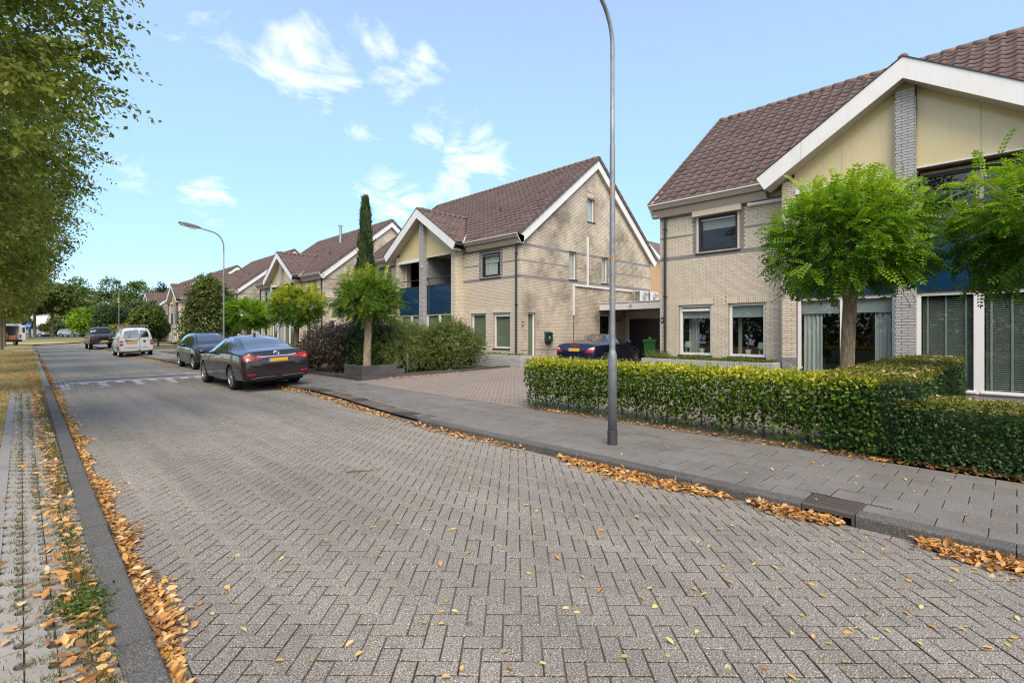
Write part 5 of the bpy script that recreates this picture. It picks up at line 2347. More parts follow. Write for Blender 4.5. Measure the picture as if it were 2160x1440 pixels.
def robinia(loc, label, trunk_h, crad, nleaf, ll, mat, tr=.13, keep=0, group='globe robinia trees in the front gardens', seed=5, lean=(0, 0), bias=0.0):
    T = thing('robinia_tree', label, 'tree', loc, 0, group)
    mb = trunk_mesh(trunk_h, tr, tr * .9, 16, .07, lean, tr * .35, seed)
    c = np.array([lean[0], lean[1], trunk_h + crad[2] * .62])
    limbs(mb, (lean[0], lean[1], trunk_h - .05), c, crad, 16, tr * .32, seed)
    mb.build('trunk', 'bark_robinia', T, smooth=False)
    # shoots, each carrying a spray of feather leaves
    ns = nleaf // 6
    p, d = ellipsoid_pts(ns, c, np.array(crad) * .93, .62, -.75)
    ph = RNG.uniform(0, 6.28, 4)
    lump = np.sin(p[:, 0] * 4 + ph[0]) * np.sin(p[:, 1] * 4 + ph[1]) + np.sin(p[:, 2] * 5 + ph[2])
    p = p - d * np.clip(-lump, 0, 1)[:, None] * .16
    up = np.clip((p[:, 2] - c[2]) / crad[2], -1, 1)
    P, D, N_, S, Rn = [], [], [], [], []
    for k in range(6):
        dd = norm(d * np.array([1, 1, .6]) + RNG.normal(size=d.shape) * .55 + np.array([0, 0, .12]) + np.array([0, 0, -.30]) * (up < 0)[:, None])
        P.append(p + RNG.normal(size=p.shape) * .07)
        D.append(dd)
        N_.append(np.array([0, 0, 1.]) * .75 + d * .5 + RNG.normal(size=d.shape) * .28)
        S.append(ll * RNG.uniform(.7, 1.15, len(p)))
        # leaves yellower and paler towards the top: light from above put into the colour
        Rn.append(np.clip(.38 + .34 * up + .12 * lump + RNG.normal(size=len(p)) * .13 + bias, 0, 1))
    P, D, N_, S, Rn = (np.concatenate(a) for a in (P, D, N_, S, Rn))
    # loose inner leaves
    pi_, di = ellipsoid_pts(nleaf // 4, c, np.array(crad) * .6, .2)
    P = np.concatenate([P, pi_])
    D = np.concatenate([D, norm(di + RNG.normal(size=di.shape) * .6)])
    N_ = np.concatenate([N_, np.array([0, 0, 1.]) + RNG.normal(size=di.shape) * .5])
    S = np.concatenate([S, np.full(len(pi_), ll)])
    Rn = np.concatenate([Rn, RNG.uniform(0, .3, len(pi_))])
    if keep:
        wp = P + np.array(loc)
        cost = np.linalg.norm(wp - np.array([0, 0, CAM_H]), axis=1) + np.where([in_view(x, y, 0) for x, y in wp[:, :2]], 0, 50)
        order = np.argsort(cost)
        ki, ri = order[:keep], order[keep:]
    else:
        ki, ri = np.array([], int), np.arange(len(P))
    V, F, r = scatter(PIN[0], PIN[1], P[ri], D[ri], N_[ri], S[ri], Rn[ri])
    cr = put('crown', np_mesh('crown', V, F, mat, r), T)
    if keep:
        pm = []
        for q in range(8):
            pm.append(np_mesh('leaf', PIN[0], PIN[1], mat, np.full(len(PIN[1]), (q + .5) / 8)))
        for i in ki:
            d_ = Vector(norm(D[i]))
            x = d_.cross(Vector(N_[i])).normalized()
            z = x.cross(d_)
            M_ = Matrix((x, d_, z)).transposed().to_4x4()
            o = bpy.data.objects.new('leaf', pm[min(7, int(Rn[i] * 8))])
            C.objects.link(o)
            o.parent = cr
            o.matrix_basis = Matrix.Translation(Vector(P[i])) @ M_ @ Matrix.Scale(float(S[i]), 4)
    return T


def leaf_shell(n, x0, x1, y0, y1, z0, z1, inset=.05, wts=(1, .7, .6, .6, 1), wave=.02):
    """points and outward normals on the faces -x, +x, -y, +y, top of a clipped block"""
    lx, ly, lz = x1 - x0, y1 - y0, z1 - z0
    ar = np.array([ly * lz, ly * lz, lx * lz, lx * lz, lx * ly]) * np.array(wts)
    f = RNG.choice(5, n, p=ar / ar.sum())
    u, v = RNG.uniform(0, 1, n), RNG.uniform(0, 1, n)
    dep = np.minimum(RNG.exponential(inset, n), .3) - .018
    P, N_ = np.zeros((n, 3)), np.zeros((n, 3))
    for k, (nx, ny, nz) in enumerate(((-1, 0, 0), (1, 0, 0), (0, -1, 0), (0, 1, 0), (0, 0, 1))):
        m = f == k
        if k < 2:
            P[m] = np.stack([np.full(m.sum(), x0 if k == 0 else x1), y0 + u[m] * ly, z0 + v[m] * lz], 1)
        elif k < 4:
            P[m] = np.stack([x0 + u[m] * lx, np.full(m.sum(), y0 if k == 2 else y1), z0 + v[m] * lz], 1)
        else:
            P[m] = np.stack([x0 + u[m] * lx, y0 + v[m] * ly, np.full(m.sum(), z1)], 1)
        N_[m] = (nx, ny, nz)
    wv = wave * (np.sin(P[:, 1] * 5.1) + np.sin(P[:, 0] * 6.3 + P[:, 2] * 7.7) + np.sin(P[:, 1] * 13 + P[:, 2] * 9))
    return P + N_ * (wv - dep)[:, None], N_


def clip_leaves(P, N_, size, rn, tmpl=LEAF4, jit=.55, up=.25):
    d = RNG.normal(size=P.shape) * .75 + N_ * .35 + np.array([0, 0, -.25 + up])
    nr = N_ * .9 + np.array([0, 0, .55]) + RNG.normal(size=P.shape) * jit
    return scatter(tmpl[0], tmpl[1], P, d, nr, size * RNG.uniform(.6, 1.25, len(P)), rn)


# ---------------------------------------------------------------- hedges
def beech_hedge():
    x0, x1, y0, y1, z0, z1 = 7.14, 7.78, 1.18, 6.86, .16, 1.03
    H = thing('beech_hedge', 'clipped beech hedge with yellow green top along the pavement', 'hedge', (0, 0, 0))
    n = 21000
    P, N_ = leaf_shell(n, x0, x1, y0, y1, z0, z1, .055, (1.15, .7, .6, .9, 1.3), .016)
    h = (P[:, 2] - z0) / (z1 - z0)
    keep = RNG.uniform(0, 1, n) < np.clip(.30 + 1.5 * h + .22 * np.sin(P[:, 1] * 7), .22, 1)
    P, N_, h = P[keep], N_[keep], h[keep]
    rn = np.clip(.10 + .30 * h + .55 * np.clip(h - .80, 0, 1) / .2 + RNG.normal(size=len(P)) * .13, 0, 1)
    a = clip_leaves(P, N_, .062, rn)
    # whippy young shoots above the cut
    ns = 520
    p = np.stack([RNG.uniform(x0, x1, ns), RNG.uniform(y0, y1, ns), RNG.uniform(z1 - .06, z1 + .0, ns)], 1)
    d = norm(np.stack([RNG.normal(size=ns) * .35, RNG.normal(size=ns) * .35, np.ones(ns)], 1))
    b = twig_leaves(p, d, 5, RNG.uniform(.05, .15, ns), .05, .1, LEAF4, RNG.uniform(.75, 1, ns))
    # inner leaves
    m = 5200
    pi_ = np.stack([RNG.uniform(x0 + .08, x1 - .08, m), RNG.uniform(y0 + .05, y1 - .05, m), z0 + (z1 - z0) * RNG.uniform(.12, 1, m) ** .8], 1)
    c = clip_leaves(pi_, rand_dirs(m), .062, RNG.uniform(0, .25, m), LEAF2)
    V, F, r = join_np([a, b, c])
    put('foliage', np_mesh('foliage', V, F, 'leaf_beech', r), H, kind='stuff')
    y = y0 + .08
    while y < y1:
        mb = MB()
        x = random.uniform(7.38, 7.55)
        hh = random.uniform(.7, .9)
        mb.tube([(x, y, .05), (x + random.uniform(-.03, .03), y + random.uniform(-.03, .03), .35), (x + random.uniform(-.08, .08), y + random.uniform(-.08, .08), hh)], [.018, .014, .005], 6)
        for _ in range(3):
            z = random.uniform(.25, .6)
            mb.tube([(x, y, z), (x + random.uniform(-.2, .2), y + random.uniform(-.2, .2), z + .25)], [.008, .003], 5)
        mb.build('stem', 'twig', H)
        y += random.uniform(.16, .30)


def yew_hedge(name, label, x0, x1, y0, y1, z0, z1, n, leaf=.042, clip=0, group=None, wts=(1, .4, .8, .6, 1.1)):
    H = thing(name, label, 'hedge', (0, 0, 0), 0, group)
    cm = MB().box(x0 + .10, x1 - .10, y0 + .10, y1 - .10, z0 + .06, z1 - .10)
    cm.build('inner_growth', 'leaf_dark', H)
    P, N_ = leaf_shell(n, x0, x1, y0, y1, z0, z1, .028, wts, .012)
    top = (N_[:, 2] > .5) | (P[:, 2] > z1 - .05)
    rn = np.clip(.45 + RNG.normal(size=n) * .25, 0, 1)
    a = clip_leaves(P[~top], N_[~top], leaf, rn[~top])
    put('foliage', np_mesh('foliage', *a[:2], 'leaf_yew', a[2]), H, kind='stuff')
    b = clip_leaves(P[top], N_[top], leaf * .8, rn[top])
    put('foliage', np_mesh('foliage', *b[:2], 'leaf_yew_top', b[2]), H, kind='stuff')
    if clip:
        m = clip
        p = np.stack([RNG.uniform(x0, x1, m), RNG.uniform(y0, y1, m), np.full(m, z1 + .012) + RNG.uniform(0, .02, m)], 1)
        k = np.sin(p[:, 0] * 3.1 + 1) * np.sin(p[:, 1] * 4.2) > -.2
        p = p[k]
        d = RNG.normal(size=p.shape) * np.array([1, 1, .15])
        c = scatter(*LEAF4, p, d, np.array([0, 0, 1.]) + RNG.normal(size=p.shape) * .3, RNG.uniform(.03, .07, len(p)), RNG.uniform(0, 1, len(p)))
        put('clippings', np_mesh('clippings', *c[:2], 'leaf_clipping', c[2]), H, kind='stuff')
    mb = MB()
    for _ in range(int((x1 - x0 + y1 - y0) * 3)):
        x, y = random.uniform(x0 + .1, x1 - .1), random.uniform(y0 + .1, y1 - .1)
        mb.tube([(x, y, z0 - .15), (x, y, z0 + .3)], .02, 5)
    mb.build('stem', 'twig', H, kind='stuff')


beech_hedge()
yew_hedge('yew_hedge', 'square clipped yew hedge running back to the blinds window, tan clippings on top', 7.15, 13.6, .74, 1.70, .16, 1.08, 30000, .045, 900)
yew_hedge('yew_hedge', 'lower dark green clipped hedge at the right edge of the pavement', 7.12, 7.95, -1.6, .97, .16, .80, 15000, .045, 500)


# ---------------------------------------------------------------- shrubs
def shrub(name, label, loc, rad, n, leaf, mat, tw=.3, per=6, droop=.2, upright=.0, tmpl=LEAF4, seed=1, group=None, zlo=-.8, stems=9, jag=.25, lift=0.0):
    S = thing(name, label, 'shrub', loc, 0, group)
    c = np.array([0, 0, rad[2] * .92 + lift])
    mb = MB()
    rg = random.Random(seed)
    for _ in range(stems):
        a = rg.uniform(0, 6.28)
        q = rg.uniform(.3, .85)
        e = Vector((rad[0] * q * math.cos(a), rad[1] * q * math.sin(a), c[2] + rad[2] * rg.uniform(-.1, .6)))
        mb.tube([(rg.uniform(-.1, .1), rg.uniform(-.1, .1), -.05), (e.x * .4, e.y * .4, e.z * .55), e], [.022, .015, .004], 5, False)
    mb.build('stem', 'twig', S, kind='stuff')
    p, d = ellipsoid_pts(n, c, rad, .5, zlo)
    ph = RNG.uniform(0, 6.28, 3)
    k = 3.2 / max(rad[0], .6)
    lump = np.sin(p[:, 0] * k + ph[0]) * np.sin(p[:, 1] * k + ph[1]) + .7 * np.sin(p[:, 2] * k * 1.4 + ph[2])
    p = p - d * (np.clip(-lump, 0, 1.4) * jag * min(rad))[:, None]
    p[:, 2] = np.maximum(p[:, 2], .03)
    d2 = norm(d * np.array([1, 1, .7]) + RNG.normal(size=p.shape) * .45 + np.array([0, 0, upright]))
    sh = np.clip(.45 + .18 * lump + RNG.normal(size=len(p)) * .2 + .22 * (p[:, 2] - c[2]) / rad[2], 0, 1)
    V, F, r = twig_leaves(p, d2, per, tw * RNG.uniform(.6, 1.3, len(p)), leaf, droop, tmpl, sh)
    put('foliage', np_mesh('foliage', V, F, mat, r), S, kind='stuff')
    return S


NARROW = ([(0, 0, 0), (.10, .45, .03), (0, 1, 0), (-.10, .45, .03)], [(0, 1, 2), (0, 2, 3)])
shrub('purple_shrub', 'dark purple leaved shrub right of the brown sedan', (8.25, 17.6, .15), (1.05, 1.5, .95), 2300, .075, 'leaf_purple', .32, 7, .2, .25, seed=2)
shrub('laurel_shrub', 'dark green variegated shrub left of the globe tree trunk', (8.7, 16.0, .15), (.8, .9, 1.05), 1700, .08, 'leaf_laurel', .28, 6, .2, .2, seed=3)
shrub('willow_shrub', 'feathery light green shrub with drooping narrow leaves right of the tree trunk', (9.6, 15.65, .12), (1.25, 1.0, .98), 3300, .085, 'leaf_willow', .5, 14, .55, .45, NARROW, 4, zlo=-.5)
shrub('garden_shrub', 'large dense green shrub in front of the sage blinds', (11.5, 14.95, .12), (1.3, .95, 1.05), 3400, .066, 'leaf_shrub', .38, 7, .15, .4, seed=6, jag=.3)
shrub('garden_shrub', 'middle green shrub between the feathery shrub and the corner shrub', (10.7, 15.7, .12), (.9, .8, .85), 1500, .066, 'leaf_shrub', .36, 7, .2, .3, seed=7)
shrub('garden_shrub', 'dark shrub behind the purple shrub', (9.6, 18.4, .12), (1.2, 1.3, 1.0), 1500, .085, 'leaf_laurel', .35, 6, .2, .2, seed=8)
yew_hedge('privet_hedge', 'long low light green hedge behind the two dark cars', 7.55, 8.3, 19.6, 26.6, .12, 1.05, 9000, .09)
shrub('golden_shrub', 'yellow green hedge shrub right of the white van', (8.0, 36.0, .1), (.9, 3.2, .72), 2600, .11, 'leaf_gold', .3, 6, .2, .3, LEAF2, 9, zlo=-.4, jag=.12)
shrub('garden_shrub', 'dark green lower hedge shrub behind the grey hatchback', (7.9, 33.4, .1), (.7, 2.2, .5), 1400, .11, 'leaf_shrub', .3, 6, .2, .2, LEAF2, 10, zlo=-.3, jag=.1)

# ground cover in the planters
for k, (x0, x1, y0, y1, z, lab) in enumerate(((13.76, 14.4, 4.5, 8.05, .80, 'low green plants filling the grey brick planter under the lamps'),
                                             (13.83, 14.4, 13.6, 17.6, .66, 'sparse green plants in the brick planter at the gable corner'))):
    m = 2200 if k == 0 else 600
    p = np.stack([RNG.uniform(x0 - .06, x1, m), RNG.uniform(y0, y1, m), np.full(m, z - .03)], 1)
    hgt = .15 + .05 * np.sin(p[:, 1] * 5) + (.12 * (p[:, 1] > 7.5) if k == 0 else 0)
    d = norm(np.stack([RNG.normal(size=m) * .4 - .15, RNG.normal(size=m) * .4, np.ones(m)], 1))
    V, F, r = twig_leaves(p, d, 6, hgt * RNG.uniform(.7, 1.4, m), .035, .3, LEAF2, RNG.uniform(.2, 1, m))
    put('ground_cover', np_mesh('ground_cover', V, F, 'leaf_shrub', r), kind='stuff', label=lab, category='plants')
m = 900
p = np.stack([RNG.uniform(8.9, 13.4, m), RNG.uniform(14.2, 15.0, m), np.full(m, .16)], 1)
d = norm(np.stack([RNG.normal(size=m) * .5, RNG.normal(size=m) * .5, np.ones(m)], 1))
V, F, r = twig_leaves(p, d, 4, RNG.uniform(.03, .14, m), .04, .3, LEAF2, RNG.uniform(.1, .8, m))
put('ground_cover', np_mesh('ground_cover', V, F, 'leaf_shrub', r), kind='stuff', label='low weeds along the bed beside the drive', category='plants')

# ---------------------------------------------------------------- globe robinias
robinia((9.36, 1.88, .15), 'globe tree with bright green feather leaves behind the beech hedge', 2.24, (1.24, 1.24, 1.0), 2300, .27, 'leaf_robinia', .105, 300, seed=5, bias=.10)
robinia((9.42, -.50, .15), 'globe tree with bright green feather leaves cut by the right picture edge', 2.16, (1.28, 1.28, 1.08), 2100, .27, 'leaf_robinia', .14, 300, seed=9, bias=.08)
robinia((7.98, 14.75, .3), 'globe tree with yellowing top in the block planter', 1.82, (1.12, 1.12, .95), 1600, .27, 'leaf_robinia_gold', .125, 0, seed=12, lean=(.05, .1), bias=-.02)
robinia((8.7, 22.5, .15), 'golden green globe tree behind the purple shrub', 1.9, (1.25, 1.25, 1.0), 1200, .36, 'leaf_robinia_gold', .13, 0, seed=14, bias=.12)
robinia((9.3, 31.0, .15), 'vivid green globe tree above the brown sedan roof', 1.75, (1.28, 1.28, 1.0), 1100, .40, 'leaf_robinia', .13, 0, seed=15, bias=.02)

# cypress
cy = thing('cypress_tree', 'slender dark green columnar cypress rising behind the globe tree', 'tree', (11.1, 20.7, .15))
mb = trunk_mesh(6.4, .09, .02, 8, .05, seed=4)
mb.build('trunk', 'bark_lime', cy)
n = 5200
z = .6 + 6.75 * RNG.uniform(0, 1, n) ** .9
q = z / 7.35
rr = .31 * np.clip(np.minimum(1.0, (1.02 - q) * 2.1), .04, 1) ** .8 * (1 + .12 * np.sin(z * 5) + RNG.normal(size=n) * .08)
a = RNG.uniform(0, 6.283, n)
p = np.stack([rr * np.cos(a), rr * np.sin(a), z], 1)
o_ = np.stack([np.cos(a), np.sin(a), np.zeros(n)], 1)
V, F, r = scatter(*NARROW, p, o_ * .25 + np.array([0, 0, 1.]) + RNG.normal(size=p.shape) * .18, o_ + RNG.normal(size=p.shape) * .3, RNG.uniform(.25, .45, n), np.clip(.5 + .3 * np.sin(a * 3 + z * 2) + RNG.normal(size=n) * .2, 0, 1))
put('crown', np_mesh('crown', V, F, 'leaf_cypress', r), cy)

# ---------------------------------------------------------------- lime row on the green, left
for i, (y, ntw, lf, per, rad, lab) in enumerate(((-7.0, 700, .16, 6, 2.6, None), (1.0, 800, .16, 6, 1.5, None), (9.6, 5600, .088, 9, 2.2, 'nearest lime tree whose crown fills the upper left corner'),
                                                (17.6, 4200, .105, 8, 2.6, 'second lime tree at the left edge, lower branch reaching out'),
                                                (25.6, 2800, .13, 8, 2.8, 'third lime tree of the row at the left edge'),
                                                (33.8, 2200, .15, 7, 2.8, 'fourth lime tree of the row at the left edge'),
                                                (42.0, 1700, .17, 7, 2.8, 'fifth lime tree of the row at the left edge'),
                                                (51.0, 1400, .20, 7, 2.9, 'sixth lime tree of the row at the left edge'),
                                                (60.5, 1200, .22, 7, 2.9, 'seventh lime tree of the row, trunk just inside the picture'),
                                                (71.5, 1100, .24, 7, 2.9, 'lime tree with pale trunk in front of the white delivery van'))):
    if lab is None:
        continue
    lime((-1.25, y, .07), lab, 2.6 if i < 4 else 3.0, 11.5, rad, ntw, lf, 'leaf_lime', per, .17, seed=20 + i)
# limes across the street, mirrored in the windows
for y in (4.5,):
    lime((-9.5, y, .05), 'lime tree standing alone on the green left of the camera', 3.0, 12, 3.2, 900, .2, 'leaf_lime_far', 6, .2, detail=False, seed=60)
# lime trees on the far green
for i, (px, dep, h0, h1, rad, lab) in enumerate(((27, 84, 4.2, 11.5, 3.4, 'lime tree with mossy trunk just behind the white delivery van'),
                                               (44, 92, 4.6, 11.5, 3.2, 'far lime tree right beside the open van doors'),
                                               (62, 97, 4.8, 12, 3.2, 'far lime tree right of the blue round sign'),
                                               (73, 94, 4.8, 11.5, 3.2, 'far lime tree before the left part of the pale house'),
                                               (110, 97, 4.9, 11, 3.3, 'far lime tree before the right part of the pale house'),
                                               (152, 98, 4.6, 10.5, 3.3, 'far lime tree before the silver car'))):
    t_ = (px - 1080) / 1050
    x, y = dep * (FWD[0] + t_ * RGT[0]), dep * (FWD[1] + t_ * RGT[1])
    lime((x, y, rise(x, y)), lab, h0, h1, rad, 700, .36, 'leaf_lime_far', 7, .24, detail=False, seed=40 + i)


def far_pos(px, dep):
    t_ = (px - 1080) / 1050
    return (dep * (FWD[0] + t_ * RGT[0]), dep * (FWD[1] + t_ * RGT[1]))


# background trees
for i, (px, dep, top, rad, h0, mat, lab) in enumerate(((165, 132, 588, 6.0, 3, 'leaf_lime_far', 'tall loose tree rising behind the far street lamps'),
                                                      (128, 150, 600, 6.5, 3, 'leaf_lime_far', 'tall tree beyond the pale house with brown roof'),
                                                      (232, 128, 590, 5.6, 2.5, 'leaf_lime_far', 'tall broad tree rising behind the clipped dark dome'),
                                                      (290, 122, 594, 4.8, 2.5, 'leaf_lime_far', 'tall tree just left of the farthest house roof'),
                                                      (340, 135, 598, 3.6, 2.5, 'leaf_dark', 'dark tree top above the farthest house roof'),
                                                      (205, 160, 612, 6, 2.5, 'leaf_dark', 'dark tree in the gap between the tall background trees'),
                                                      (80, 150, 640, 7, 2.5, 'leaf_lime_far', 'broad tree left behind the pale house'),
                                                      (20, 140, 610, 8, 2.5, 'leaf_lime_far', 'broad tree far behind the white delivery van'),
                                                      (1383, 75, 574, 3.2, 2.5, 'leaf_lime_far', 'tree seen in the gap above the peach gable'))):
    x, y = far_pos(px, dep)
    b = rise(x, y)
    h1 = 1.6 + (700 - top) / 1050 * dep - b
    T = thing('background_tree', lab, 'tree', (x, y, b))
    mb = trunk_mesh(h0 + 1.5, .3, .2, 8, .05, seed=80 + i)
    mb.build('trunk', 'bark_lime', T)
    c = np.array([0, 0, (h0 * .5 + h1) / 2])
    rz = (h1 - h0 * .5) / 2
    p, d = ellipsoid_pts(900, c, (rad, rad, rz), .6)
    ph = RNG.uniform(0, 6.28, 3)
    lump = np.sin(p[:, 0] * .8 + ph[0]) * np.sin(p[:, 1] * .8 + ph[1]) + np.sin(p[:, 2] * 1.2 + ph[2])
    p = p - d * (np.clip(-lump, 0, 1.4) * .3 * rad)[:, None]
    # taper to the top
    kz = np.clip((p[:, 2] - c[2]) / rz, 0, 1)
    p[:, :2] *= (1 - .45 * kz)[:, None]
    V, F, r = twig_leaves(p, norm(d + RNG.normal(size=p.shape) * .4), 7, RNG.uniform(.6, 1.5, len(p)), .55, .2, LEAF2, np.clip(.45 + .2 * lump + RNG.normal(size=len(p)) * .2, 0, 1))
    put('crown', np_mesh('crown', V, F, mat, r), T)

# dark pyramid tree before the second house, dome tree, small trees by the far houses
for px, dep, z0, z1, rad, mat, nm, lab, n, lf in ((440, 29, .7, 4.7, 1.65, 'leaf_shrub', 'garden_tree', 'dense green broad leaved tree behind the second street lamp', 1700, .15),
                                                  (232, 66, 1.2, 4.9, 1.75, 'leaf_dark', 'dome_tree', 'dark green clipped dome shaped tree behind the pickup', 1600, .2),
                                                  (186, 74, 1.0, 5.0, 2.2, 'leaf_robinia', 'garden_tree', 'light green loose tree left of the dark dome tree', 800, .3),
                                                  (312, 50, 1.0, 4.2, 1.4, 'leaf_shrub', 'garden_tree', 'round topped green tree above the white van roof', 1100, .2),
                                                  (300, 70, 2.2, 5.8, 2.6, 'leaf_dark', 'garden_tree', 'dark wide crowned tree before the farthest house', 1000, .28),
                                                  (334, 52, .8, 3.6, .9, 'leaf_willow', 'garden_tree', 'grey green slender tree right of the round tree', 700, .2),
                                                  (258, 60, .6, 2.4, 1.5, 'leaf_gold', 'maple_shrub', 'bronze yellow maple shrub between the pickup and the van', 700, .2),
                                                  (132, 112, .3, 4.6, 2.3, 'leaf_shrub', 'garden_tree', 'bushy green tree behind the silver car', 700, .4),
                                                  (97, 110, .2, 2.6, 2.0, 'leaf_shrub', 'garden_tree', 'round green bush before the pale house door', 500, .35),
                                                  (46, 112, .5, 4.6, 2.0, 'leaf_lime_far', 'garden_tree', 'loose green bush behind the blue round sign', 600, .4)):
    x, y = far_pos(px, dep)
    b = rise(x, y) + .08
    T = thing(nm, lab, 'tree', (x, y, b))
    mb = trunk_mesh(z0 + .5, .09, .07, 8, .05, seed=int(px))
    mb.build('trunk', 'bark_lime', T)
    c = np.array([0, 0, (z0 + z1) / 2])
    rz = (z1 - z0) / 2
    p, d = ellipsoid_pts(n, c, (rad, rad, rz), .6)
    if px == 440:
        kz = np.clip((p[:, 2] - z0) / (z1 - z0), 0, 1)
        p[:, :2] *= (1.08 - .62 * kz ** 1.6)[:, None]
    ph = RNG.uniform(0, 6.28, 3)
    k = 3 / rad
    lump = np.sin(p[:, 0] * k + ph[0]) * np.sin(p[:, 1] * k + ph[1]) + np.sin(p[:, 2] * k + ph[2])
    if nm != 'dome_tree':
        p = p - d * (np.clip(-lump, 0, 1.4) * .2 * rad)[:, None]
    V, F, r = twig_leaves(p, norm(d + RNG.normal(size=p.shape) * .45), 7, RNG.uniform(.5, 1.0, len(p)) * (.25 if nm == 'dome_tree' else .34) * rad, lf, .25, LEAF2, np.clip(.42 + .2 * lump + RNG.normal(size=len(p)) * .2, 0, 1))
    put('crown', np_mesh('crown', V, F, mat, r), T)

# the wood that closes the view
P, D = [], []
for k in range(2600):
    px = RNG.uniform(-500, 2700)
    dep = RNG.uniform(185, 215)
    x, y = far_pos(px, dep)
    P.append((x, y, RNG.uniform(.3, 7 + 2.5 * math.sin(px * .021) + 1.5 * math.sin(px * .05))))
P = np.array(P)
d = norm(RNG.normal(size=P.shape) + np.array([-.5, -.5, .4]))
V, F, r = twig_leaves(P, d, 6, RNG.uniform(1.5, 3.5, len(P)), 1.7, .2, LEAF2, RNG.uniform(0, 1, len(P)))
put('treeline', np_mesh('treeline', V, F, 'leaf_lime_far', r), kind='stuff', label='line of woods closing the view far behind the houses', category='woods')
P = np.stack([RNG.uniform(-36, -27, 9000), RNG.uniform(-30, 80, 9000), RNG.uniform(.2, 8.5, 9000)], 1)  # woods added out of view to fill the window reflections
d = norm(RNG.normal(size=P.shape) + np.array([.7, 0, .4]))
V, F, r = twig_leaves(P, d, 6, RNG.uniform(.8, 2.0, len(P)), .5, .2, LEAF2, RNG.uniform(0, 1, len(P)))
put('treeline', np_mesh('treeline', V, F, 'leaf_lime_far', r), kind='stuff', label='line of woods along the far side of the green', category='woods')

# pale house across the far street
x, y = far_pos(100, 128)
hp = thing('house', 'pale house with low brown roof at the end of the street behind trees', 'house', (x, y, rise(x, y)), -CAM_YAW)
mb = MB()
mb.box(-7, 4.5, 0, 8, 0, 6.0)
mb.build('wall', 'trim_white', hp)
mb = MB()
mb.prism([(-7.4, -.5, 6.0), (-7.4, 8.5, 6.0), (-6.6, 4, 8.0)], (12.2, 0, 0))
mb.build('roof', 'roof_tile', hp)
mb = MB()
mb.box(-7.4, 4.9, -.55, -.35, 5.75, 6.15)
mb.build('fascia', 'trim_white', hp)
for xx, zz, ww, hh in ((-6.0, 3.2, .9, 1.2), (1.2, 3.6, 1.2, 1.0), (-2.5, .8, 1.4, 1.5), (1.8, .3, 1.0, 2.1)):
    mb = MB()
    mb.box(xx, xx + ww, -.04, .02, zz, zz + hh)
    wi = mb.build('window', 'frame_white', hp)
    mb = MB()
    mb.box(xx + .08, xx + ww - .08, -.05, -.041, zz + .08, zz + hh - .08)
    mb.build('pane', 'glass_dark', wi)
mb = MB()
for xx in (-4.2, -1.6, .6, 2.9):
    mb.box(xx, xx + .05, -.03, -.001, 0, 6)
for zz in (2.2, 3.1, 4.2):
    mb.box(-7, 4.5, -.02, -.001, zz, zz + .04)
mb.build('cladding_joint', 'trim_beige', hp)
mb = MB()
mb.box(-.5, 3.4, -1.2, 0, 2.4, 2.6)
mb.build('porch_roof', 'trim_white', hp)

# ---------------------------------------------------------------- fallen leaves and grass
CURL = ([(0, 0, 0), (.26, .35, .10), (.22, .72, .12), (0, 1.05, .05), (-.22, .72, .16), (-.26, .35, .13), (0, .5, -.01)], [(0, 1, 6), (1, 2, 6), (2, 3, 6), (3, 4, 6), (4, 5, 6), (5, 0, 6)])


def drift(label, P, size=.062, mat='leaf_fallen', flat=.25):
    n = len(P)
    d = RNG.normal(size=(n, 3)) * np.array([1, 1, flat])
    nr = np.array([0, 0, 1.]) * RNG.choice([1, -1], n)[:, None] + RNG.normal(size=(n, 3)) * .5
    V, F, r = scatter(*CURL, P, d, nr, size * RNG.uniform(.35, 1.2, n), RNG.uniform(0, 1, n))
    put('fallen_leaves', np_mesh('fallen_leaves', V, F, mat, r), kind='stuff', label=label, category='leaves')


# left gutter: a long drift, ragged
n = 13000
y = 1.2 + 60 * RNG.uniform(0, 1, n) ** 2.0
wid = .025 + .05 * (.5 + .5 * np.sin(y * 1.7 + 1) * np.sin(y * .6)) + .03 * np.sin(y * 4.1)
off = np.abs(RNG.normal(size=n)) * wid
xl = .45 + .007 * y
h = .035 * np.exp(-off / .10) * RNG.uniform(0, 1, n)
k = ~((y > 17.9) & (y < 18.8) & (off > .12))
drift('long drift of orange fallen leaves in the gutter along the left kerb', np.stack([xl + .02 + off, y, .012 + h], 1)[k], .054)
# right kerb: separate heaps
def heap(label, ya, yb, n, w=.16, xoff=.0):
    y = ya + (yb - ya) * RNG.beta(1.6, 1.6, n)
    ww = w * np.sin(np.clip((y - ya) / (yb - ya), .03, .97) * PI) ** .6
    off = np.abs(RNG.normal(size=n)) * ww * .55
    x = np.array([XR(v) for v in y])
    z = .012 + .05 * RNG.uniform(0, 1, n) * np.exp(-off / .12)
    drift(label, np.stack([x - .025 - off + xoff, y, z], 1), .062)


heap('heap of orange leaves against the kerb left of the gully', 1.9, 4.05, 1500, .20)
heap('heap of orange leaves at the mouth of the gully', .98, 1.75, 520, .13)
heap('heap of orange leaves against the kerb right of the gully', -.3, .55, 900, .17)
heap('thin scatter of leaves at the end of the kerb nose', 4.6, 7.6, 300, .16)
heap('thin line of yellow leaves along the entry blocks', 7.6, 13.4, 700, .13)
heap('heap of leaves under the brown sedan', 13.3, 15.2, 420, .2)
heap('line of orange leaves at the kerb beyond the grey hatchback', 27, 60, 3600, .28)
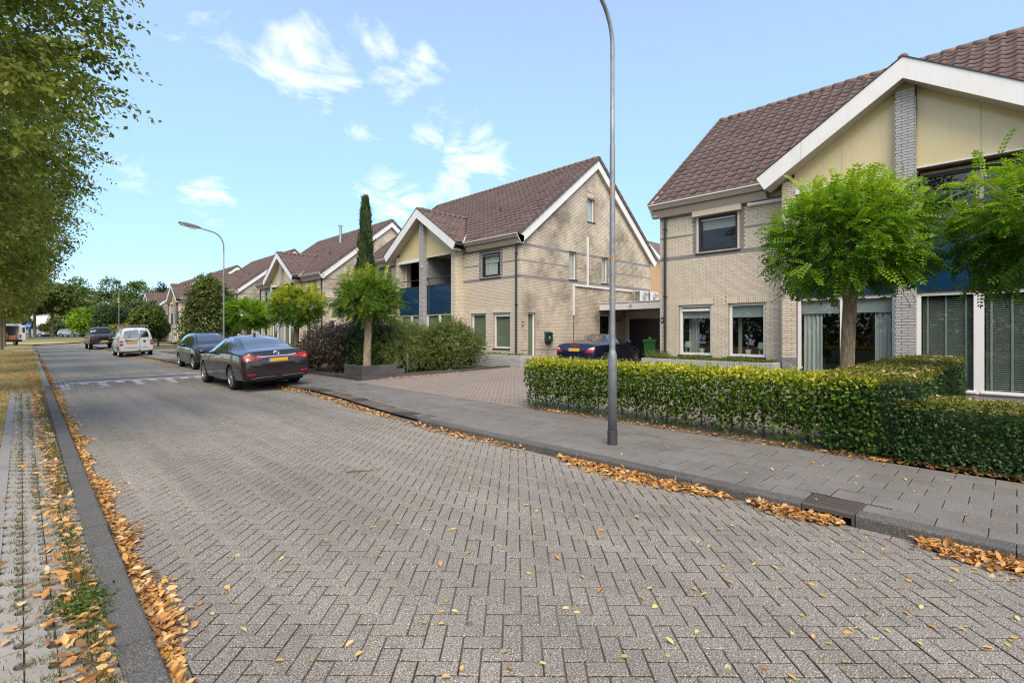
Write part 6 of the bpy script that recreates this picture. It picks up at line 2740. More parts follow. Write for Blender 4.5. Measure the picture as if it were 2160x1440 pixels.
# under the hedges
n = 1500
y = RNG.uniform(-1.2, 6.7, n)
k = RNG.uniform(0, 1, n) < np.where(y < 1.6, 1, .55)
drift('brown leaf litter along the foot of the hedges', np.stack([7.09 + np.abs(RNG.normal(size=n)) * .10, y, .106 + RNG.uniform(0, .03, n)], 1)[k], .06)
n = 700
drift('thin brown leaves along the bed edging of the drive', np.stack([RNG.uniform(8.0, 13.4, n), 13.95 - np.abs(RNG.normal(size=n)) * .16, .13 + .02 * RNG.uniform(0, 1, n) + .09 * RNG.uniform(0, .1, n)], 1) + np.array([0, 0, .02]), .055)
n = 1100
drift('dry leaves lying in the planted bed behind the block edging', np.stack([RNG.uniform(7.6, 13.3, n), RNG.uniform(14.2, 17.0, n), .18 + .02 * RNG.uniform(0, 1, n)], 1), .055)
# left verge litter
n = 4200
y = 1.5 + 34 * RNG.uniform(0, 1, n) ** 1.6
x = np.where(RNG.uniform(0, 1, n) < .55, .30 - np.abs(RNG.normal(size=n)) * .10, RNG.uniform(-.9, .3, n))
k = RNG.uniform(0, 1, n) < np.where((y < 17) & (x < .12) & (x > -.3), .25, .9)
drift('dry orange leaves strewn over the grass verge on the left', np.stack([x, y, .10 + RNG.uniform(0, .02, n)], 1)[k], .06)

# single leaves
SM = []
for q in range(6):
    SM.append(np_mesh('fallen_leaf', CURL[0], CURL[1], 'leaf_single', np.full(6, (q + .5) / 6)))
LEAFC = ('golden', 'yellow tan', 'orange', 'pale cream', 'greenish yellow', 'brown')
cnt = 0
while cnt < 205:
    px, py = RNG.uniform(0, 2160), RNG.uniform(765, 1440)
    on_walk = cnt >= 165
    z = 0.004 if not on_walk else .104
    dep = 1050 * (CAM_H - z) / (py - 700)
    t_ = (px - 1080) / 1050
    x, y = dep * (FWD[0] + t_ * RGT[0]), dep * (FWD[1] + t_ * RGT[1])
    if not on_walk:
        if not (XL(y) + .15 < x < XR(y) - .05) or 17.8 < y < 23.1 or y > 26:
            continue
        # thicker near the right kerb
        if RNG.uniform() > .35 + .65 * math.exp(-(XR(y) - x) / 1.0):
            continue
    else:
        if not (XW0(y) < x < XW1(y) - .05) or y > 20:
            continue
    qi = int(RNG.integers(6))
    o = put('fallen_leaf', SM[qi], loc=(x, y, z + .002))
    s = RNG.uniform(.026, .058)
    o.scale = (s, s * RNG.uniform(.8, 1.2), s)
    o.rotation_euler = (RNG.uniform(-.3, .3), RNG.uniform(-.3, .3), RNG.uniform(0, 6.28))
    if on_walk:
        tag(o, 'single ' + LEAFC[qi] + ' fallen leaf lying on the grey pavement tiles', 'leaf', LEAFC[qi] + ' fallen leaves on the pavement')
    else:
        tag(o, 'single ' + LEAFC[qi] + ' fallen leaf lying loose on the brick road', 'leaf', LEAFC[qi] + ' fallen leaves on the road')
    cnt += 1
# a broken twig on the road
tw = MB()
tw.tube([(2.62, 5.36, .012), (2.72, 5.30, .014), (2.84, 5.22, .012), (2.95, 5.18, .02)], [.005, .006, .004, .002], 5)
tw.build('twig', 'twig', label='thin dark broken twig lying on the brick road', category='twig')

# grass between the pavers, along the kerb, on the lawn
def blades(P, hgt, mat, rn=None, lean=.5):
    n = len(P)
    d = norm(np.stack([RNG.normal(size=n) * lean, RNG.normal(size=n) * lean, np.ones(n)], 1))
    return scatter(*BLADE, P, d, rand_dirs(n), hgt, RNG.uniform(0, 1, n) if rn is None else rn)


parts = []
n = 30000
y = 1.3 + 16 * RNG.uniform(0, 1, n) ** 1.5
col = RNG.integers(0, 4, n)
seam = -.047 + col * .112 + .028
rowp = np.round(y / .2) * .2 + np.where(col % 2 == 0, .05, .15)
yy = rowp + RNG.normal(size=n) * .030
xx = seam + RNG.normal(size=n) * .026
far_ = np.clip((y - .6) / 3, .3, 1)
k = RNG.uniform(0, 1, n) < far_ * (.35 + .65 * (np.sin(np.round(y / .2) * 12.9 + col * 78.2) > -.1))
parts.append(blades(np.stack([xx, yy, np.full(n, .072)], 1)[k], RNG.uniform(.016, .055, k.sum()), 'g', RNG.uniform(0, .75, k.sum())))
n = 12000
y = 1.2 + 20 * RNG.uniform(0, 1, n) ** 1.5
xx = .262 - np.abs(RNG.normal(size=n)) * .045 + .007 * y
cl = np.sin(y * 3.1) + np.sin(y * 7.7 + 2)
k = cl + RNG.normal(size=n) * .5 > -.2
parts.append(blades(np.stack([xx, y, np.full(n, .085)], 1)[k], RNG.uniform(.02, .07, k.sum()), 'g', np.clip(RNG.normal(size=k.sum()) * .3 + .45, 0, 1)))
V, F, r = join_np(parts)
put('grass', np_mesh('grass', V, F, 'grass_blade', r), kind='stuff', label='short grass tufts growing in the concrete grass pavers', category='grass')
n = 60000
y = 6.5 + 45 * RNG.uniform(0, 1, n) ** 1.8
x = np.array(.30 + .007 * y) - RNG.uniform(0, 1, n) ** 1.5 * (1.0 + y * .05)
k = ((y > 17.5) | (x < -.2)) & (RNG.uniform(0, 1, n) < .95)
pat = np.sin(x * 2.3 + y * .8) + np.sin(y * 1.7 - x) + np.sin(y * .43 + 1)
rn = np.clip(.62 - .2 * (pat > 1.0) * 1.6 + RNG.normal(size=n) * .22, 0, 1)
V, F, r = blades(np.stack([x, y, np.full(n, .08)], 1)[k], (RNG.uniform(.025, .07, n) * (1 + y / 40))[k], 'g', rn[k], .9)
put('grass', np_mesh('grass', V, F, 'grass_straw', r), kind='stuff', label='dry straw coloured grass on the left green', category='grass')
# a leafy weed by the kerb
m = 260
p = np.stack([.24 + RNG.normal(size=m) * .045, 3.62 + RNG.normal(size=m) * .13, np.full(m, .09)], 1)
V, F, r = twig_leaves(p, norm(np.stack([RNG.normal(size=m) * .7, RNG.normal(size=m) * .7, np.ones(m)], 1)), 6, RNG.uniform(.04, .10, m), .024, .4, LEAF2, RNG.uniform(.0, .7, m))
wd = thing('weed', 'dark green leafy weed growing over the left kerb', 'plant', (0, 0, 0))
put('foliage', np_mesh('foliage', V, F, 'leaf_shrub', r), wd, kind='stuff')

# ---------------------------------------------------------------- vehicles
paint_mat('paint_brown', (.022, .013, .014), .25, .25)
paint_mat('paint_black', (.012, .012, .014), .2, .25)
paint_mat('paint_jet', (.006, .006, .007), .1, .25)
paint_mat('paint_navy', (.010, .012, .045), .4, .28)
paint_mat('paint_white', (.60, .61, .61), .0, .35)
paint_mat('paint_silver', (.40, .42, .45), .5, .35)
paint_mat('paint_grey', (.25, .27, .29), .5, .35)
t = NT('car_glass')
t.bsdf((.012, .018, .017), .03, None, Specular_IOR_Level=.9, Coat_Weight=1.0, Coat_Roughness=.01, Coat_IOR=2.4)
t = NT('car_glass_dark')
t.bsdf((.008, .010, .010), .05, None, Specular_IOR_Level=.5)
t = NT('light_red')
t.bsdf(t.mix(t.noise(30, 2), (.26, .003, .005), (.42, .008, .008)), .4, None, Coat_Weight=.12, Coat_Roughness=.05)
t = NT('light_amber')
t.bsdf((.62, .10, .01), .12, None, Coat_Weight=1.0, Coat_Roughness=.02)
t = NT('light_clear')
t.bsdf((.50, .52, .53), .08, None, Metallic=.5, Coat_Weight=1.0, Coat_Roughness=.02)
plain('plate_yellow', (.70, .40, .03), .4, .03, 8)
plain('plate_blue', (.03, .10, .50), .4, .03, 8)
plain('tyre', (.016, .016, .017), .8, .15, 20)
t = NT('rim_silver')
t.bsdf((.46, .46, .47), .25, None, Metallic=.8)
plain('trim_black', (.012, .012, .013), .45, .1, 12)
plain('under_black', (.006, .006, .006), .9, .0, 12)


def section(zb, zbelt, ztop, w, wr):
    dz = ztop - zbelt
    return [(0, zb), (.72 * w, zb), (.95 * w, zb + .05), (w, zb + .34 * (zbelt - zb)), (.985 * w, zb + .74 * (zbelt - zb)), (.94 * w, zbelt),
            (wr, zbelt + dz * .84), (wr * .74, zbelt + dz * .97), (0, ztop)]


WHEELS = {}


def wheel_meshes(R_, wd, spokes, rim):
    key = (R_, wd, spokes, rim)
    if key in WHEELS:
        return WHEELS[key]
    mb = MB()
    r0 = R_ * .70
    mb.lathe([(r0, -wd / 2 + .01), (R_ * .93, -wd / 2), (R_ * .985, -wd / 2 + .02), (R_, -wd / 2 + .05), (R_, wd / 2 - .05), (R_ * .985, wd / 2 - .02), (R_ * .93, wd / 2), (r0, wd / 2 - .01)], 32, axis='x', caps=False)
    ty = mb.mesh('wheel', 'tyre', True)
    mb = MB()
    o = wd / 2
    # rim barrel, lip, spokes and hub; visible from both ends of the axle
    mb.lathe([(r0 * 1.0, -o + .008), (r0 * 1.02, -o + .002), (r0 * .95, -o + .004), (r0 * .93, -o + .035)], 32, axis='x', caps=False)
    mb.lathe([(r0 * .93, o - .035), (r0 * .95, o - .004), (r0 * 1.02, o - .002), (r0 * 1.0, o - .008)], 32, axis='x', caps=False)
    for sd in (1, -1):
        for k in range(spokes):
            a = 2 * PI * k / spokes
            for da in ((-.10, .10) if spokes <= 10 else (0,)):
                ca, sa = math.cos(a + da), math.sin(a + da)
                c2, s2 = math.cos(a + da * .3), math.sin(a + da * .3)
                hw = .011 if spokes > 6 else .03
                p0, p1 = Vector((sd * (o - .012), .05 * c2, .05 * s2)), Vector((sd * (o - .016), r0 * .96 * ca, r0 * .96 * sa))
                tv = Vector((0, -sa, ca)) * hw
                dp = Vector((-sd * .03, 0, 0))
                mb.v += [tuple(q) for q in (p0 - tv, p0 + tv, p1 + tv, p1 - tv, p0 - tv + dp, p0 + tv + dp, p1 + tv + dp, p1 - tv + dp)]
                b = len(mb.v) - 8
                for f in ((0, 1, 2, 3), (0, 4, 5, 1), (1, 5, 6, 2), (2, 6, 7, 3), (3, 7, 4, 0)):
                    mb.f.append(tuple(b + i for i in f))
                    mb.r.append(0)
        mb.lathe([(.065, sd * (o - .03)), (.06, sd * (o - .008)), (.0, sd * (o - .006))], 16, axis='x')
    rm = mb.mesh('rim', rim)
    mb = MB().lathe([(r0 * .94, -o + .05), (r0 * .94, o - .05)], 24, axis='x')
    dk = mb.mesh('brake_disc', 'under_black')
    WHEELS[key] = (ty, rm, dk)
    return WHEELS[key]


class Car:
    def __init__(s, name, label, cat, loc, rz, stations, paint, axles, R_, hw, rim='rim_silver', spokes=10, wd=.22, roll=0.0, arch=.05, group=None, sub=2, cut=True, crease=(2,)):
        s.T = thing(name, label, cat, loc, rz, group)
        s.T.rotation_euler = (0, roll, rz)
        s.paint = paint
        mb = MB()
        k = 9
        for st in stations:
            y = st[0]
            sec = section(*st[1:6])
            ring = [(x, z) for x, z in sec] + [(-x, z) for x, z in sec[-2:0:-1]]
            mb.v += [(x, y, z) for x, z in ring]
        n = 16
        for i in range(len(stations) - 1):
            for j in range(n):
                j2 = (j + 1) % n
                mb.f.append((i * n + j, i * n + j2, (i + 1) * n + j2, (i + 1) * n + j)[::-1])
                mb.r.append(0)
        # grid caps at both ends
        for e, flip in ((0, False), (len(stations) - 1, True)):
            b = e * n
            for j in range(8):
                a, b2, c, d = j, j + 1, (n - j - 1) % n, (n - j) % n
                f = (b + a, b + b2, b + c, b + d) if j else (b + 0, b + 1, b + 15)
                f = (b + 8, b + 9, b + 7)[::-1] if j == 7 else f
                mb.f.append(f[::-1] if flip else f)
                mb.r.append(0)
        me = mb.mesh('body', paint, True)
        bmx = bmesh.new()
        bmx.from_mesh(me)
        bmesh.ops.recalc_face_normals(bmx, faces=bmx.faces)
        bmx.to_mesh(me)
        bmx.free()
        # creases: belt line, sill line, ends and (optional) rings
        ca = me.attributes.new('crease_edge', 'FLOAT', 'EDGE')
        vals = [0.0] * len(me.edges)
        for e in me.edges:
            a, b2 = e.vertices
            if a % n == b2 % n and a % n in (5, 11):
                vals[e.index] = .55
            elif a % n == b2 % n and a % n in (2, 14):
                vals[e.index] = .7
            elif a // n == b2 // n and a // n in crease and 3 <= (a % n) <= 13:
                vals[e.index] = .6
        ca.data.foreach_set('value', vals)
        tmp = bpy.data.objects.new('body', me)
        C.objects.link(tmp)
        tmp.modifiers.new('s', 'SUBSURF').levels = sub
        tmp.modifiers['s'].render_levels = sub
        cutters = []
        if cut:
            for ay in axles:
                for sd in (1, -1):
                    cm = MB()
                    cm.lathe([(R_ + arch, 0), (R_ + arch, .34)], 28, (sd * hw - (.0 if sd < 0 else .0) + (-.24 if sd > 0 else -.10), ay, R_ + .01), 'x')
                    cme = cm.mesh('cut', 'under_black')
                    bx = bmesh.new()
                    bx.from_mesh(cme)
                    bmesh.ops.recalc_face_normals(bx, faces=bx.faces)
                    bx.to_mesh(cme)
                    bx.free()
                    co = bpy.data.objects.new('cut', cme)
                    C.objects.link(co)
                    cutters.append(co)
                    md = tmp.modifiers.new('b', 'BOOLEAN')
                    md.operation = 'DIFFERENCE'
                    md.solver = 'EXACT'
                    md.object = co
                    try:
                        md.material_mode = 'TRANSFER'
                    except Exception:
                        pass
        bpy.context.view_layer.update()
        dg = bpy.context.evaluated_depsgraph_get()
        out = bpy.data.meshes.new_from_object(tmp.evaluated_get(dg))
        out.name = 'body'
        bpy.data.objects.remove(tmp)
        for co in cutters:
            bpy.data.objects.remove(co)
        s.body = put('body', out, s.T)
        s.bvh = BVHTree.FromPolygons([v.co.copy() for v in out.vertices], [tuple(p.vertices) for p in out.polygons])
        ty, rm, dk = wheel_meshes(R_, wd, spokes, rim)
        for ay in axles:
            for sd in (1, -1):
                w = put('wheel', ty, s.T, loc=(sd * (hw - wd / 2 - .02), ay, R_))
                put('rim', rm, w)
                put('brake_disc', dk, w)
        # the dark underside
        L0, L1 = stations[0][0] + .25, stations[-1][0] - .25
        zb = min(q[1] for q in stations)
        ub = MB().box(-hw * .80, hw * .80, L0, L1, zb + .01, zb + .10)
        ub.build('underbody', 'under_black', s.T)

    def hit(s, o, d):
        h = s.bvh.ray_cast(Vector(o), Vector(d).normalized())
        return h[0]

    def decal(s, name, mat, pts, d, off=.006, sub=3, parent=None, mirror=False):
        for m in ((1, -1) if mirror else (1,)):
            dd = Vector((d[0] * m, d[1], d[2])).normalized()
            bmx = bmesh.new()
            vs_ = [bmx.verts.new((p[0] * m, p[1], p[2])) for p in pts]
            f = bmx.faces.new(vs_)
            bmesh.ops.triangulate(bmx, faces=[f])
            for _ in range(sub):
                bmesh.ops.subdivide_edges(bmx, edges=bmx.edges[:], cuts=1, use_grid_fill=True)
            ok = True
            for v in bmx.verts:
                h = s.bvh.ray_cast(v.co - dd * 2.0, dd)[0]
                if h is not None:
                    v.co = h - dd * off
            me = bpy.data.meshes.new(name)
            bmx.to_mesh(me)
            bmx.free()
            me.materials.append(MATS[mat])
            me.polygons.foreach_set('use_smooth', [True] * len(me.polygons))
            o = put(name, me, parent or s.T)
        return o

    def line(s, name, mat, pts, d, wdt=.008, off=.004, mirror=True, parent=None):
        """a narrow strip laid on the body along a polyline"""
        for m in ((1, -1) if mirror else (1,)):
            dd = Vector((d[0] * m, d[1], d[2])).normalized()
            P = [Vector((p[0] * m, p[1], p[2])) for p in pts]
            Q = []
            for i in range(len(P) - 1):
                for q in range(5):
                    Q.append(P[i].lerp(P[i + 1], q / 5))
            Q.append(P[-1])
            mb = MB()
            prev = None
            for i, p in enumerate(Q):
                tg = (Q[min(i + 1, len(Q) - 1)] - Q[max(i - 1, 0)]).normalized()
                sd = tg.cross(dd).normalized() * wdt / 2
                pr = []
                for e in (p - sd, p + sd):
                    h = s.bvh.ray_cast(e - dd * 2.0, dd)[0]
                    pr.append((h if h is not None else e) - dd * off)
                if prev:
                    mb.face([prev[0], prev[1], pr[1], pr[0]])
                prev = pr
            mb.build(name, mat, parent or s.T)

    def plate(s, x, z, rear=True, w=.52, tilt=0.0, name='number_plate'):
        h = s.hit((x, -3 if rear else 9, z), (0, 1 if rear else -1, 0))
        y = h.y if h else 0
        sg = -1 if rear else 1
        mb = MB()
        mb.box(x - w / 2, x + w / 2, min(y + sg * .022, y + sg * .008), max(y + sg * .022, y + sg * .008), z - .055, z + .055)
        p = mb.build(name, 'plate_yellow', s.T)
        mb = MB()
        x0 = x - w / 2 if rear else x + w / 2 - .045
        mb.box(x0, x0 + .045, min(y + sg * .025, y + sg * .0225), max(y + sg * .025, y + sg * .0225), z - .055, z + .055)
        mb.build('country_strip', 'plate_blue', p)
        return y

    def mirror_(s, y, z, x, mat):
        for m in (1, -1):
            mb = MB()
            mb.lathe([(.02, -.07), (.075, -.05), (.085, .0), (.075, .04), (.03, .065)], 12, (m * (x + .10), y, z), 'y')
            mb.v = [(m * x + (v[0] - m * x) * 1.35, v[1], z + (v[2] - z) * .85) for v in mb.v]
            mb.tube([(m * (x - .06), y + .02, z - .05), (m * (x + .06), y, z - .03)], .025, 6)
            mb.build('wing_mirror', mat, s.T, smooth=True)

    def handles(s, ys, z, x, mat):
        for m in (1, -1):
            for y in ys:
                h = s.hit((m * 2, y, z), (-m, 0, 0))
                if h:
                    mb = MB().box(min(h.x, h.x + m * .03), max(h.x, h.x + m * .03), y - .09, y + .09, z - .014, z + .014)
                    mb.build('door_handle', mat, s.T)

    def letters(s, body, x, z, size, mat='chrome', rear=True):
        h = s.hit((x, -3, z), (0, 1, 0))
        if h:
            text('lettering', body, size, mat, s.T, (x, h.y - .006, z), (PI / 2, 0, 0), .002)


# --- brown sedan, seen from behind, right wheels on the kerb
sed = [(.0, .34, .66, .72, .74, .55), (.04, .27, .80, .86, .86, .62), (.16, .24, .94, 1.06, .90, .70), (.45, .24, .985, 1.10, .92, .68), (.80, .22, 1.0, 1.155, .925, .64), (1.25, .20, 1.01, 1.34, .925, .59),
       (1.75, .19, 1.01, 1.455, .925, .57), (2.3, .19, 1.0, 1.485, .925, .58), (2.85, .19, .985, 1.44, .925, .59), (3.25, .19, .965, 1.27, .925, .62), (3.62, .19, .95, 1.07, .92, .68), (4.1, .20, .89, .99, .915, .68), (4.5, .22, .80, .90, .88, .64), (4.76, .26, .68, .77, .80, .55), (4.86, .36, .58, .64, .66, .45)]
c = Car('sedan', 'dark brown sedan parked half on the pavement, rear with yellow plate towards us', 'car', (5.04, 14.15, .052), 0, sed, 'paint_brown', (1.10, 3.95), .335, .925, spokes=15, wd=.235, roll=-.058, arch=.045, sub=3)
c.decal('rear_window', 'car_glass', [(-.60, .72, 1.14), (.60, .72, 1.14), (.53, 1.1, 1.30), (.46, 1.50, 1.43), (-.46, 1.50, 1.43), (-.53, 1.1, 1.30)], (0, .55, -1), .004, 3)
c.decal('windscreen', 'car_glass', [(-.62, 3.60, 1.06), (.62, 3.60, 1.06), (.50, 2.95, 1.42), (-.50, 2.95, 1.42)], (0, -.6, -1), .004, 3)
c.decal('side_window', 'car_glass', [(1, 1.42, 1.075), (1, 1.50, 1.20), (1, 1.72, 1.31), (1, 2.02, 1.375), (1, 2.36, 1.395), (1, 2.36, 1.045)], (-1, 0, 0), .005, 3, mirror=True)
c.decal('side_window', 'car_glass', [(1, 2.44, 1.045), (1, 2.44, 1.395), (1, 2.75, 1.37), (1, 3.05, 1.27), (1, 3.42, 1.04)], (-1, 0, 0), .005, 3, mirror=True)
c.decal('window_post', 'trim_black', [(1, 2.355, 1.04), (1, 2.355, 1.40), (1, 2.445, 1.40), (1, 2.445, 1.04)], (-1, 0, 0), .007, 2, mirror=True)
c.line('window_trim', 'chrome', [(1, 3.46, 1.02), (1, 2.4, 1.025), (1, 1.50, 1.045), (1, 1.38, 1.075), (1, 1.46, 1.205), (1, 1.70, 1.33), (1, 2.05, 1.40), (1, 2.4, 1.42), (1, 2.8, 1.40), (1, 3.1, 1.27)], (-1, 0, 0), .016, .008)
c.line('door_seam', 'under_black', [(1, 2.40, 1.0), (1, 2.40, .32)], (-1, 0, 0))
c.line('door_seam', 'under_black', [(1, 1.46, 1.02), (1, 1.42, .78), (1, 1.55, .62), (1, 1.62, .32)], (-1, 0, 0))
c.line('door_seam', 'under_black', [(1, 3.50, .98), (1, 3.46, .6), (1, 3.40, .32)], (-1, 0, 0))
c.line('sill_trim', 'chrome', [(1, 1.62, .275), (1, 3.42, .275)], (-1, 0, 0), .014, .006)
c.line('shoulder_crease', 'paint_brown', [(1, 4.0, .80), (1, 2.4, .86), (1, .9, .90)], (-1, 0, 0), .03, .008)
for m in (1, -1):
    c.decal('tail_light', 'light_red', [(m * .905, 0, .82), (m * .915, 0, .95), (m * .80, 0, .965), (m * .60, 0, .935), (m * .60, 0, .835), (m * .72, 0, .81)], (-m * .45, 1, 0), .008, 3)
    c.decal('tail_light', 'light_red', [(m * .555, 0, .835), (m * .555, 0, .925), (m * .30, 0, .885), (m * .36, 0, .852)], (0, 1, 0), .008, 3)
    c.decal('indicator', 'light_amber', [(m * .80, 0, .815), (m * .80, 0, .90), (m * .70, 0, .86), (m * .70, 0, .82)], (-m * .3, 1, 0), .011, 2)
    c.decal('reversing_light', 'light_clear', [(m * .52, 0, .915), (m * .50, 0, .94), (m * .26, 0, .905), (m * .30, 0, .885)], (0, 1, 0), .011, 2)
    c.decal('reflector', 'light_red', [(m * .80, 0, .44), (m * .80, 0, .48), (m * .58, 0, .475), (m * .58, 0, .435)], (-m * .2, 1, 0), .008, 2)
c.decal('plate_recess', 'paint_brown', [(-.46, 0, .72), (.46, 0, .72), (.36, 0, .885), (-.36, 0, .885)], (0, 1, 0), .010, 3)
c.plate(0, .80)
c.line('boot_trim', 'chrome', [(-.40, 0, .905), (.40, 0, .905)], (0, 1, 0), .020, .014, False)
c.line('boot_seam', 'under_black', [(-.74, 0, 1.0), (-.70, 0, .70), (-.60, 0, .66), (.60, 0, .66), (.70, 0, .70), (.74, 0, 1.0)], (0, 1, 0), .009, .004, False)
c.decal('lower_bumper', 'trim_black', [(-.66, 0, .30), (.66, 0, .30), (.56, 0, .385), (-.56, 0, .385)], (0, 1, 0), .009, 3)
c.line('bumper_trim', 'chrome', [(-.70, 0, .335), (-.55, 0, .36), (.55, 0, .36), (.70, 0, .335)], (0, 1, 0), .014, .014, False)
h = c.hit((0, -3, .985), (0, 1, 0))
mb = MB()
mb.tube([(.068 * math.cos(k * PI / 10), h.y - .012, .985 + .045 * math.sin(k * PI / 10)) for k in range(21)], .009, 6, False)
mb.tube([(.01, h.y - .012, 1.02), (-.02, h.y - .012, .965), (.045, h.y - .012, .965)], .007, 6)
mb.build('emblem', 'chrome', c.T)
c.letters('LEXUS', -.50, .685, .055)
c.letters('GS 450h', .52, .685, .05)
mb = MB()
mb.box(-.09, .09, -.05, .10, .30, .38)
mb.tube([(0, -.02, .33), (0, -.10, .30), (0, -.12, .36)], .018, 6)
mb.build('tow_socket', 'trim_black', c.T)
mb = MB()
mb.prism([(-.012, 1.75, 1.44), (.012, 1.75, 1.44), (.012, 1.88, 1.45), (-.012, 1.88, 1.45)], (0, 0, .075))
mb.build('roof_antenna', 'trim_black', c.T)
c.mirror_(3.22, 1.02, .93, 'paint_brown')
c.handles((1.72, 2.62), .88, .95, 'chrome')

# --- dark grey hatchback, nose to us
hat = [(.0, .38, .80, .90, .74, .6), (.06, .30, .90, 1.10, .82, .62), (.30, .24, .96, 1.40, .86, .57), (.70, .22, .97, 1.53, .87, .56), (1.4, .20, .96, 1.565, .875, .57), (2.1, .20, .95, 1.545, .875, .57), (2.55, .20, .94, 1.42, .875, .60), (2.95, .20, .93, 1.16, .87, .66),
       (3.15, .20, .91, 1.04, .87, .68), (3.5, .21, .85, .97, .86, .66), (3.82, .24, .74, .85, .80, .58), (3.98, .30, .62, .70, .70, .5), (4.04, .38, .56, .62, .56, .42)]
c = Car('hatchback', 'dark grey hatchback facing us, parked behind the brown sedan', 'car', (6.05, 27.85, .052), PI, hat, 'paint_black', (.72, 3.30), .305, .875, spokes=8, wd=.19, roll=.055, sub=3)
c.decal('windscreen', 'car_glass', [(-.66, 3.02, 1.05), (.66, 3.02, 1.05), (.52, 2.28, 1.49), (-.52, 2.28, 1.49)], (0, -.62, -1), .004, 3)
c.decal('side_window', 'car_glass', [(1, .82, 1.06), (1, .72, 1.36), (1, 1.0, 1.44), (1, 1.52, 1.47), (1, 1.52, 1.0)], (-1, 0, 0), .005, 3, mirror=True)
c.decal('side_window', 'car_glass', [(1, 1.60, 1.0), (1, 1.60, 1.47), (1, 2.1, 1.44), (1, 2.42, 1.33), (1, 2.80, 1.0)], (-1, 0, 0), .005, 3, mirror=True)
c.line('door_seam', 'under_black', [(1, 1.56, .98), (1, 1.56, .32)], (-1, 0, 0))
c.line('door_seam', 'under_black', [(1, 2.86, .95), (1, 2.80, .6), (1, 2.72, .32)], (-1, 0, 0))
for m in (1, -1):
    c.decal('headlight', 'light_clear', [(m * .80, 9, .66), (m * .82, 9, .84), (m * .62, 9, .86), (m * .40, 9, .74), (m * .46, 9, .66)], (-m * .35, -1, -.15), .008, 3)
    c.decal('fog_lamp', 'light_clear', [(m * .66, 9, .40), (m * .66, 9, .47), (m * .54, 9, .47), (m * .54, 9, .40)], (0, -1, 0), .008, 2)
c.decal('grille', 'trim_black', [(-.36, 9, .58), (.36, 9, .58), (.42, 9, .68), (-.42, 9, .68)], (0, -1, 0), .008, 3)
c.decal('air_intake', 'trim_black', [(-.50, 9, .36), (.50, 9, .36), (.42, 9, .50), (-.42, 9, .50)], (0, -1, 0), .008, 3)
c.line('wiper', 'trim_black', [(-.50, 2.98, 1.08), (.10, 2.95, 1.12)], (0, -.62, -1), .02, .02, False)
c.line('wiper', 'trim_black', [(.05, 2.98, 1.08), (.55, 2.93, 1.13)], (0, -.62, -1), .02, .02, False)
c.line('bonnet_seam', 'under_black', [(.72, 3.1, 1.2), (.66, 3.6, 1.2), (.55, 3.86, 1.2)], (0, 0, -1), .009, .004)
c.mirror_(2.62, 1.03, .88, 'paint_black')
c.handles((1.02, 1.78), .86, .9, 'paint_black')
mb = MB()
mb.tube([(.0, 2.15, 1.545), (.0, 2.02, 1.62)], .006, 5)
mb.box(-.02, .02, 2.12, 2.2, 1.535, 1.56)
mb.build('roof_antenna', 'trim_black', c.T)

# --- white delivery van with roof rack, rear to us
van = [(.0, .40, 1.02, 1.16, .80, .70), (.03, .32, 1.08, 1.66, .86, .70), (.14, .27, 1.10, 1.80, .89, .72), (.6, .24, 1.10, 1.85, .895, .73), (1.5, .22, 1.09, 1.86, .895, .73), (2.4, .22, 1.08, 1.84, .895, .72), (2.85, .22, 1.07, 1.74, .895, .71), (3.2, .22, 1.05, 1.44, .89, .72),
       (3.5, .22, 1.02, 1.14, .88, .72), (3.9, .24, .92, 1.04, .86, .68), (4.2, .28, .80, .90, .80, .6), (4.36, .34, .66, .74, .70, .5), (4.41, .42, .60, .66, .56, .4)]
c = Car('delivery_van', 'small white delivery van with roof rack, rear towards us', 'van', (5.30, 39.4, .052), 0, van, 'paint_white', (.80, 3.48), .32, .895, spokes=6, wd=.2, roll=-.055, sub=3)
c.decal('rear_window', 'car_glass', [(-.66, 0, 1.20), (.12, 0, 1.20), (.12, 0, 1.66), (-.58, 0, 1.66)], (0, 1, -.08), .006, 3)
c.decal('rear_window', 'car_glass', [(.20, 0, 1.20), (.66, 0, 1.20), (.58, 0, 1.66), (.20, 0, 1.66)], (0, 1, -.08), .006, 3)
for m in (1, -1):
    c.decal('tail_light', 'light_red', [(m * .885, 0, .72), (m * .885, 0, 1.02), (m * .70, 0, 1.02), (m * .70, 0, .72)], (-m * .3, 1, 0), .008, 3)
    c.decal('reversing_light', 'light_clear', [(m * .87, 0, .83), (m * .87, 0, .92), (m * .72, 0, .92), (m * .72, 0, .83)], (-m * .3, 1, 0), .012, 2)
c.line('door_seam', 'under_black', [(.16, 0, 1.70), (.16, 0, .56)], (0, 1, 0), .014, .004, False)
c.line('door_seam', 'under_black', [(-.68, 0, .56), (.68, 0, .56)], (0, 1, 0), .012, .004, False)
c.decal('handle_bar', 'trim_black', [(-.62, 0, .995), (.06, 0, .995), (.06, 0, 1.035), (-.62, 0, 1.035)], (0, 1, 0), .016, 2)
c.plate(-.26, .91)
h = c.hit((.40, -3, .95), (0, 1, 0))
mb = MB()
mb.lathe([(.068, h.y - .02), (.07, h.y - .004)], 20, (.40, 0, .95), 'y')
mb.build('emblem', 'chrome', c.T)
c.letters('Caddy', -.48, 1.10, .075)
c.letters('TDI', .58, 1.02, .05)
c.line('rear_wiper', 'trim_black', [(.10, 0, 1.10), (.16, 0, 1.16), (.16, 0, 1.42)], (0, 1, -.08), .02, .03, False)
c.decal('brake_light', 'light_red', [(-.10, 0, 1.715), (.12, 0, 1.715), (.12, 0, 1.75), (-.10, 0, 1.75)], (0, 1, -.3), .008, 2)
c.line('bumper_line', 'under_black', [(-.84, 0, .545), (.84, 0, .545)], (0, 1, 0), .012, .003, False)
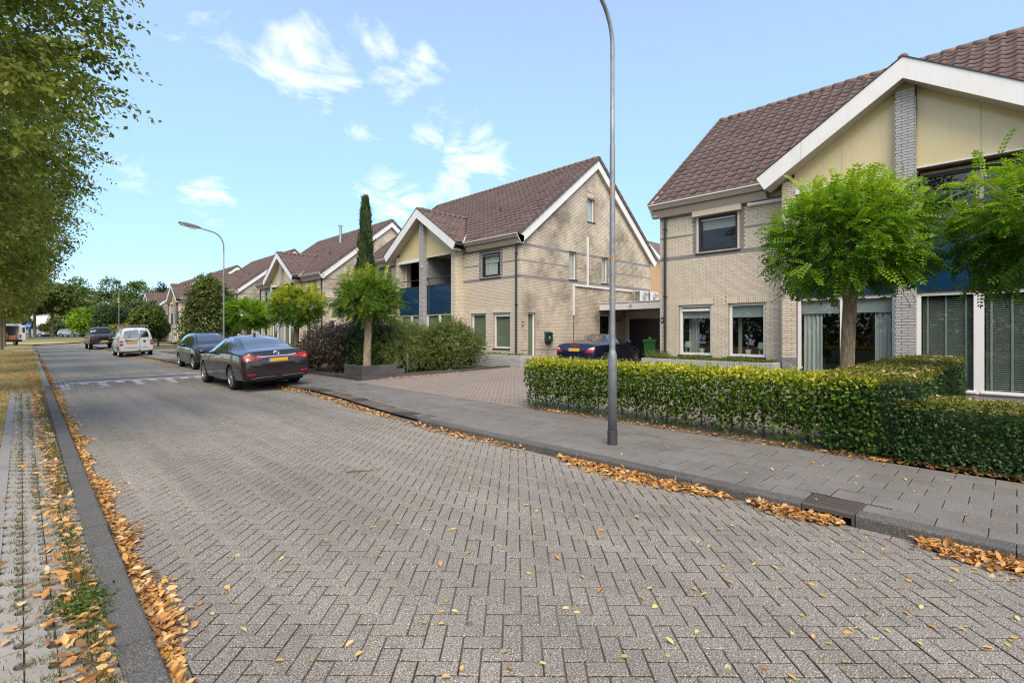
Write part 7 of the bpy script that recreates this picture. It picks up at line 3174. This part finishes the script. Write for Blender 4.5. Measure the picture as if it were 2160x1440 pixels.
c.line('side_strip', 'trim_black', [(1, .95, .60), (1, 2.2, .60)], (-1, 0, 0), .04, .01)
c.line('door_seam', 'under_black', [(1, 1.3, 1.6), (1, 1.3, .34)], (-1, 0, 0))
c.line('door_seam', 'under_black', [(1, 2.25, 1.6), (1, 2.25, .34)], (-1, 0, 0))
c.decal('side_window', 'car_glass', [(1, 2.32, 1.12), (1, 2.32, 1.62), (1, 2.7, 1.60), (1, 3.22, 1.14)], (-1, 0, 0), .005, 3, mirror=True)
mb = MB()
for y in (.35, 1.4, 2.4):
    mb.box(-.66, .66, y - .03, y + .03, 1.93, 1.965)
    for m in (1, -1):
        mb.box(m * .66 - .02, m * .66 + .02, y - .03, y + .03, 1.76, 1.96)
mb.box(-.66, .66, .16, .22, 1.93, 1.96)
for m in (1, -1):
    mb.box(m * .66 - .02, m * .66 + .02, .16, 2.6, 1.90, 1.94)
mb.build('roof_rack', 'metal_grey', c.T)
mb = MB()
mb.tube([(.10, .05, .34), (.10, -.09, .36), (.10, -.10, .46)], .02, 6)
mb.build('tow_bar', 'trim_black', c.T)
c.mirror_(2.98, 1.15, .9, 'trim_black')

# --- black pickup
pk = [(.0, .60, .98, 1.10, .90, .84), (.03, .52, 1.22, 1.34, .98, .86), (.2, .50, 1.28, 1.385, 1.0, .88), (1.2, .48, 1.29, 1.40, 1.01, .88), (1.95, .46, 1.29, 1.42, 1.01, .86), (2.05, .46, 1.29, 1.62, 1.01, .80), (2.2, .45, 1.29, 1.98, 1.01, .72), (2.9, .45, 1.28, 2.02, 1.01, .72), (3.6, .45, 1.27, 1.99, 1.01, .71), (4.0, .45, 1.25, 1.70, 1.01, .75),
      (4.35, .45, 1.23, 1.36, 1.0, .82), (5.0, .47, 1.18, 1.28, .99, .80), (5.55, .50, 1.08, 1.18, .95, .74), (5.8, .56, .90, .98, .86, .64), (5.88, .64, .80, .86, .7, .5)]
c = Car('pickup_truck', 'black pickup truck with tonneau cover, rear towards us', 'pickup', (5.35, 57.8, .055), 0, pk, 'paint_jet', (1.25, 4.85), .40, 1.01, rim='rim_silver', spokes=6, wd=.28, roll=-.05, sub=2)
c.decal('rear_window', 'car_glass_dark', [(-.66, 2.0, 1.46), (.66, 2.0, 1.46), (.60, 2.2, 1.90), (-.60, 2.2, 1.90)], (0, 1, -.15), .008, 3)
c.decal('side_window', 'car_glass', [(1, 2.25, 1.40), (1, 2.32, 1.86), (1, 2.95, 1.92), (1, 2.95, 1.36)], (-1, 0, 0), .005, 2, mirror=True)
c.decal('side_window', 'car_glass', [(1, 3.02, 1.36), (1, 3.02, 1.92), (1, 3.6, 1.86), (1, 4.15, 1.36)], (-1, 0, 0), .005, 2, mirror=True)
for m in (1, -1):
    c.decal('tail_light', 'light_red', [(m * .97, 0, .95), (m * .97, 0, 1.28), (m * .84, 0, 1.28), (m * .84, 0, .95)], (-m * .3, 1, 0), .01, 2)
    c.decal('reflector', 'light_red', [(m * .62, 0, .72), (m * .62, 0, .77), (m * .50, 0, .77), (m * .50, 0, .72)], (0, 1, 0), .03, 1)
c.line('tailgate_seam', 'under_black', [(-.82, 0, 1.26), (-.80, 0, .84), (.80, 0, .84), (.82, 0, 1.26)], (0, 1, 0), .014, .004, False)
mb = MB()
mb.box(-.98, .98, -.14, .06, .56, .78)
mb.build('bumper', 'trim_black', c.T)
mb = MB()
mb.box(-.36, .36, -.16, -.13, .58, .64)
mb.build('bumper_step', 'metal_grey', c.T)
mb = MB()
mb.box(-.26, .26, -.165, -.145, .66, .77)
p = mb.build('number_plate', 'plate_yellow', c.T)
mb = MB()
mb.box(-.26, -.215, -.168, -.1655, .66, .77)
mb.build('country_strip', 'plate_blue', p)
c.decal('brake_light', 'light_red', [(-.14, 2.1, 1.935), (.14, 2.1, 1.935), (.14, 2.1, 1.97), (-.14, 2.1, 1.97)], (0, 1, -.4), .012, 2)
h = c.hit((.5, -3, 1.0), (0, 1, 0))
mb = MB()
mb.tube([(.52 + .15 * math.cos(k * PI / 8 + .6), h.y - .01, 1.0 + .13 * math.sin(k * PI / 8 + .6)) for k in range(13)], .018, 5, False)
mb.tube([(.46, h.y - .01, 1.06), (.58, h.y - .01, .93), (.70, h.y - .01, 1.02)], .016, 5, False)
mb.build('emblem', 'chrome', c.T)
c.mirror_(4.0, 1.42, 1.0, 'trim_black')

# --- dark blue convertible on the drive
slk = [(.0, .40, .60, .66, .66, .52), (.05, .28, .74, .80, .80, .60), (.18, .22, .86, .95, .86, .64), (.55, .20, .90, .985, .895, .64), (.95, .18, .905, 1.02, .905, .60), (1.30, .17, .905, 1.16, .905, .54), (1.65, .17, .90, 1.285, .905, .50), (2.0, .17, .89, 1.325, .90, .51), (2.35, .17, .87, 1.23, .895, .55), (2.75, .17, .86, .98, .89, .64),
       (3.2, .18, .81, .90, .885, .64), (3.65, .20, .73, .81, .86, .60), (3.95, .24, .62, .69, .78, .5), (4.10, .30, .52, .58, .64, .42)]
c = Car('convertible', 'dark blue two seat convertible parked on the drive by the stained gable', 'car', (14.55, 11.52, .225), -PI / 2 + .10, slk, 'paint_navy', (.92, 3.35), .32, .905, spokes=10, wd=.23, sub=3)
c.decal('rear_window', 'car_glass', [(-.50, 1.0, 1.05), (.50, 1.0, 1.05), (.40, 1.48, 1.235), (-.40, 1.48, 1.235)], (0, .6, -1), .004, 3)
c.decal('roof_panel', 'paint_jet', [(-.46, 1.50, 1.27), (.46, 1.50, 1.27), (.46, 2.2, 1.3), (-.46, 2.2, 1.3)], (0, 0, -1), .003, 3)
c.decal('side_window', 'car_glass', [(1, 1.40, .965), (1, 1.55, 1.14), (1, 1.8, 1.225), (1, 2.1, 1.235), (1, 2.35, 1.15), (1, 2.66, .945)], (-1, 0, 0), .005, 3, mirror=True)
c.line('window_trim', 'chrome', [(1, 1.36, .955), (1, 1.52, 1.15), (1, 1.8, 1.25), (1, 2.1, 1.26), (1, 2.4, 1.16)], (-1, 0, 0), .014, .007)
for m in (1, -1):
    c.decal('tail_light', 'light_red', [(m * .89, 0, .67), (m * .93, 0, .79), (m * .70, 0, .77), (m * .46, 0, .63), (m * .72, 0, .62)], (-m * .6, 1, 0), .008, 3)
    c.decal('reversing_light', 'light_clear', [(m * .92, 0, .74), (m * .93, 0, .80), (m * .72, 0, .80), (m * .60, 0, .73)], (-m * .6, 1, 0), .011, 3)
c.decal('brake_light', 'light_red', [(-.20, 0, .885), (.20, 0, .885), (.20, 0, .915), (-.20, 0, .915)], (0, 1, -.2), .008, 2)
c.plate(0, .72, w=.50)
h = c.hit((0, -3, .84), (0, 1, 0))
mb = MB()
mb.tube([(.038 * math.cos(k * PI / 8), h.y - .012, .84 + .038 * math.sin(k * PI / 8)) for k in range(17)], .005, 5, False)
for a in (PI / 2, PI * 7 / 6, -PI / 6):
    mb.tube([(0, h.y - .012, .84), (.036 * math.cos(a), h.y - .012, .84 + .036 * math.sin(a))], .005, 5, False)
mb.build('emblem', 'chrome', c.T)
c.letters('SLK 250', -.42, .80, .05)
c.letters('BlueEFFICIENCY', .42, .80, .032)
c.line('bumper_trim', 'chrome', [(-.66, 0, .36), (.66, 0, .36)], (0, 1, 0), .02, .012, False)
c.line('door_seam', 'under_black', [(1, 1.42, .90), (1, 1.42, .32)], (-1, 0, 0))
c.line('door_seam', 'under_black', [(1, 2.62, .88), (1, 2.66, .6), (1, 2.6, .32)], (-1, 0, 0))
c.line('fin', 'chrome', [(1, 2.78, .66), (1, 3.02, .64)], (-1, 0, 0), .02, .01)
c.mirror_(2.42, .98, .89, 'paint_navy')
c.handles((1.62,), .78, .9, 'chrome')

# --- cars on the far street, side on
suv = [(.0, .40, .90, 1.02, .76, .6), (.08, .30, 1.0, 1.40, .86, .60), (.4, .25, 1.02, 1.60, .91, .60), (1.2, .23, 1.02, 1.69, .92, .60), (2.1, .23, 1.01, 1.69, .92, .60), (2.7, .23, 1.0, 1.60, .92, .62), (3.2, .23, .99, 1.22, .91, .7), (3.45, .24, .97, 1.08, .90, .7), (4.1, .27, .90, 1.0, .88, .66), (4.5, .34, .76, .84, .78, .5), (4.58, .44, .66, .70, .6, .4)]
for px, dep, paint, lab, ang in ((127, 106, 'paint_silver', 'silver estate car parked side on across the far green', 0), (161, 111, 'paint_white', 'white car partly behind the silver car at the far corner', .1), (57, 108, 'paint_grey', 'grey car half hidden behind far tree trunks', 0), (77, 109, 'paint_jet', 'black car with yellow plate right of the grey far car', .9),
                                 (181, 100, 'paint_black', 'dark car behind the black pickup truck', 1.9)):
    x, y = far_pos(px, dep)
    k = Car('parked_car', lab, 'car', (x, y, rise(x, y) + .03), -CAM_YAW - PI / 2 + ang, suv, paint, (.95, 3.6), .34, .92, spokes=6, sub=2, group='cars parked on the far street')
    k.decal('side_window', 'car_glass', [(1, .35, 1.14), (1, .55, 1.46), (1, 1.2, 1.55), (1, 1.55, 1.56), (1, 1.55, 1.08)], (-1, 0, 0), .006, 2, mirror=True)
    k.decal('side_window', 'car_glass', [(1, 1.63, 1.08), (1, 1.63, 1.56), (1, 2.2, 1.54), (1, 2.6, 1.46), (1, 3.05, 1.08)], (-1, 0, 0), .006, 2, mirror=True)
    k.decal('windscreen', 'car_glass', [(-.62, 3.3, 1.1), (.62, 3.3, 1.1), (.5, 2.68, 1.56), (-.5, 2.68, 1.56)], (0, -.6, -1), .005, 2)
    k.decal('rear_window', 'car_glass', [(-.55, .05, 1.12), (.55, .05, 1.12), (.5, .35, 1.5), (-.5, .35, 1.5)], (0, 1, -.3), .006, 2)
    for m in (1, -1):
        k.decal('tail_light', 'light_red', [(m * .84, 0, .88), (m * .84, 0, 1.06), (m * .6, 0, 1.06), (m * .6, 0, .88)], (-m * .4, 1, 0), .008, 2)
        k.decal('headlight', 'light_clear', [(m * .80, 9, .74), (m * .80, 9, .88), (m * .5, 9, .86), (m * .5, 9, .78)], (-m * .4, -1, 0), .008, 2)
    k.plate(0, .72)
    k.plate(0, .52, rear=False)

# --- big white van on the green path, rear doors open
vx, vy = -.62, 80.9
V_ = thing('cargo_van', 'large white cargo van on the left path with open rear door and orange load', 'van', (vx - .25, vy, .06 + rise(vx, vy)), .42)
mb = MB()
prof = [(0, .55), (0, 2.35), (.25, 2.52), (3.9, 2.5), (4.5, 2.2), (5.0, 1.35), (5.55, 1.15), (5.7, .55)]
mb.prism([(-1.0, y, z) for y, z in prof], (.05, 0, 0))
mb.prism([(.95, y, z) for y, z in prof], (.05, 0, 0))
mb.box(-.95, .95, .2, 4.0, 2.46, 2.51)
mb.box(-.95, .95, 0, .06, 2.25, 2.42)
mb.box(-.95, -.80, 0, .06, .55, 2.25)
mb.box(.80, .95, 0, .06, .55, 2.25)
mb.box(-.95, .95, 0, 5.6, .5, .6)
mb.box(-.95, .95, 4.9, 5.6, .6, 1.2)
mb.box(-.95, .95, 3.9, 3.95, .6, 2.46)
mb.build('body', 'paint_white', V_)
mb = MB()
mb.box(-1.02, 1.02, -.10, .0, .42, .66)
mb.build('bumper', 'trim_black', V_)
mb = MB()
mb.box(.98, 1.03, -.78, -.02, .62, 2.3)
dr = mb.build('rear_door', 'paint_white', V_)
mb = MB()
mb.box(.972, .979, -.70, -.1, 1.45, 2.1)
mb.build('pane', 'car_glass', dr)
mb = MB()
mb.box(-1.03, -.98, -.78, -.02, .62, 2.3)
mb.build('rear_door', 'paint_white', V_)
for m in (1, -1):
    mb = MB().box(m * .88 - .08, m * .88 + .08, -.02, .0, .85, 1.25)
    mb.build('tail_light', 'light_red', V_)
ty, rm, dk = wheel_meshes(.34, .22, 6, 'rim_silver')
for ay in (.95, 4.7):
    for m in (1, -1):
        w = put('wheel', ty, V_, loc=(m * .87, ay, .34))
        put('rim', rm, w)
mb = MB()
mb.tube([(-.9, 4.3, 1.4), (1.25, 4.4, 1.45)], .05, 6)
mb.build('wing_mirror', 'trim_black', V_)
cr = MB()
cx_ = (-.8, .05)
crate_v = [(-.72, .62), (-.72, .90), (-.72, 1.18), (.0, .62), (.0, .90)]
for i, (x_, z_) in enumerate(crate_v):
    mb = MB()
    mb.box(x_, x_ + .62, .35, .80, z_, z_ + .26)
    me = mb.mesh('crate', 'wood_orange')
    o = put('crate', me)
    o.matrix_world = V_.matrix_basis.copy()
    o.location = V_.location
    o.rotation_euler = V_.rotation_euler
    tag(o, ('orange crate inside the open cargo van, ' + ('bottom of the left stack', 'middle of the left stack', 'top of the left stack', 'bottom of the right stack', 'top of the right stack')[i]), 'crate', 'orange crates in the cargo van')
